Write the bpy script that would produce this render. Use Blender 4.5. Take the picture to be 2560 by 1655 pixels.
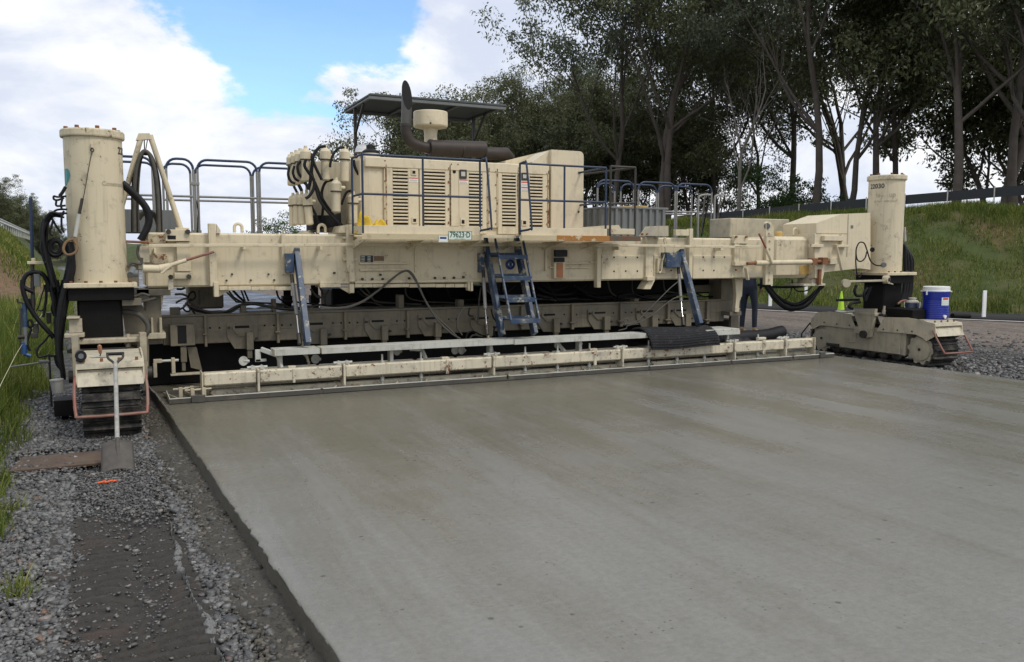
import bpy, math, random
import numpy as np
from mathutils import Vector, Matrix
R = math.radians
rng = np.random.default_rng(7); random.seed(7)
scn = bpy.context.scene
COL = scn.collection
for o in list(bpy.data.objects): bpy.data.objects.remove(o)

# ---------------------------------------------------------------- camera
F, CX, CY, HZ = 2100.0, 1280.0, 827.5, 635.0        # focal length, centre and horizon row, in photo pixels
YAW, PIT = R(25.5), math.atan((CY - HZ) / F)
CAM = Vector((.137, -9.37, 1.65))
cd = bpy.data.cameras.new('camera'); cam = bpy.data.objects.new('camera', cd); COL.objects.link(cam)
cam.location = CAM; cam.rotation_euler = (R(90) - PIT, 0, -YAW)
cd.sensor_width = 36; cd.lens = F / 2560 * 36; cd.clip_start = .05; cd.clip_end = 6000
scn.camera = cam

# ---------------------------------------------------------------- node helpers
def nd(nt, t, ins=None, **kw):
    n = nt.nodes.new('ShaderNode' + t)
    for k, v in kw.items(): setattr(n, k, v)
    for k, v in (ins or {}).items():
        s = n.inputs[k]
        if hasattr(v, 'is_output') or isinstance(v, bpy.types.NodeSocket): nt.links.new(v, s)
        else:
            if isinstance(v, (tuple, list)) and s.type == 'RGBA' and len(v) == 3: v = (*v, 1)
            s.default_value = v
    return n
def mth(nt, op, a, b=0.0, clamp=False):
    n = nt.nodes.new('ShaderNodeMath'); n.operation = op; n.use_clamp = clamp
    for i, v in enumerate((a, b)):
        if isinstance(v, bpy.types.NodeSocket): nt.links.new(v, n.inputs[i])
        else: n.inputs[i].default_value = v
    return n.outputs[0]
def mixc(nt, f, a, b, mode='MIX'):
    n = nt.nodes.new('ShaderNodeMix'); n.data_type = 'RGBA'; n.blend_type = mode
    for s, v in ((n.inputs[0], f), (n.inputs[6], a), (n.inputs[7], b)):
        if isinstance(v, bpy.types.NodeSocket): nt.links.new(v, s)
        else:
            if isinstance(v, (tuple, list)) and len(v) == 3: v = (*v, 1)
            s.default_value = v
    return n.outputs[2]
def step(nt, v, lo, hi):
    n = nt.nodes.new('ShaderNodeMapRange'); n.interpolation_type = 'SMOOTHSTEP'
    nt.links.new(v, n.inputs[0]); n.inputs[1].default_value = lo; n.inputs[2].default_value = hi
    return n.outputs[0]
def noise(nt, vec, scale, detail=4, rough=.55, dist=0):
    n = nd(nt, 'TexNoise', {'Scale': scale, 'Detail': detail, 'Roughness': rough, 'Distortion': dist})
    if vec is not None: nt.links.new(vec, n.inputs['Vector'])
    return n.outputs[0]
def scaled(nt, vec, s):
    return nd(nt, 'Mapping', {'Vector': vec, 'Scale': s}).outputs[0]

# ---------------------------------------------------------------- sky: clear Nishita blue behind broken cloud
SUN_EL, SUN_AZ = R(52), R(150)      # azimuth clockwise from +Y: behind the camera, to its right
world = bpy.data.worlds.new('World'); scn.world = world; world.use_nodes = True
nt = world.node_tree; nt.nodes.clear()
sky = nd(nt, 'TexSky', sky_type='NISHITA', sun_disc=False, sun_elevation=SUN_EL, sun_rotation=SUN_AZ,
         air_density=1.0, dust_density=.3, ozone_density=2.0)
tc = nd(nt, 'TexCoord').outputs['Generated']
wv = scaled(nt, tc, (1, 1, 1.9))
big = noise(nt, wv, 1.7, 2, .5)
fine = noise(nt, wv, 5.2, 11, .60, .5)
shade = noise(nt, scaled(nt, tc, (1, 1, 2.6)), 4.2, 6, .55, .3)
def pixdir(x, y):
    fw = Vector((math.sin(YAW) * math.cos(PIT), math.cos(YAW) * math.cos(PIT), -math.sin(PIT)))
    rt = Vector((math.cos(YAW), -math.sin(YAW), 0)); up = rt.cross(fw)
    return (fw + rt * ((x - CX) / F) - up * ((y - CY) / F))
# openings in the cloud deck where blue shows; their rims are broken up by the cloud noise
cov = mth(nt, 'ADD', mth(nt, 'MULTIPLY', big, .35), mth(nt, 'MULTIPLY', fine, 1.0)); cov = mth(nt, 'ADD', cov, .02)
warp = nd(nt, 'VectorMath', {0: nd(nt, 'TexNoise', {'Vector': wv, 'Scale': 7., 'Detail': 8., 'Roughness': .6}).outputs['Color'], 1: (.5, .5, .5)}, operation='SUBTRACT').outputs[0]
tw = nd(nt, 'VectorMath', {0: tc, 1: nd(nt, 'VectorMath', {0: warp, 'Scale': .22}, operation='SCALE').outputs[0]}, operation='ADD').outputs[0]
for (hx, hy, rad, amt) in ((715, -30, .120, .42), (825, 85, .080, .30), (620, -60, .10, .25), (400, -210, .12, .3), (800, -230, .18, .4), (1640, 110, .05, .2)):
    d = pixdir(hx, hy).normalized()
    dist = nd(nt, 'VectorMath', {0: tw, 1: tuple(d)}, operation='DISTANCE').outputs['Value']
    cov = mth(nt, 'SUBTRACT', cov, mth(nt, 'MULTIPLY', mth(nt, 'SUBTRACT', 1.0, step(nt, dist, 0., rad * 1.5)), amt))
mask = mth(nt, 'ADD', .10, mth(nt, 'MULTIPLY', step(nt, cov, .36, .60), .9))
thick = mth(nt, 'ADD', mth(nt, 'MULTIPLY', shade, .8), mth(nt, 'MULTIPLY', fine, .35))
ccol = mixc(nt, step(nt, thick, .48, .70), (5.3, 5.8, 6.9), (7.9, 8.0, 8.2))
blue = mixc(nt, 1.0, sky.outputs[0], (1.15, 1.45, 1.7), 'MULTIPLY')
skc = mixc(nt, mask, blue, ccol)
bg = nd(nt, 'Background', {'Color': skc, 'Strength': .1})
nt.links.new(bg.outputs[0], nd(nt, 'OutputWorld').inputs[0])

sl = bpy.data.lights.new('sun', 'SUN'); sl.energy = 1.35; sl.angle = R(14); sl.color = (1, .95, .87)
sun = bpy.data.objects.new('sun', sl); COL.objects.link(sun)
sdir = Vector((math.sin(SUN_AZ) * math.cos(SUN_EL), math.cos(SUN_AZ) * math.cos(SUN_EL), math.sin(SUN_EL)))
sun.rotation_euler = sdir.to_track_quat('Z', 'Y').to_euler(); sun.location = (0, -20, 30)
scn.view_settings.view_transform = 'Standard'; scn.view_settings.look = 'None'
scn.view_settings.exposure = .42; scn.view_settings.gamma = 1

# ---------------------------------------------------------------- photo pixel -> point on a plane of the place
ZK = dict(z1=(0,280,3.08), z2=(0,680,2.852), z3=(280,320,3.208), z4=(680,200,3.208), z5=(1080,320,3.208), z6=(1400,380,3.208),
          z7=(1780,400,2.852), z8=(2000,640,4.254), w1=(360,680,4.277), w2=(800,660,4.277), w3=(1240,660,4.277), w4=(1640,660,4.277),
          w5=(0,1100,2.647), w6=(1300,0,2.961), w7=(1900,0,2.75), w8=(0,0,1.7014), d=(0,0,1/1.0747), p=(0,0,1),
          v1=(2040,830,4.581), v2=(0,460,5.925), v3=(380,700,4.764), v4=(1860,700,3.403), v5=(2240,440,4.278), v6=(820,340,5.922),
          u1=(20,430,5.135), u2=(30,700,5.135), u3=(2090,400,4.28), u4=(1200,580,5.133))
def ray(k, x, y):
    o = ZK[k]; return pixdir(o[0] + x / o[2], o[1] + y / o[2])
def onp(k, x, y, ax, v):
    d = ray(k, x, y); return CAM + d * ((v - CAM[ax]) / d[ax])
def WY(k, x, y, v=0.): return onp(k, x, y, 1, v)
def WX(k, x, y, v): return onp(k, x, y, 0, v)
def WZ(k, x, y, v=0.): return onp(k, x, y, 2, v)
def PY(k, pts, v): return [WY(k, a, b, v) for a, b in pts]

# ---------------------------------------------------------------- mesh builder
class MB:
    def __init__(s): s.v = []; s.f = []; s.sm = []
    def add(s, vs, fs, sm=False):
        n = len(s.v); s.v += [tuple(p) for p in vs]
        s.f += [tuple(i + n for i in f) for f in fs]; s.sm += [sm] * len(fs); return s
    def obox(s, c, ax, h, ch=.004):
        """chamfered box: centre, three axes, half sizes"""
        c = Vector(c); ax = [Vector(a).normalized() for a in ax]; ch = min(ch, min(h) * .45)
        idx = {}; vs = []
        for sx in (-1, 1):
            for sy in (-1, 1):
                for sz in (-1, 1):
                    for k in range(3):
                        q = [sx * (h[0] - (ch if k != 0 else 0)), sy * (h[1] - (ch if k != 1 else 0)), sz * (h[2] - (ch if k != 2 else 0))]
                        idx[sx, sy, sz, k] = len(vs); vs.append(c + ax[0] * q[0] + ax[1] * q[1] + ax[2] * q[2])
        fs = []
        S = (-1, 1)
        for k in range(3):
            a, b = [(1, 2), (2, 0), (0, 1)][k]
            for sg in S:
                loop = []
                for u, w in ((-1, -1), (1, -1), (1, 1), (-1, 1)):
                    t = [0, 0, 0]; t[k] = sg; t[a] = u; t[b] = w; loop.append(idx[t[0], t[1], t[2], k])
                fs.append(tuple(loop if sg > 0 else loop[::-1]))
        for k in range(3):      # edges along axis k
            a, b = [(1, 2), (2, 0), (0, 1)][k]
            for u in S:
                for w in S:
                    def g(e, kk):
                        t = [0, 0, 0]; t[k] = e; t[a] = u; t[b] = w; return idx[t[0], t[1], t[2], kk]
                    q = (g(-1, a), g(1, a), g(1, b), g(-1, b)); fs.append(q if u * w < 0 else q[::-1])
        for sx in S:
            for sy in S:
                for sz in S:
                    t = tuple(idx[sx, sy, sz, k] for k in range(3)); fs.append(t if sx * sy * sz > 0 else t[::-1])
        return s.add(vs, fs)
    def box(s, x0, x1, y0, y1, z0, z1, ch=.004):
        x0, x1 = sorted((x0, x1)); y0, y1 = sorted((y0, y1)); z0, z1 = sorted((z0, z1))
        return s.obox(((x0+x1)/2, (y0+y1)/2, (z0+z1)/2), ((1,0,0),(0,1,0),(0,0,1)), ((x1-x0)/2, (y1-y0)/2, (z1-z0)/2), ch)
    def pbox(s, k, x0, y0, x1, y1, yf, dep, ch=.004):
        """box whose camera-facing side fills a photo rectangle on the plane y=yf"""
        xm, ym = (x0 + x1) / 2, (y0 + y1) / 2
        return s.box(WY(k, x0, ym, yf).x, WY(k, x1, ym, yf).x, yf, yf + dep, WY(k, xm, y1, yf).z, WY(k, xm, y0, yf).z, ch)
    def bar(s, p0, p1, w, h, up=(0, 0, 1), ch=.004):
        p0, p1 = Vector(p0), Vector(p1); d = (p1 - p0); L = d.length; d.normalize()
        a = d.cross(Vector(up)); a = a.normalized() if a.length > 1e-4 else Vector((1, 0, 0)); b = a.cross(d)
        return s.obox((p0 + p1) / 2, (d, b, a), (L / 2, h / 2, w / 2), ch)      # right handed: d x b = a
    def rings(s, cs, rs, n=12, cap=True, sm=True):
        """tube through centres cs with radii rs"""
        cs = [Vector(c) for c in cs]; m = len(cs); base = len(s.v); vs = []
        t0 = (cs[1] - cs[0]).normalized(); a = t0.orthogonal().normalized()
        for i in range(m):
            t = (cs[min(i+1, m-1)] - cs[max(i-1, 0)]).normalized()
            a = (a - t * a.dot(t)); a = a.normalized() if a.length > 1e-5 else t.orthogonal().normalized(); b = t.cross(a)
            for j in range(n):
                q = 2 * math.pi * j / n; vs.append(cs[i] + (a * math.cos(q) + b * math.sin(q)) * rs[i])
        fs = [(i*n + j, i*n + (j+1) % n, (i+1)*n + (j+1) % n, (i+1)*n + j) for i in range(m-1) for j in range(n)]
        s.add(vs, fs, sm)
        if cap:
            s.add(vs[:n], [tuple(range(n))[::-1]]); s.add(vs[-n:], [tuple(range(n))])
        return s
    def cyl(s, p0, p1, r0, r1=None, n=16, cap=True):
        return s.rings([p0, p1], [r0, r0 if r1 is None else r1], n, cap)
    def tube(s, pts, r, n=8, k=5):
        """smooth hose through points"""
        P = [Vector(p) for p in pts]
        if len(P) > 2 and k > 1:
            Q = [P[0]*2 - P[1]] + P + [P[-1]*2 - P[-2]]; out = []
            for i in range(1, len(Q) - 2):
                for j in range(k):
                    t = j / k; a, b, c, d = Q[i-1], Q[i], Q[i+1], Q[i+2]
                    out.append(.5 * ((2*b) + (c-a)*t + (2*a-5*b+4*c-d)*t*t + (3*b-a-3*c+d)*t**3))
            P = out + [P[-1]]
        return s.rings(P, [r] * len(P), n)
    def lathe(s, o, prof, n=24, ax=(0, 0, 1), sm=True):
        """profile of (radius, height) turned about an axis"""
        o = Vector(o); ax = Vector(ax).normalized(); a = ax.orthogonal().normalized(); b = ax.cross(a); vs = []
        for (r, h) in prof:
            for j in range(n):
                q = 2 * math.pi * j / n; vs.append(o + ax * h + (a * math.cos(q) + b * math.sin(q)) * max(r, 1e-4))
        m = len(prof)
        for i in range(m - 1):                                   # flat rings are left unsmoothed between bends
            s.add(vs[i*n:(i+2)*n], [(j, (j+1) % n, n + (j+1) % n, n + j) for j in range(n)], sm)
        s.add(vs[:n], [tuple(range(n))[::-1]]); s.add(vs[-n:], [tuple(range(n))])
        return s
    def prism(s, poly, ax, a, b):
        """outline extruded from a to b along axis ax; outline holds the two other coordinates in order"""
        n = len(poly)
        def mk(p, t):
            q = [p[0], p[1]]; q.insert(ax, t); return Vector(q)
        A = sum(poly[i][0]*poly[(i+1) % n][1] - poly[(i+1) % n][0]*poly[i][1] for i in range(n))
        if (A < 0) != (ax == 1): poly = poly[::-1]
        a, b = min(a, b), max(a, b)
        vs = [mk(p, a) for p in poly] + [mk(p, b) for p in poly]
        fs = [tuple(range(n))[::-1], tuple(range(n, 2*n))] + [(i, (i+1) % n, n + (i+1) % n, n + i) for i in range(n)]
        return s.add(vs, fs)
    def build(s, name, mat, parent=None, kind=None):
        me = bpy.data.meshes.new(name)
        org = Vector((0, 0, 0)); q = parent
        while q is not None: org += q.location; q = q.parent
        me.from_pydata([(a - org.x, b - org.y, c - org.z) for a, b, c in s.v], [], s.f)
        me.polygons.foreach_set('use_smooth', s.sm); me.materials.append(mat); me.update()
        o = bpy.data.objects.new(name, me); COL.objects.link(o)
        if parent is not None: o.parent = parent
        if kind: o['kind'] = kind
        return o
def tag(o, label, cat=None, group=None):
    o['label'] = label
    if cat: o['category'] = cat
    if group: o['group'] = group
    return o
def thing(name, loc, label, cat, group=None):
    o = bpy.data.objects.new(name, None); COL.objects.link(o); o.location = loc; o.empty_display_size = .2
    return tag(o, label, cat, group)
def npmesh(name, V, Fq, mat, attrs=None, parent=None, smooth=False, kind=None):
    """mesh from numpy arrays; Fq is (n,3) or (n,4)"""
    me = bpy.data.meshes.new(name); V = np.asarray(V, np.float32); Fq = np.asarray(Fq, np.int32); k = Fq.shape[1]
    me.vertices.add(len(V)); me.vertices.foreach_set('co', V.ravel())
    me.loops.add(Fq.size); me.loops.foreach_set('vertex_index', Fq.ravel())
    me.polygons.add(len(Fq)); me.polygons.foreach_set('loop_start', np.arange(0, Fq.size, k, dtype=np.int32))
    if smooth: me.polygons.foreach_set('use_smooth', np.ones(len(Fq), bool))
    for an, av in (attrs or {}).items():
        a = me.attributes.new(an, 'FLOAT', 'POINT'); a.data.foreach_set('value', np.asarray(av, np.float32))
    me.materials.append(mat); me.update(calc_edges=True); me.validate()
    o = bpy.data.objects.new(name, me); COL.objects.link(o)
    if parent is not None: o.parent = parent
    if kind: o['kind'] = kind
    return o

# ---------------------------------------------------------------- materials
def newmat(name):
    m = bpy.data.materials.new(name); m.use_nodes = True; t = m.node_tree; t.nodes.clear()
    b = nd(t, 'BsdfPrincipled'); o = nd(t, 'OutputMaterial'); t.links.new(b.outputs[0], o.inputs[0])
    return m, t, b
def setc(t, b, c, rough=.5, metal=0., spec=None, bump=None, bs=.3, bd=.01):
    for s, v in ((b.inputs['Base Color'], c), (b.inputs['Roughness'], rough), (b.inputs['Metallic'], metal)):
        if isinstance(v, bpy.types.NodeSocket): t.links.new(v, s)
        else: s.default_value = (*v, 1) if isinstance(v, (tuple, list)) else v
    if spec is not None: b.inputs['Specular IOR Level'].default_value = spec
    if bump is not None:
        n = nd(t, 'Bump', {'Height': bump, 'Strength': bs, 'Distance': bd}); t.links.new(n.outputs[0], b.inputs['Normal'])
def pos(t): return nd(t, 'NewGeometry').outputs['Position']
def simple(name, c, rough=.6, metal=0., var=.25, scale=8., spec=None, bump=0.):
    m, t, b = newmat(name); p = pos(t); n = noise(t, p, scale, 5)
    col = mixc(t, n, tuple(v * (1 - var) for v in c), tuple(min(1, v * (1 + var)) for v in c))
    setc(t, b, col, rough, metal, spec, noise(t, p, scale * 6, 3) if bump else None, bump, .004)
    return m
def paint(name, base, rust=.5, grime=.5, dust=0., dustc=(.27, .25, .20), rough=.45, chips=None):
    """old machine paint: faded patches, run-off streaks, grime, rust pits, splashed cement dust"""
    m, t, b = newmat(name); p = pos(t)
    n1 = noise(t, p, 1.3, 3); n2 = noise(t, p, 7.5, 7, .65); n3 = noise(t, p, 34, 3, .6); n4 = noise(t, p, 2.2, 5, .6)
    st = noise(t, scaled(t, p, (26, 26, 1.6)), 1.0, 4, .6)
    c = mixc(t, n1, tuple(v * .90 for v in base), tuple(min(1, v * 1.08) for v in base))
    c = mixc(t, mth(t, 'MULTIPLY', step(t, st, .50, .74), .55 * grime), c, tuple(v * .42 for v in base))
    c = mixc(t, mth(t, 'MULTIPLY', step(t, n2, .50, .76), .70 * grime), c, (.10, .085, .06))
    if dust: c = mixc(t, mth(t, 'MULTIPLY', step(t, mth(t, 'ADD', mth(t, 'MULTIPLY', n4, .7), mth(t, 'MULTIPLY', n2, .4)), .62 - .5 * dust, .95 - .4 * dust), .93), c, dustc)
    if chips: c = mixc(t, step(t, mth(t, 'ADD', n2, mth(t, 'MULTIPLY', n3, .35)), .74, .79), c, chips)
    if rust:
        rm = step(t, mth(t, 'ADD', mth(t, 'MULTIPLY', n3, .62), mth(t, 'MULTIPLY', n2, .5)), .745 - .07 * rust, .80 - .07 * rust)
        c = mixc(t, rm, c, mixc(t, n3, (.10, .035, .015), (.22, .085, .03)))
    setc(t, b, c, mth(t, 'ADD', mth(t, 'MULTIPLY', n2, .3), rough - .1), 0, .4, mth(t, 'ADD', n3, n2), .12, .004)
    return m
CREAM = (.61, .53, .368)
MT = dict(
    cream=paint('cream_paint', CREAM, .95, .60),
    clean=paint('cream_hood_paint', (.645, .56, .395), .4, .34),
    worn=paint('worn_cream_paint', (.60, .54, .40), 1.55, .9, .30, (.38, .36, .30)),
    dusty=paint('cement_dusted_paint', (.48, .42, .295), .45, .9, .45, (.34, .31, .24)),
    mold=paint('shaded_mold_paint', (.20, .17, .115), .3, 1.0, .45, (.125, .112, .085)),  # dusty cream darkened so the colour carries shade from the machine above
    blue=paint('blue_paint', (.028, .055, .105), .7, .5, .25, (.24, .24, .21), .4, (.30, .28, .22)),
    navy=paint('navy_rail_paint', (.020, .036, .075), .35, .3, 0, rough=.4),
    galv=paint('weathered_rail', (.24, .235, .22), .4, .6),
    alu=paint('dull_aluminium', (.50, .50, .45), .1, .8, .3, (.38, .37, .31), .4),
    steel=simple('dark_steel', (.055, .05, .043), .55, .5, .4, 14),
    grease_shade=simple('black_grease_shade', (.006, .0055, .005), .6, 0, .6, 9, .18, .4),  # grease on the legs, painted-in darkness on parts under the machine
    hose=simple('black_rubber_hose', (.010, .010, .011), .5, 0, .45, 12, .25),
    dhose=simple('dusty_hose', (.075, .070, .058), .7, 0, .5, 10),
    rubber=simple('rubber', (.012, .012, .013), .55, 0, .4, 9, .3),
    dark=simple('dark_interior', (.006, .006, .006), .9, 0, .3, 6),
    exhaust=simple('burnt_exhaust', (.038, .029, .024), .6, .3, .45, 10, None, .2),
    chrome=simple('bright_rod', (.75, .75, .75), .12, 1., .1, 5),
    canopy=simple('canopy_sheet', (.055, .065, .062), .6, 0, .3, 3),
    tank=paint('grey_tank', (.145, .155, .155), .25, .6),
    rust=simple('rust', (.20, .085, .035), .8, 0, .6, 14, None, .4),
    orange=paint('orange_undercoat', (.42, .20, .045), .9, .7),
    red=paint('red_paint', (.25, .045, .026), .9, .9, .5, (.24, .19, .15)),
    white=simple('white_plastic', (.74, .74, .72), .4, 0, .06, 6),
    post=simple('post_white', (.78, .78, .76), .5, 0, .08, 5),
    bluec=simple('cooler_blue', (.008, .022, .26), .32, 0, .15, 7),
    jug=simple('jug_blue', (.030, .045, .085), .4, 0, .3, 7),
    yellow=simple('yellow_sheet', (.62, .40, .012), .45, 0, .2, 12, None, .3),
    cone=simple('lime_cone', (.42, .68, .03), .5, 0, .12, 8),
    plate=simple('number_plate_white', (.62, .68, .60), .4, 0, .05, 9),
    ink=simple('black_ink', (.02, .025, .03), .5, 0, .1),
    green=simple('plate_green', (.02, .09, .06), .5, 0, .1),
    fade=simple('faded_lettering', (.40, .35, .25), .6, 0, .3, 40),
    teal=simple('teal_sticker', (.015, .22, .22), .4, 0, .15),
    sblue=simple('sign_blue', (.012, .03, .16), .4, 0, .1),
    lred=simple('label_red', (.6, .08, .04), .5, 0, .1),
    tan=simple('tan_patch', (.50, .33, .10), .6, 0, .25, 20),
    bark=simple('bark', (.085, .070, .058), .9, 0, .5, 3, None, .6),
    bark2=simple('pale_bark', (.20, .18, .155), .85, 0, .4, 3, None, .5),
    skin=simple('skin', (.40, .20, .13), .5, 0, .1),
    denim=simple('navy_denim', (.010, .013, .024), .85, 0, .4, 14),
    shirt=simple('dark_shirt', (.02, .025, .04), .85, 0, .3, 10),
    boot=simple('tan_boot', (.30, .19, .10), .8, 0, .3, 16),
    rope=simple('old_rope', (.16, .10, .05), .85, 0, .35, 40, None, .5),
    wood=simple('weathered_wood', (.16, .11, .07), .8, 0, .4, 12),
    mesh=simple('fence_screen', (.016, .019, .021), .6, 0, .2, 4),
    kerb=simple('kerb_asphalt', (.018, .017, .017), .85, 0, .4, 20),
)

# ================================================================ THE SETTING
def sstep(x, a, b):
    t = np.clip((x - a) / (b - a), 0, 1); return t * t * (3 - 2 * t)
_h = rng.uniform(0, 6.28, (24, 2)); _k = rng.normal(0, 1, (24, 2))
def wob(x, y, s=1.):
    """cheap smooth random field, about -1..1"""
    r = 0
    for i in range(24): r = r + np.sin((x * _k[i, 0] + y * _k[i, 1]) * s * (1 + i * .12) + _h[i, 0])
    return r / 5.
LZ = .05           # the near shoulder stands a little higher than the road bed
FY = np.array([-80, -40, -20, -10, -3, 4.7, 11.3, 20.9, 40, 70, 120, 200, 400.])
FX = np.array([120, 70, 44, 31.5, 26, 21.7, 18.9, 17.0, 14.4, 9, -6, -40, -150.])
def rfoot(y): return np.interp(y, FY, FX)
def slab_l(y): return .51 - .0489 * y
def slab_r(y): return 9.50 - .0489 * y
def height(x, y):
    d = (x - rfoot(y)) * .87
    h = 3.1 * sstep(d, .3, 7.2) + .25 * wob(x, y, .35) * sstep(d, .5, 5) - .02 * np.clip(d - 9, 0, 200)
    L = sstep(y, 26, 42) * sstep(-(x + 2.3 + .05 * (y - 40)), 0, 4.6)          # bank on the left, far side
    h = h + 3.9 * L + .2 * wob(x, y, .5) * L - .012 * np.clip(-x - 16, 0, 300) * L
    near = np.exp(-((x / 14) ** 2 + ((y + 2) / 14) ** 2))
    h = h + .018 * wob(x, y, 1.7) * near * (x < 12)
    h = h + LZ * (1 - sstep(x, .2, .7)) * (1 - sstep(y, 3, 9))
    return h
def axis_lines(lo, hi, c0, c1, fine):
    a = list(np.arange(c0, c1, fine)); st = fine; v = c0
    while v > lo: st *= 1.16; v -= st; a.insert(0, v)
    st = fine; v = a[-1]
    while v < hi: st *= 1.16; v += st; a.append(v)
    return np.array(a)
gx = axis_lines(-900, 900, -12, 36, .35); gy = axis_lines(-400, 1500, -12, 60, .45)
GXm, GYm = np.meshgrid(gx, gy); Hm = height(GXm, GYm)
def gridfaces(nx, ny):
    i = np.arange(nx * ny).reshape(ny, nx); return np.stack([i[:-1, :-1], i[:-1, 1:], i[1:, 1:], i[1:, :-1]], -1).reshape(-1, 4)
dR = (GXm - rfoot(GYm)) * .87
gmask = np.maximum(sstep(dR, .0, .9), sstep(-(GXm + .75 + .35 * wob(GXm, GYm, 1.2)), 0, .5))
gmask = np.maximum(gmask, sstep(-(GXm + 2.2 + .05 * (GYm - 40)), 0, 1) * (GYm > 24))
bare = np.clip(sstep(wob(GXm, GYm, .8) + .6 * wob(GXm, GYm, 2.1), .4, 1.3) * .6 * (dR > 0) + (dR <= 0) * (GYm > 25) * (GYm < 39) * sstep(-GXm, 1.5, 3) * 1.0, 0, 1)
dirt = sstep(GXm + .35 * wob(GXm, GYm, .8), 12.5, 15.5) + sstep(GYm, 8, 14)

m, t, b = newmat('ground'); p = pos(t)
ag = nd(t, 'Attribute', attribute_name='grass').outputs['Fac']; ad = nd(t, 'Attribute', attribute_name='dirt').outputs['Fac']; ab = nd(t, 'Attribute', attribute_name='bare').outputs['Fac']
n1 = noise(t, p, .55, 5); n2 = noise(t, p, 4, 7, .65); n3 = noise(t, p, 30, 4, .7)
vor = nd(t, 'TexVoronoi', {'Vector': p, 'Scale': 26.}); vc = vor.outputs['Color']; sp = nd(t, 'SeparateColor', {0: vc}).outputs[0]
grav = mixc(t, step(t, sp, .1, .95), (.018, .018, .018), (.16, .16, .155))
grav = mixc(t, step(t, n2, .35, .65), grav, (.035, .032, .028))
rut = noise(t, scaled(t, p, (3.2, .35, 1)), 1.0, 5, .6)
dirtc = mixc(t, n2, (.11, .083, .066), (.215, .18, .15)); dirtc = mixc(t, mth(t, 'MULTIPLY', step(t, rut, .45, .62), .6), dirtc, (.075, .058, .048))
dirtc = mixc(t, mth(t, 'MULTIPLY', step(t, sp, .86, .97), .6), dirtc, (.30, .29, .27))
base = mixc(t, mth(t, 'MULTIPLY', ad, 1.0, True), grav, dirtc)
grs = mixc(t, n2, (.026, .040, .010), (.075, .10, .024)); grs = mixc(t, step(t, n1, .42, .68), grs, (.085, .085, .032))
bar_ = mixc(t, n2, (.085, .048, .028), (.24, .135, .072)); bar_ = mixc(t, step(t, n3, .62, .75), bar_, (.33, .26, .2))
grs = mixc(t, mth(t, 'MULTIPLY', ab, step(t, n2, .30, .56)), grs, bar_)
setc(t, b, mixc(t, ag, base, grs), .85, 0, .3, mth(t, 'ADD', mth(t, 'MULTIPLY', vor.outputs['Distance'], -1.), n3), .5, .03)
npmesh('ground', np.stack([GXm, GYm, Hm], -1).reshape(-1, 3), gridfaces(len(gx), len(gy)), m,
       dict(grass=gmask.ravel(), dirt=np.clip(dirt, 0, 1).ravel(), bare=bare.ravel()), smooth=True, kind='structure')

# ---- fresh concrete slab
m, t, b = newmat('wet_concrete'); p = pos(t)
sx = noise(t, nd(t, 'Mapping', {'Vector': p, 'Rotation': (0, 0, R(-3)), 'Scale': (1.5, .20, 1)}).outputs[0], 1.0, 8, .66, .3); n2 = noise(t, p, .8, 8, .66, .5); n3 = noise(t, scaled(t, p, (8, 40, 8)), 1.0, 4, .7); fine_ = noise(t, p, 120, 2, .6)
yy = nd(t, 'SeparateXYZ', {0: p}).outputs
wet = step(t, mth(t, 'ADD', mth(t, 'MULTIPLY', yy[1], .075), mth(t, 'ADD', mth(t, 'MULTIPLY', sx, 1.5), mth(t, 'MULTIPLY', n2, .7))), .55, 1.10)
c = mixc(t, wet, mixc(t, n2, (.180, .175, .163), (.225, .220, .207)), mixc(t, sx, (.126, .116, .090), (.168, .157, .125)))
gr_ = noise(t, p, 38, 7, .75); dr_ = noise(t, scaled(t, p, (1.3, 24, 1)), 1.0, 5, .7); c = mixc(t, 1.0, c, mixc(t, dr_, (.94, .94, .93), (1.05, 1.05, 1.05)), 'MULTIPLY'); lg = noise(t, scaled(t, p, (22, .9, 1)), 1.0, 5, .65); c = mixc(t, 1.0, c, mixc(t, gr_, (.60, .60, .58), (1.38, 1.38, 1.35)), 'MULTIPLY')
c = mixc(t, 1.0, c, mixc(t, lg, (.88, .88, .86), (1.10, 1.10, 1.10)), 'MULTIPLY'); c = mixc(t, mth(t, 'MULTIPLY', step(t, n3, .55, .75), .25), c, (.27, .265, .25))
vo = nd(t, 'TexVoronoi', {'Vector': p, 'Scale': 10.}); spk = mth(t, 'MULTIPLY', mth(t, 'SUBTRACT', 1., step(t, vo.outputs['Distance'], .08, .17)), step(t, noise(t, p, 1.6, 4, .7), .52, .60))
vo2 = nd(t, 'TexVoronoi', {'Vector': p, 'Scale': 31.}); spk2 = mth(t, 'MULTIPLY', mth(t, 'SUBTRACT', 1., step(t, vo2.outputs['Distance'], .10, .22)), step(t, noise(t, p, 2.7, 5, .75), .55, .63)); spk = mth(t, 'MAXIMUM', spk, spk2); c = mixc(t, mth(t, 'MULTIPLY', spk, .7), c, (.05, .048, .042))
rg = mth(t, 'ADD', mth(t, 'MULTIPLY', wet, -.12), mth(t, 'ADD', .27, mth(t, 'MULTIPLY', sx, .12)))
setc(t, b, c, rg, 0, .5, mth(t, 'ADD', mth(t, 'MULTIPLY', n3, .7), mth(t, 'ADD', mth(t, 'MULTIPLY', fine_, .5), mth(t, 'ADD', mth(t, 'MULTIPLY', gr_, 1.2), mth(t, 'ADD', mth(t, 'MULTIPLY', dr_, .3), mth(t, 'MULTIPLY', spk, -1.5))))), .35, .004)
MT['concrete'] = m
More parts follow.
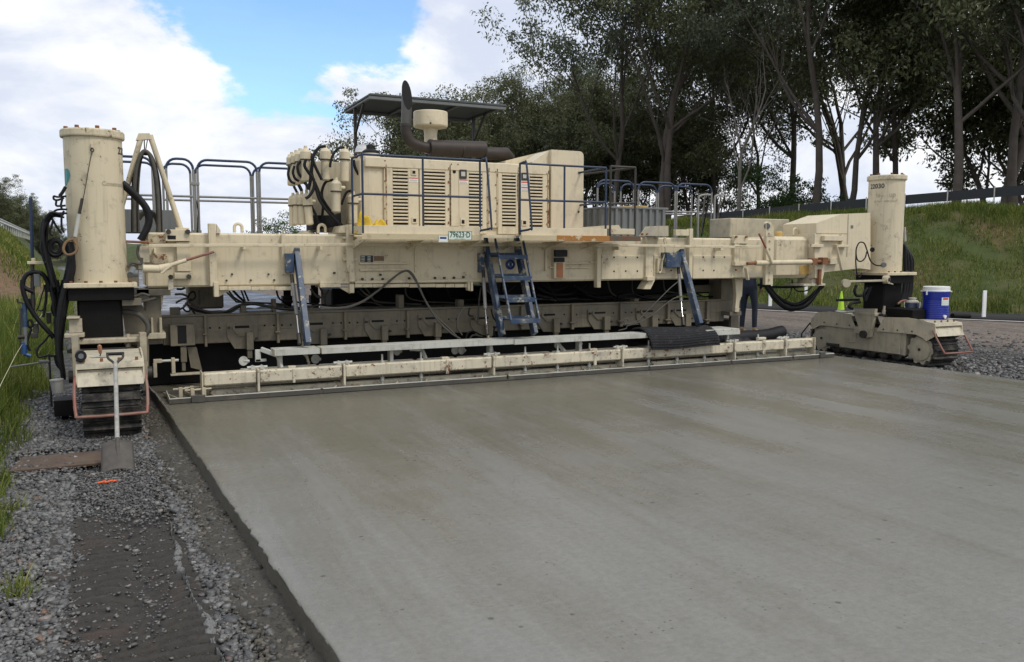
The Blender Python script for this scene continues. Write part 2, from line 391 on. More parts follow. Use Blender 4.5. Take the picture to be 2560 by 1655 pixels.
m, t, b = newmat('slab_side_concrete'); p = pos(t); n1 = noise(t, scaled(t, p, (1, 1, 6)), 3, 6, .65); n2 = noise(t, p, 60, 4, .7)
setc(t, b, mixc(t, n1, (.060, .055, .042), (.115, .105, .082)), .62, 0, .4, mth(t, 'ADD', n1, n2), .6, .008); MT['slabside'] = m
ys = np.concatenate([np.linspace(-60, -9, 20), np.arange(-8.9, 1.21, .05)]); us = np.concatenate([[0, .004, .012, .03, .08], np.linspace(.2, 8.97 - .2, 24), [8.9, 8.96, 8.97]])
V = []; wl = .0042 * wob(ys * 0 + 3, ys, 2.6) + .0028 * wob(ys * 0 + 9, ys, 9.) - .010 * (rng.uniform(0, 1, len(ys)) < .05) * (ys > -9) + rng.normal(0, .0016, len(ys))
for j, y in enumerate(ys):
    for i, u in enumerate(us):
        e = min(u, 8.97 - u); z = .2 - .014 * math.exp(-e / .006) - .004 * math.exp(-e / .05)
        V.append((slab_l(y) + wl[j] * math.exp(-u / .05) + u, y, z + .0012 * math.sin(y * 9 + u * 3)))
slab = npmesh('concrete_slab', V, gridfaces(len(us), len(ys)), MT['concrete'], smooth=True, kind='structure')
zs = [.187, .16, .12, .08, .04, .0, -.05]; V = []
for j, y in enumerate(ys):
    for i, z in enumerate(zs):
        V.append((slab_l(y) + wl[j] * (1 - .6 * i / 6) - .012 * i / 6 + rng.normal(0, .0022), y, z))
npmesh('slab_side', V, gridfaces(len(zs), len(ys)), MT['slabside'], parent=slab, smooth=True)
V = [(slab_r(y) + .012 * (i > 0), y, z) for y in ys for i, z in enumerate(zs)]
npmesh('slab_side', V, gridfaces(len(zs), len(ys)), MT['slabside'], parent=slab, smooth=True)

# ---- wet finished road ahead of the machine (seen under the frame)
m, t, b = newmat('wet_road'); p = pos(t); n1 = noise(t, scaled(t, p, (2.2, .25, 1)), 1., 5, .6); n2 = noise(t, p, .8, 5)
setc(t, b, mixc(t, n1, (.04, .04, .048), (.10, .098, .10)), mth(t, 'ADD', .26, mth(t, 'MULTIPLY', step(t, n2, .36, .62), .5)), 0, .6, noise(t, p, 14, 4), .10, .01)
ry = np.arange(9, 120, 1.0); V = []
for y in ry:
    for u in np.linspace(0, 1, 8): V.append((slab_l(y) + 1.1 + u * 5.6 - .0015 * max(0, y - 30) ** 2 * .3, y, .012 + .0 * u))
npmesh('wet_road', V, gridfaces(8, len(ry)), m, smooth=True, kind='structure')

# ---- dark kerb strip and white edge line at the foot of the right-hand bank
ky = np.arange(-30, 90, .6)
def strip(name, o0, o1, z, mat, th=0.):
    V = []
    for y in ky:
        for k, o in enumerate((o0, o0, o1, o1)): V.append((rfoot(y) + o, y, (z if k in (1, 2) else -.05) + .01 * math.sin(y * 3 + o)))
    npmesh(name, V, gridfaces(4, len(ky)), mat, kind='structure')
strip('kerb_strip', -1.9, .5, .045, MT['kerb'])
V = [(rfoot(y) + o, y, .018) for y in ky for o in (-2.35, -2.1)]
npmesh('edge_line', V, gridfaces(2, len(ky)), simple('line_paint', (.42, .41, .38), .7, 0, .5, 3), kind='structure')

# ---- compacted track print in the shoulder, mortar spilled along it, slurry at the foot of the slab
m, t, b = newmat('pressed_mud'); p = pos(t); n1 = noise(t, p, 2.4, 5); n2 = noise(t, p, 22, 7, .7); n3 = noise(t, p, 90, 3, .7)
c = mixc(t, n2, (.012, .011, .0095), (.058, .051, .043)); c = mixc(t, mth(t, 'MULTIPLY', step(t, n1, .55, .70), .3), c, (.085, .05, .035)); c = mixc(t, step(t, n3, .70, .76), c, (.22, .21, .19))
setc(t, b, c, .62, 0, .4, mth(t, 'ADD', n2, mth(t, 'MULTIPLY', n3, .6)), .7, .012)
px_ = np.linspace(-.34, .50, 40); py_ = np.arange(-9.2, -1.5, .0125); PXm, PYm = np.meshgrid(px_, py_)
off = -.02 * (PYm + 2)
prof = sstep(PXm, -.20, -.10) * (1 - sstep(PXm, .36, .43))
ph = PYm + .05 * PXm + .012 * wob(PXm, PYm, 2.)
ridge = (.5 + .5 * np.sin(ph * 2 * np.pi / .088)) ** 1.3 * .062
PZ = LZ + .030 + .006 * wob(PXm, PYm, 5) + prof * (ridge * np.clip(.62 + .6 * wob(PXm * 3, PYm, 1.3), .12, 1.) - .030) + rng.normal(0, .0028, PXm.shape) + .012 * (1 - prof)
E_ = np.minimum(np.minimum((PXm + .34) / .08, (.50 - PXm) / .08), 1); PZ = PZ - .06 * (1 - np.clip(E_, 0, 1)) - .075 * sstep(PYm + .12 * wob(PXm * 3, PYm * .3, 2.), -3.95, -3.7)
npmesh('track_print', np.stack([PXm + off, PYm, PZ], -1).reshape(-1, 3), gridfaces(len(px_), len(py_)), m, smooth=True, kind='structure')
m, t, b = newmat('mortar'); p = pos(t); n2 = noise(t, p, 40, 6, .7)
setc(t, b, mixc(t, n2, (.10, .10, .097), (.25, .25, .24)), .75, 0, .3, n2, .7, .01)
my = np.arange(-6.5, -4.25, .012); mu = np.linspace(-1, 1, 11); V = []
for y in my:
    u0 = (y + 6.5) / 2.25; w = max(.0, .25 + .9 * math.sin(y * 5.1 + 1.2 * math.sin(y * 2.3))) * (.006 + .015 * math.sin(3.14 * min(1, max(0, u0))) ** .5) * (.75 + .35 * math.sin(y * 7.3) + .25 * math.sin(y * 17.1 + 1)) + rng.normal(0, .003)
    xc_ = .36 + .05 * (1 - u0) + .014 * math.sin(y * 4) + .008 * math.sin(y * 13) - .02 * (y + 2) - .03
    for u in mu: V.append((xc_ + u * w + rng.normal(0, .002), y + rng.normal(0, .002), LZ + .046 + .016 * (1 - u * u) ** .6 * (.5 + .5 * math.sin(y * 9) ** 2) + rng.normal(0, .003) - .03 * (abs(u) > .95)))
mo = npmesh('mortar_ridge', V, gridfaces(len(mu), len(my)), m, kind='stuff'); tag(mo, 'pale grey mortar ridge spilled along the track print in the gravel', 'mortar')
m, t, b = newmat('slurry'); p = pos(t); n1 = noise(t, p, 5, 5); n2 = noise(t, p, 45, 5, .7)
setc(t, b, mixc(t, n2, (.030, .027, .021), (.105, .096, .078)), .7, 0, .35, mth(t, 'ADD', n1, n2), .8, .02)
sy = np.arange(-9.2, .6, .02); su = np.linspace(0, 1, 12); V = []
for y in sy:
    w = .20 + .05 * math.sin(y * 2.1) + .03 * math.sin(y * 7.7)
    for u in su: V.append((slab_l(y) + .02 - u * w, y, .025 * (1 - u) ** 1.5 + .082 - .05 * (u > .95) + abs(rng.normal(0, .010)) * (.3 + u)))
npmesh('slurry_strip', V, gridfaces(len(su), len(sy)), m, smooth=True, kind='structure')

# ---- crushed stone on the shoulders: real stones
m, t, b = newmat('crushed_stone'); p = pos(t); rn = nd(t, 'Attribute', attribute_name='rnd').outputs['Fac']; n1 = noise(t, p, 90, 4, .6)
ramp = nd(t, 'ValToRGB', {0: rn}); cr = ramp.color_ramp; cr.elements[0].color = (.05, .05, .05, 1); cr.elements[1].color = (.44, .43, .40, 1)
e = cr.elements.new(.55); e.color = (.15, .148, .143, 1); e = cr.elements.new(.85); e.color = (.28, .275, .26, 1); e = cr.elements.new(.955); e.color = (.17, .165, .155, 1); e = cr.elements.new(.975); e.color = (.20, .10, .055, 1)
setc(t, b, mixc(t, mth(t, 'MULTIPLY', n1, .7), ramp.outputs[0], (.03, .03, .03)), .45, 0, .5, n1, .5, .003)
def stones(name, X, Y, Zb, S, label):
    CV = np.array([(x, y, z) for x in (-1, 1) for y in (-1, 1) for z in (-1, 1)], float) * .72
    CF = np.array([(0,1,3),(0,3,2),(4,6,7),(4,7,5),(0,4,5),(0,5,1),(2,3,7),(2,7,6),(0,2,6),(0,6,4),(1,5,7),(1,7,3)])
    n = len(X); va = np.stack([CV * rng.uniform(.5, 1.3, (8, 3)) for _ in range(40)])
    V = va[rng.integers(0, 40, n)] * (S[:, None, None] * np.stack([rng.uniform(.75, 1.35, n), rng.uniform(.7, 1.1, n), rng.uniform(.42, .8, n)], -1)[:, None, :])
    a = rng.uniform(0, 6.28, n); ti = rng.normal(0, .4, n); ca, sa = np.cos(a)[:, None], np.sin(a)[:, None]; ct, s_t = np.cos(ti)[:, None], np.sin(ti)[:, None]
    x, y, z = V[..., 0], V[..., 1], V[..., 2]; y, z = y * ct - z * s_t, y * s_t + z * ct; x, y = x * ca - y * sa, x * sa + y * ca
    P = np.stack([x + X[:, None], y + Y[:, None], z + (Zb + S * .25)[:, None]], -1).reshape(-1, 3)
    Fc = (CF[None] + (np.arange(n) * 8)[:, None, None]).reshape(-1, 3)
    o = npmesh(name, P, Fc, m, dict(rnd=np.repeat(rng.uniform(0, 1, n), 8)), kind='stuff'); tag(o, label, 'gravel')
N = 210000; Y = -9.1 + 10.6 * rng.uniform(0, 1, N) ** 1.2; X = rng.uniform(-1.9, .95, N)
xo = X + .02 * (Y + 2)
inprint = (xo > -.10 + .11 * wob(X, Y, 3.)) & (xo < .39 + .03 * wob(X, Y, 3.)) & (Y < -3.85 + .25 * wob(X, Y, 1.8))
d = slab_l(Y) - X
keep = (d > .02) & (~inprint | (rng.uniform(0, 1, N) < .15 + .25 * (wob(X, Y, 2.2) > .3))) & ((d > .21 + .06 * wob(X, Y, 2.5)) | (rng.uniform(0, 1, N) < .10))
half = (xo > -.42) & (xo < -.1) & (Y < -4.1 + .3 * wob(X, Y, 2.)); keep &= ~half | (rng.uniform(0, 1, N) < .48 + .4 * (wob(X, Y, 1.5) > .2))
keep &= ~((X < -.9) & (rng.uniform(0, 1, N) < .5)) & ~((X > -.62) & (X < .1) & (Y > -2.75) & (Y < -1.85) & (rng.uniform(0, 1, N) < .75))
X, Y = X[keep], Y[keep]; S = np.clip(rng.lognormal(math.log(.0103), .38, len(X)), .005, .030) * np.where((X + .02 * (Y + 2) > -.16) & (X + .02 * (Y + 2) < .38) & (Y < -2.5), .6, 1.)
stones('gravel', X, Y, LZ + .030 + .012 * rng.uniform(0, 1, len(X)) + .045 * np.exp(-(slab_l(Y) - X) / .08) * 0, S, 'dark grey crushed stone covering the shoulder beside the slab')
keepm = m
m, t, b = newmat('mud_crumbs'); p = pos(t); rn = nd(t, 'Attribute', attribute_name='rnd').outputs['Fac']; setc(t, b, mixc(t, rn, (.028, .025, .019), (.13, .118, .095)), .65, 0, .4)
N = 34000; Y = -9.1 + 9.6 * rng.uniform(0, 1, N) ** 1.15; X = slab_l(Y) - .015 - np.abs(rng.normal(0, .13, N)); X, Y = X[X > slab_l(Y) - .34], Y[X > slab_l(Y) - .34]
stones('mud_crumbs', X, Y, LZ + .026 + .02 * np.exp(-(slab_l(Y) - X) / .07), np.clip(rng.lognormal(math.log(.0085), .45, len(X)), .003, .024), 'olive grey crumbs of slurry and mud along the foot of the slab')
m = keepm
N = 16000; Y = rng.uniform(-5, 4, N); X = slab_r(Y) + rng.exponential(2.0, N) + .05; k_ = (X < 17) & ~((X > 10.75) & (X < 11.35) & (Y > -1.1) & (Y < 1.1))
X, Y = X[k_], Y[k_]; stones('gravel', X, Y, np.full(len(X), .0), np.clip(rng.lognormal(math.log(.019), .4, len(X)), .008, .05), 'grey crushed stone beyond the slab beside the far crawler track')

# ---- grass
m, t, b = newmat('grass_blades'); rn = nd(t, 'Attribute', attribute_name='rnd').outputs['Fac']
ramp = nd(t, 'ValToRGB', {0: rn}); cr = ramp.color_ramp; cr.elements[0].color = (.035, .060, .010, 1); cr.elements[1].color = (.45, .38, .16, 1)
e = cr.elements.new(.45); e.color = (.115, .155, .026, 1); e = cr.elements.new(.8); e.color = (.25, .27, .06, 1)
setc(t, b, ramp.outputs[0], .6, 0, .25); tr = nd(t, 'BsdfTranslucent', {0: ramp.outputs[0]}); mx = nd(t, 'MixShader', {0: .35, 1: b.outputs[0], 2: tr.outputs[0]})
t.links.new(mx.outputs[0], [n for n in t.nodes if n.type == 'OUTPUT_MATERIAL'][0].inputs[0])
GRASS = m
def blades(name, X, Y, Zb, Hh, Wd, label, bend=.45, shift=0.):
    n = len(X); a = rng.uniform(0, 6.28, n); bd = np.abs(rng.normal(0, bend, n)) * Hh; ca, sa = np.cos(a), np.sin(a)
    wa = rng.uniform(0, 6.28, n); wx, wy = np.cos(wa) * Wd / 2, np.sin(wa) * Wd / 2; V = []
    for tt, wf in ((0, 1), (.4, .85), (.75, .55), (1, .05)):
        x = X + ca * bd * tt ** 2; y = Y + sa * bd * tt ** 2; z = Zb + Hh * (tt - .22 * (bd / (Hh + 1e-6)) * tt ** 2)
        V += [np.stack([x - wx * wf, y - wy * wf, z], -1), np.stack([x + wx * wf, y + wy * wf, z], -1)]
    V = np.stack(V, 1).reshape(-1, 3); o8 = (np.arange(n) * 8)[:, None, None]
    Fq = (np.array([(0, 1, 3, 2), (2, 3, 5, 4), (4, 5, 7, 6)])[None] + o8).reshape(-1, 4)
    r_ = np.clip(rng.normal(.42 + shift, .2, n) + .12 * wob(X, Y, .9), 0, 1)
    o = npmesh(name, V, Fq, GRASS, dict(rnd=np.repeat(r_, 8)), kind='stuff'); tag(o, label, 'grass')
n = 34000; Y = -4.6 + rng.uniform(0, 1, n) ** 1.5 * 24; X = -.62 - rng.exponential(1.0, n) - .012 * Y + .13 * wob(Y * 0, Y, 1.6)
k_ = (X > -6.5); X, Y = X[k_], Y[k_]; hs = np.clip(rng.normal(.36, .13, len(X)), .08, .8) * np.clip((-.45 - X) / .5, .35, 1.15) 
blades('tall_grass', X, Y, height(X, Y), hs, rng.uniform(.004, .009, len(X)) * np.clip(1 + (Y + 4) * .07, 1, 2.4), 'tall green roadside grass leaning over the gravel shoulder')
tf = np.array([(-.52, -5.05), (-.30, -5.0), (-.58, -3.9), (-.45, -3.55), (-.62, -3.3), (-.25, -6.2)])
ti = rng.integers(0, len(tf), 420); X = tf[ti, 0] + rng.normal(0, .035, 420); Y = tf[ti, 1] + rng.normal(0, .035, 420)
blades('grass_tuft', X, Y, np.full(420, .075), rng.uniform(.04, .15, 420), rng.uniform(.004, .008, 420), 'small green grass tufts sprouting through the gravel', .8, .05)
n = 230000; Y = rng.uniform(-10, 36, n); dd = rng.uniform(.5, 9.5, n); X = rfoot(Y) + dd / .87
clump = wob(X, Y, 1.3) + .5 * wob(X, Y, 3.); k_ = (clump + rng.normal(0, .45, n)) > -.55; X, Y, dd = X[k_], Y[k_], dd[k_]
blades('bank_grass', X, Y, height(X, Y) - .02, np.clip(rng.normal(.13, .06, len(X)) + .16 * (np.abs(dd - 7.2) < 1.6) + .08 * (dd < 1.4), .05, .7), rng.uniform(.012, .026, len(X)), 'rough grass and weeds covering the right-hand bank', .5, .02)
n = 30000; Y = rng.uniform(28, 75, n); X = -2.2 - .05 * (Y - 40) - rng.uniform(0, 1, n) ** .8 * 6.5; k_ = sstep(Y, 28, 40) + rng.normal(0, .25, n) > .62; X, Y = X[k_], Y[k_]
blades('bank_grass', X, Y, height(X, Y) - .02, rng.uniform(.12, .4, len(X)), rng.uniform(.02, .05, len(X)), 'thin dry grass on the far left bank below the guard rail', .5, .1)

# ---- trees
LEAF = []
for nm, c0, c1 in (('olive_foliage', (.042, .056, .028), (.20, .21, .10)), ('grey_green_foliage', (.046, .062, .044), (.22, .245, .15)), ('fresh_foliage', (.03, .065, .018), (.10, .16, .05))):
    m, t, b = newmat(nm); rn = nd(t, 'Attribute', attribute_name='rnd').outputs['Fac']
    c = mixc(t, rn, c0, c1); setc(t, b, c, .55, 0, .3); tr = nd(t, 'BsdfTranslucent', {0: c}); mx = nd(t, 'MixShader', {0: .25, 1: b.outputs[0], 2: tr.outputs[0]})
    t.links.new(mx.outputs[0], [n for n in t.nodes if n.type == 'OUTPUT_MATERIAL'][0].inputs[0]); LEAF.append(m)
def tree_mesh(seed, H, trunk, spread, r0, forks=1, nleaf=70, lean=(0, 0), leaf=.26, levels=4, dead=False, droop=.25, clump=.62):
    rd = random.Random(seed); bm = MB(); cl = []; s = 1.
    def reset():
        nonlocal rd, bm, cl
        rd = random.Random(seed); bm = MB(); cl = []
    def seg(p, d, L, r, lv, up):
        P = [p]; q = Vector(p); dv = d.normalized(); k = 5
        for i in range(k):
            dv = (dv + Vector((rd.gauss(0, .10), rd.gauss(0, .10), rd.gauss(0, .06) + up * .07))).normalized(); q = q + dv * (L / k); P.append(q.copy())
        r1 = r * (.50 if lv > 0 else .58)
        bm.rings(P, [(r + (r1 - r) * i / k) / s for i in range(k + 1)], 8 if lv < 2 else (5 if lv < 3 else 4), False)
        if lv >= levels - 1:
            cl.append((P[-1], 1.)); cl.append((P[3], .8)); return
        if lv == levels - 2: cl.append((P[-1], .9))
        nch = {0: rd.randint(4, 5), 1: rd.randint(4, 5), 2: rd.randint(3, 4)}.get(lv, 3); a0 = rd.uniform(0, 6.28)
        for i in range(nch):
            fr = 1. if i == 0 else rd.uniform(.42 if lv else .55, 1.); s0 = P[min(k, max(1, int(fr * k + .5)))]
            an = a0 + i * 2.4 + rd.uniform(-.4, .4); tl = R(rd.uniform(22, 58)) * (spread if lv < 2 else 1.) * (.45 if i == 0 else 1)
            o1 = dv.orthogonal().normalized(); o2 = dv.cross(o1)
            nd_ = dv * math.cos(tl) + (o1 * math.cos(an) + o2 * math.sin(an)) * math.sin(tl)
            if nd_.z < -.1: nd_.z *= -.3
            seg(s0, nd_, L * rd.uniform(.52, .78) * (1.0 if lv else .95), r1 * (rd.uniform(.5, .72) if i else .85) * (fr ** -.3), lv + 1, up)
    for _ in range(2):
        reset()
        for f in range(forks):
            a = 2.5 * f + 1; seg(Vector((.25 * f, .1 * f, -.6)), Vector((lean[0] + .12 * f * math.cos(a), lean[1] + .12 * f * math.sin(a), 1)), trunk, r0 * (1 - .15 * f), 0, 1.)
        s = H / max(v[2] for v in bm.v)                                    # bring the tree to its height
    bm.v = [(a * s, b_ * s, c * s) for a, b_, c in bm.v]
    me = bpy.data.meshes.new('trunk'); me.from_pydata(bm.v, [], bm.f); me.polygons.foreach_set('use_smooth', bm.sm)
    if dead: return me, None
    n = nleaf; r_ = np.random.default_rng(seed); Vs = []; RN = []
    for c, w in cl:
        cc = np.array(c) * s; k = int(n * w * r_.uniform(.6, 1.25)); cr_ = clump * r_.uniform(.7, 1.45)
        q = r_.normal(0, 1, (k, 3)); q /= (np.linalg.norm(q, axis=1)[:, None] + 1e-6); q *= r_.uniform(.25, 1, (k, 1)) ** .6
        P = cc + q * np.array([cr_, cr_, cr_ * .62]) - np.array([0, 0, droop * cr_])
        d = r_.normal(0, 1, (k, 3)) + np.array([0, 0, -.9]); d /= np.linalg.norm(d, axis=1)[:, None]
        e = np.cross(d, r_.normal(0, 1, (k, 3))); e /= (np.linalg.norm(e, axis=1)[:, None] + 1e-6)
        L = leaf * r_.uniform(.6, 1.3, (k, 1)); Wd = L * .40
        Vs.append(np.stack([P, P + d * L * .5 + e * Wd * .5, P + d * L, P + d * L * .5 - e * Wd * .5], 1))
        RN.append(np.repeat(np.clip(r_.normal(r_.uniform(.25, .65), .17, k), 0, 1), 4))
    V = np.concatenate(Vs).reshape(-1, 3)
    return me, (V, np.arange(len(V)).reshape(-1, 4), np.concatenate(RN))
TPL = {}
def tree_tpl(key, leafmat, bark, **kw):
    tm, lv = tree_mesh(**kw); tm.materials.append(bark)
    cm = None
    if lv:
        o = npmesh('crown', lv[0], lv[1], leafmat, dict(rnd=lv[2])); cm = o.data; bpy.data.objects.remove(o)
    TPL[key] = (tm, cm)
tree_tpl('A', LEAF[0], MT['bark'], seed=3, H=16, trunk=3.6, spread=1.05, r0=.23, forks=2, nleaf=122, clump=.80, leaf=.22)
tree_tpl('B', LEAF[1], MT['bark'], seed=11, H=17, trunk=5.2, spread=.85, r0=.20, nleaf=118, clump=.80, leaf=.22)
tree_tpl('C', LEAF[0], MT['bark'], seed=21, H=15, trunk=4.2, spread=.95, r0=.17, nleaf=118, clump=.80, leaf=.22)
tree_tpl('D', LEAF[1], MT['bark'], seed=33, H=15, trunk=4.6, spread=.85, r0=.19, nleaf=140, lean=(.12, .05), clump=.75, leaf=.21)
tree_tpl('E', LEAF[0], MT['bark'], seed=45, H=10, trunk=1.9, spread=1.1, r0=.15, nleaf=125, forks=2, clump=.72, leaf=.21)
tree_tpl('S', LEAF[2], MT['bark'], seed=51, H=4.5, trunk=.8, spread=1.15, r0=.07, nleaf=130, leaf=.16, levels=3, clump=.5, forks=3)
tree_tpl('X', LEAF[0], MT['bark2'], seed=61, H=11, trunk=4.5, spread=.8, r0=.14, nleaf=0, dead=True)
def tree(key, loc, sc, rz, name, label, group=None):
    tm, cm = TPL[key]; o = thing(name, loc, label, 'tree', group); o.scale = (sc, sc, sc); o.rotation_euler.z = rz
    for nm, me in (('trunk', tm), ('crown', cm)):
        if me is None: continue
        c = bpy.data.objects.new(nm, me); COL.objects.link(c); c.parent = o
    return o
def tpos(px, dist):
    d = pixdir(px, HZ); d.z = 0; d.normalize(); x, y = CAM.x + d.x * dist, CAM.y + d.y * dist
    return Vector((x, y, float(height(np.array(x), np.array(y))) - .1))
g1 = 'tall gum trees behind the screen fence'
FARL = 'dark gum tree in the packed belt behind the others'
T = [  # template, photo column, distance, scale, turn, label
 ('A', 1660, 47, 1.12, .3, 'broad gum tree with twin forked trunks spreading over the stacked railings'),
 ('B', 1520, 50, 1.0, 2.0, 'tall dark gum tree behind the engine hood exhaust'),
 ('A', 1310, 58, .70, 2.4, 'gum tree with spreading crown behind the canopy roof'),
 ('C', 1165, 62, .80, 1.0, 'rounded gum tree crown showing over the canopy sheet'),
 ('E', 1040, 60, 1.05, 4.1, 'low bushy gum tree beside the canopy post'),
 ('B', 2040, 44, 1.05, .6, 'slender gum tree with straight bare trunk left of the numbered column'),
 ('C', 2112, 47, 1.1, 3.6, 'gum tree with thin dark trunk close beside the numbered column'),
 ('B', 2200, 46, 1.0, 4.4, 'gum tree rising straight behind the numbered column'),
 ('C', 2245, 50, 1.15, 1.9, 'leafy gum tree just right of the numbered column top'),
 ('D', 2385, 40, 1.15, 2.7, 'gum tree with short thick trunk standing against the fence post'),
 ('A', 2500, 42, 1.15, 5.2, 'massive gum tree leaning over the fence at the bank top'),
 ('C', 2600, 40, 1.2, .2, 'dense dark gum tree crowding the high end of the bank'),
 ('B', 1965, 57, 1.18, 1.1, 'tall gum tree with high crown above the lone green shrub tree'),
 ('A', 2110, 60, 1.2, 2.9, 'wide gum tree crown spreading high behind the slender trunks'),
 ('E', 2470, 52, 1.2, 1.4, 'bushy dark gum tree filling the gap below the massive leaning gum'),
 ('E', 2580, 50, 1.25, 3.3, 'bushy gum tree in deep shade at the high end of the bank'),
]
for k, px, ds, sc, rz, lb in T: tree(k, tpos(px, ds), sc, rz, 'gum_tree', lb, g1)
for k, px, ds, sc, rz in (('E', 1400, 60, 1.1, .5), ('E', 1120, 66, 1.05, 2.2), ('E', 1240, 68, 1.15, 3.2), ('E', 1480, 56, 1.0, 5.5), ('E', 1640, 55, .9, 4.4), ('E', 1560, 62, 1.0, 1.5), ('E', 1720, 60, 1.0, 2.5), ('C', 1600, 70, 1.15, .9), ('B', 1800, 58, 1.05, 5.0), ('C', 1260, 74, .72, 4.), ('B', 1450, 66, .85, 3.1), ('C', 1900, 64, 1.05, 2.2)):
    tree(k, tpos(px, ds), sc, rz, 'gum_tree', FARL, 'packed belt of far gum trees')
tree('X', tpos(1843, 45), .92, .8, 'dead_tree', 'pale bare dead gum with forked branches between leafy trees')
tree('S', tpos(1935, 50), 1.05, .4, 'shrub_tree', 'small fresh green bushy tree standing alone behind the fence')
tree('S', tpos(712, 70), 1.05, 2.0, 'shrub_tree', 'small rounded tree seen beneath the hanging filter canisters')
for px, ds, sc, rz, k in ((-90, 105, .62, 0, 'E'), (-10, 112, .66, 1, 'E'), (40, 120, .52, 2, 'E'), (80, 124, .56, 3, 'E'), (120, 128, .52, 4, 'E'), (160, 132, .48, 5, 'E'), (15, 135, .6, 2.6, 'E'), (100, 140, .6, .7, 'E'), (215, 150, .5, 5.5, 'E')):
    tree(k, tpos(px, ds), sc, rz, 'hill_tree', 'dark scrubby tree on the skyline above the left guard rail', 'trees above the left guard rail')

# ---- screen fence along the bank top
fr = thing('screen_fence', (rfoot(5.) + 8.6, 5., 3.0), 'low fence of dark grey screen cloth on galvanised posts along the bank top', 'fence')
fpx = [2740, 2605, 2477, 2358, 2256, 2159, 2073, 1992, 1919, 1853, 1793, 1738, 1690]
def crest(px):
    d = pixdir(px, HZ); d.z = 0; d.normalize(); best = None
    for s_ in np.arange(15, 75, .05):
        x, y = CAM.x + d.x * s_, CAM.y + d.y * s_
        if (x - float(rfoot(np.array(y)))) * .87 > 7.2: return Vector((x, y, float(height(np.array(x), np.array(y)))))
fp = [crest(q) for q in fpx]
for _ in range(3): fp = [fp[0]] + [(fp[i-1] + fp[i] * 2 + fp[i+1]) / 4 for i in range(1, len(fp) - 1)] + [fp[-1]]
ftop = np.interp(fpx, [1690, 1853, 1992, 2159, 2358, 2477, 2605, 2740], [541, 527, 514, 498, 481, 471, 461, 451])   # rows of the screen's top edge in the photo
fw_ = pixdir(CX, HZ); fw_.z = 0; fw_.normalize()
for i, q in enumerate(fp):
    q.z = CAM.z + (HZ - ftop[i]) / F * ((q - CAM).dot(fw_)); g_ = float(height(np.array(q.x), np.array(q.y)))
    MB().cyl(Vector((q.x, q.y, g_ - .2)), q + Vector((0, 0, .05)), .022, n=8).build('post', MT['alu'], fr)
    if i:
        a, b_ = fp[i-1] + Vector((.03, .03, 0)), q + Vector((.03, .03, 0)); dn = Vector((0, 0, -.34)); th_ = Vector((.012, .012, 0))
        MB().add([a + dn, b_ + dn, b_, a, a + dn + th_, b_ + dn + th_, b_ + th_, a + th_],
              [(0, 1, 2, 3), (4, 7, 6, 5), (0, 4, 5, 1), (3, 2, 6, 7), (0, 3, 7, 4), (1, 5, 6, 2)]).build('screen_panel', MT['mesh'], fr)

# ---- guard rail on the far left bank
gr = thing('guard_rail', (-6.6, 60, 3.8), 'pale steel guard rail along the crest of the left bank', 'guard rail')
prev = None
for i in range(24):
    y = 46 + i * 2.6; x = -6.4 - .05 * (y - 40) * .6; q = Vector((x, y, 3.62 + .0 * y))
    MB().box(x - .04, x + .04, y - .05, y + .05, q.z - .3, q.z + .62).build('post', MT['alu'], gr)
    if prev is not None:
        pr = [(0, .30), (.05, .36), (0, .44), (0, .50), (.05, .58), (0, .64), (-.02, .64), (-.02, .30)]
        MB().add([Vector((prev.x + .06 + a, prev.y, prev.z + h)) for a, h in pr] + [Vector((q.x + .06 + a, q.y, q.z + h)) for a, h in pr],
                 [(j, (j+1) % 8, 8 + (j+1) % 8, 8 + j) for j in range(8)]).build('rail', MT['alu'], gr)
    prev = q

# ---- white guide posts
gp = [('z8', 1955, 625), ('w4', 1220, 430), ('w4', 1600, 400)]
gl = 'flat white guide post at the foot of the right-hand bank'
for k, x, y in gp:
    q = WZ(k, x, y, .10); b_ = MB(); b_.box(q.x - .065, q.x + .065, q.y - .016, q.y + .016, q.z - .15, q.z + 1.0 if k != 'z8' else q.z + .62, .006)
    tag(b_.build('guide_post', MT['post']), gl, 'guide post', 'guide posts along the verge')
for px, ds in ((1415, 36), (1362, 39), (1470, 34)):
    d = pixdir(px, HZ); d.z = 0; d.normalize(); x, y = CAM.x + d.x * ds, CAM.y + d.y * ds
    tag(MB().box(x - .07, x + .07, y - .016, y + .016, -.1, 1.05, .006).build('guide_post', MT['post']), gl, 'guide post', 'guide posts along the verge')

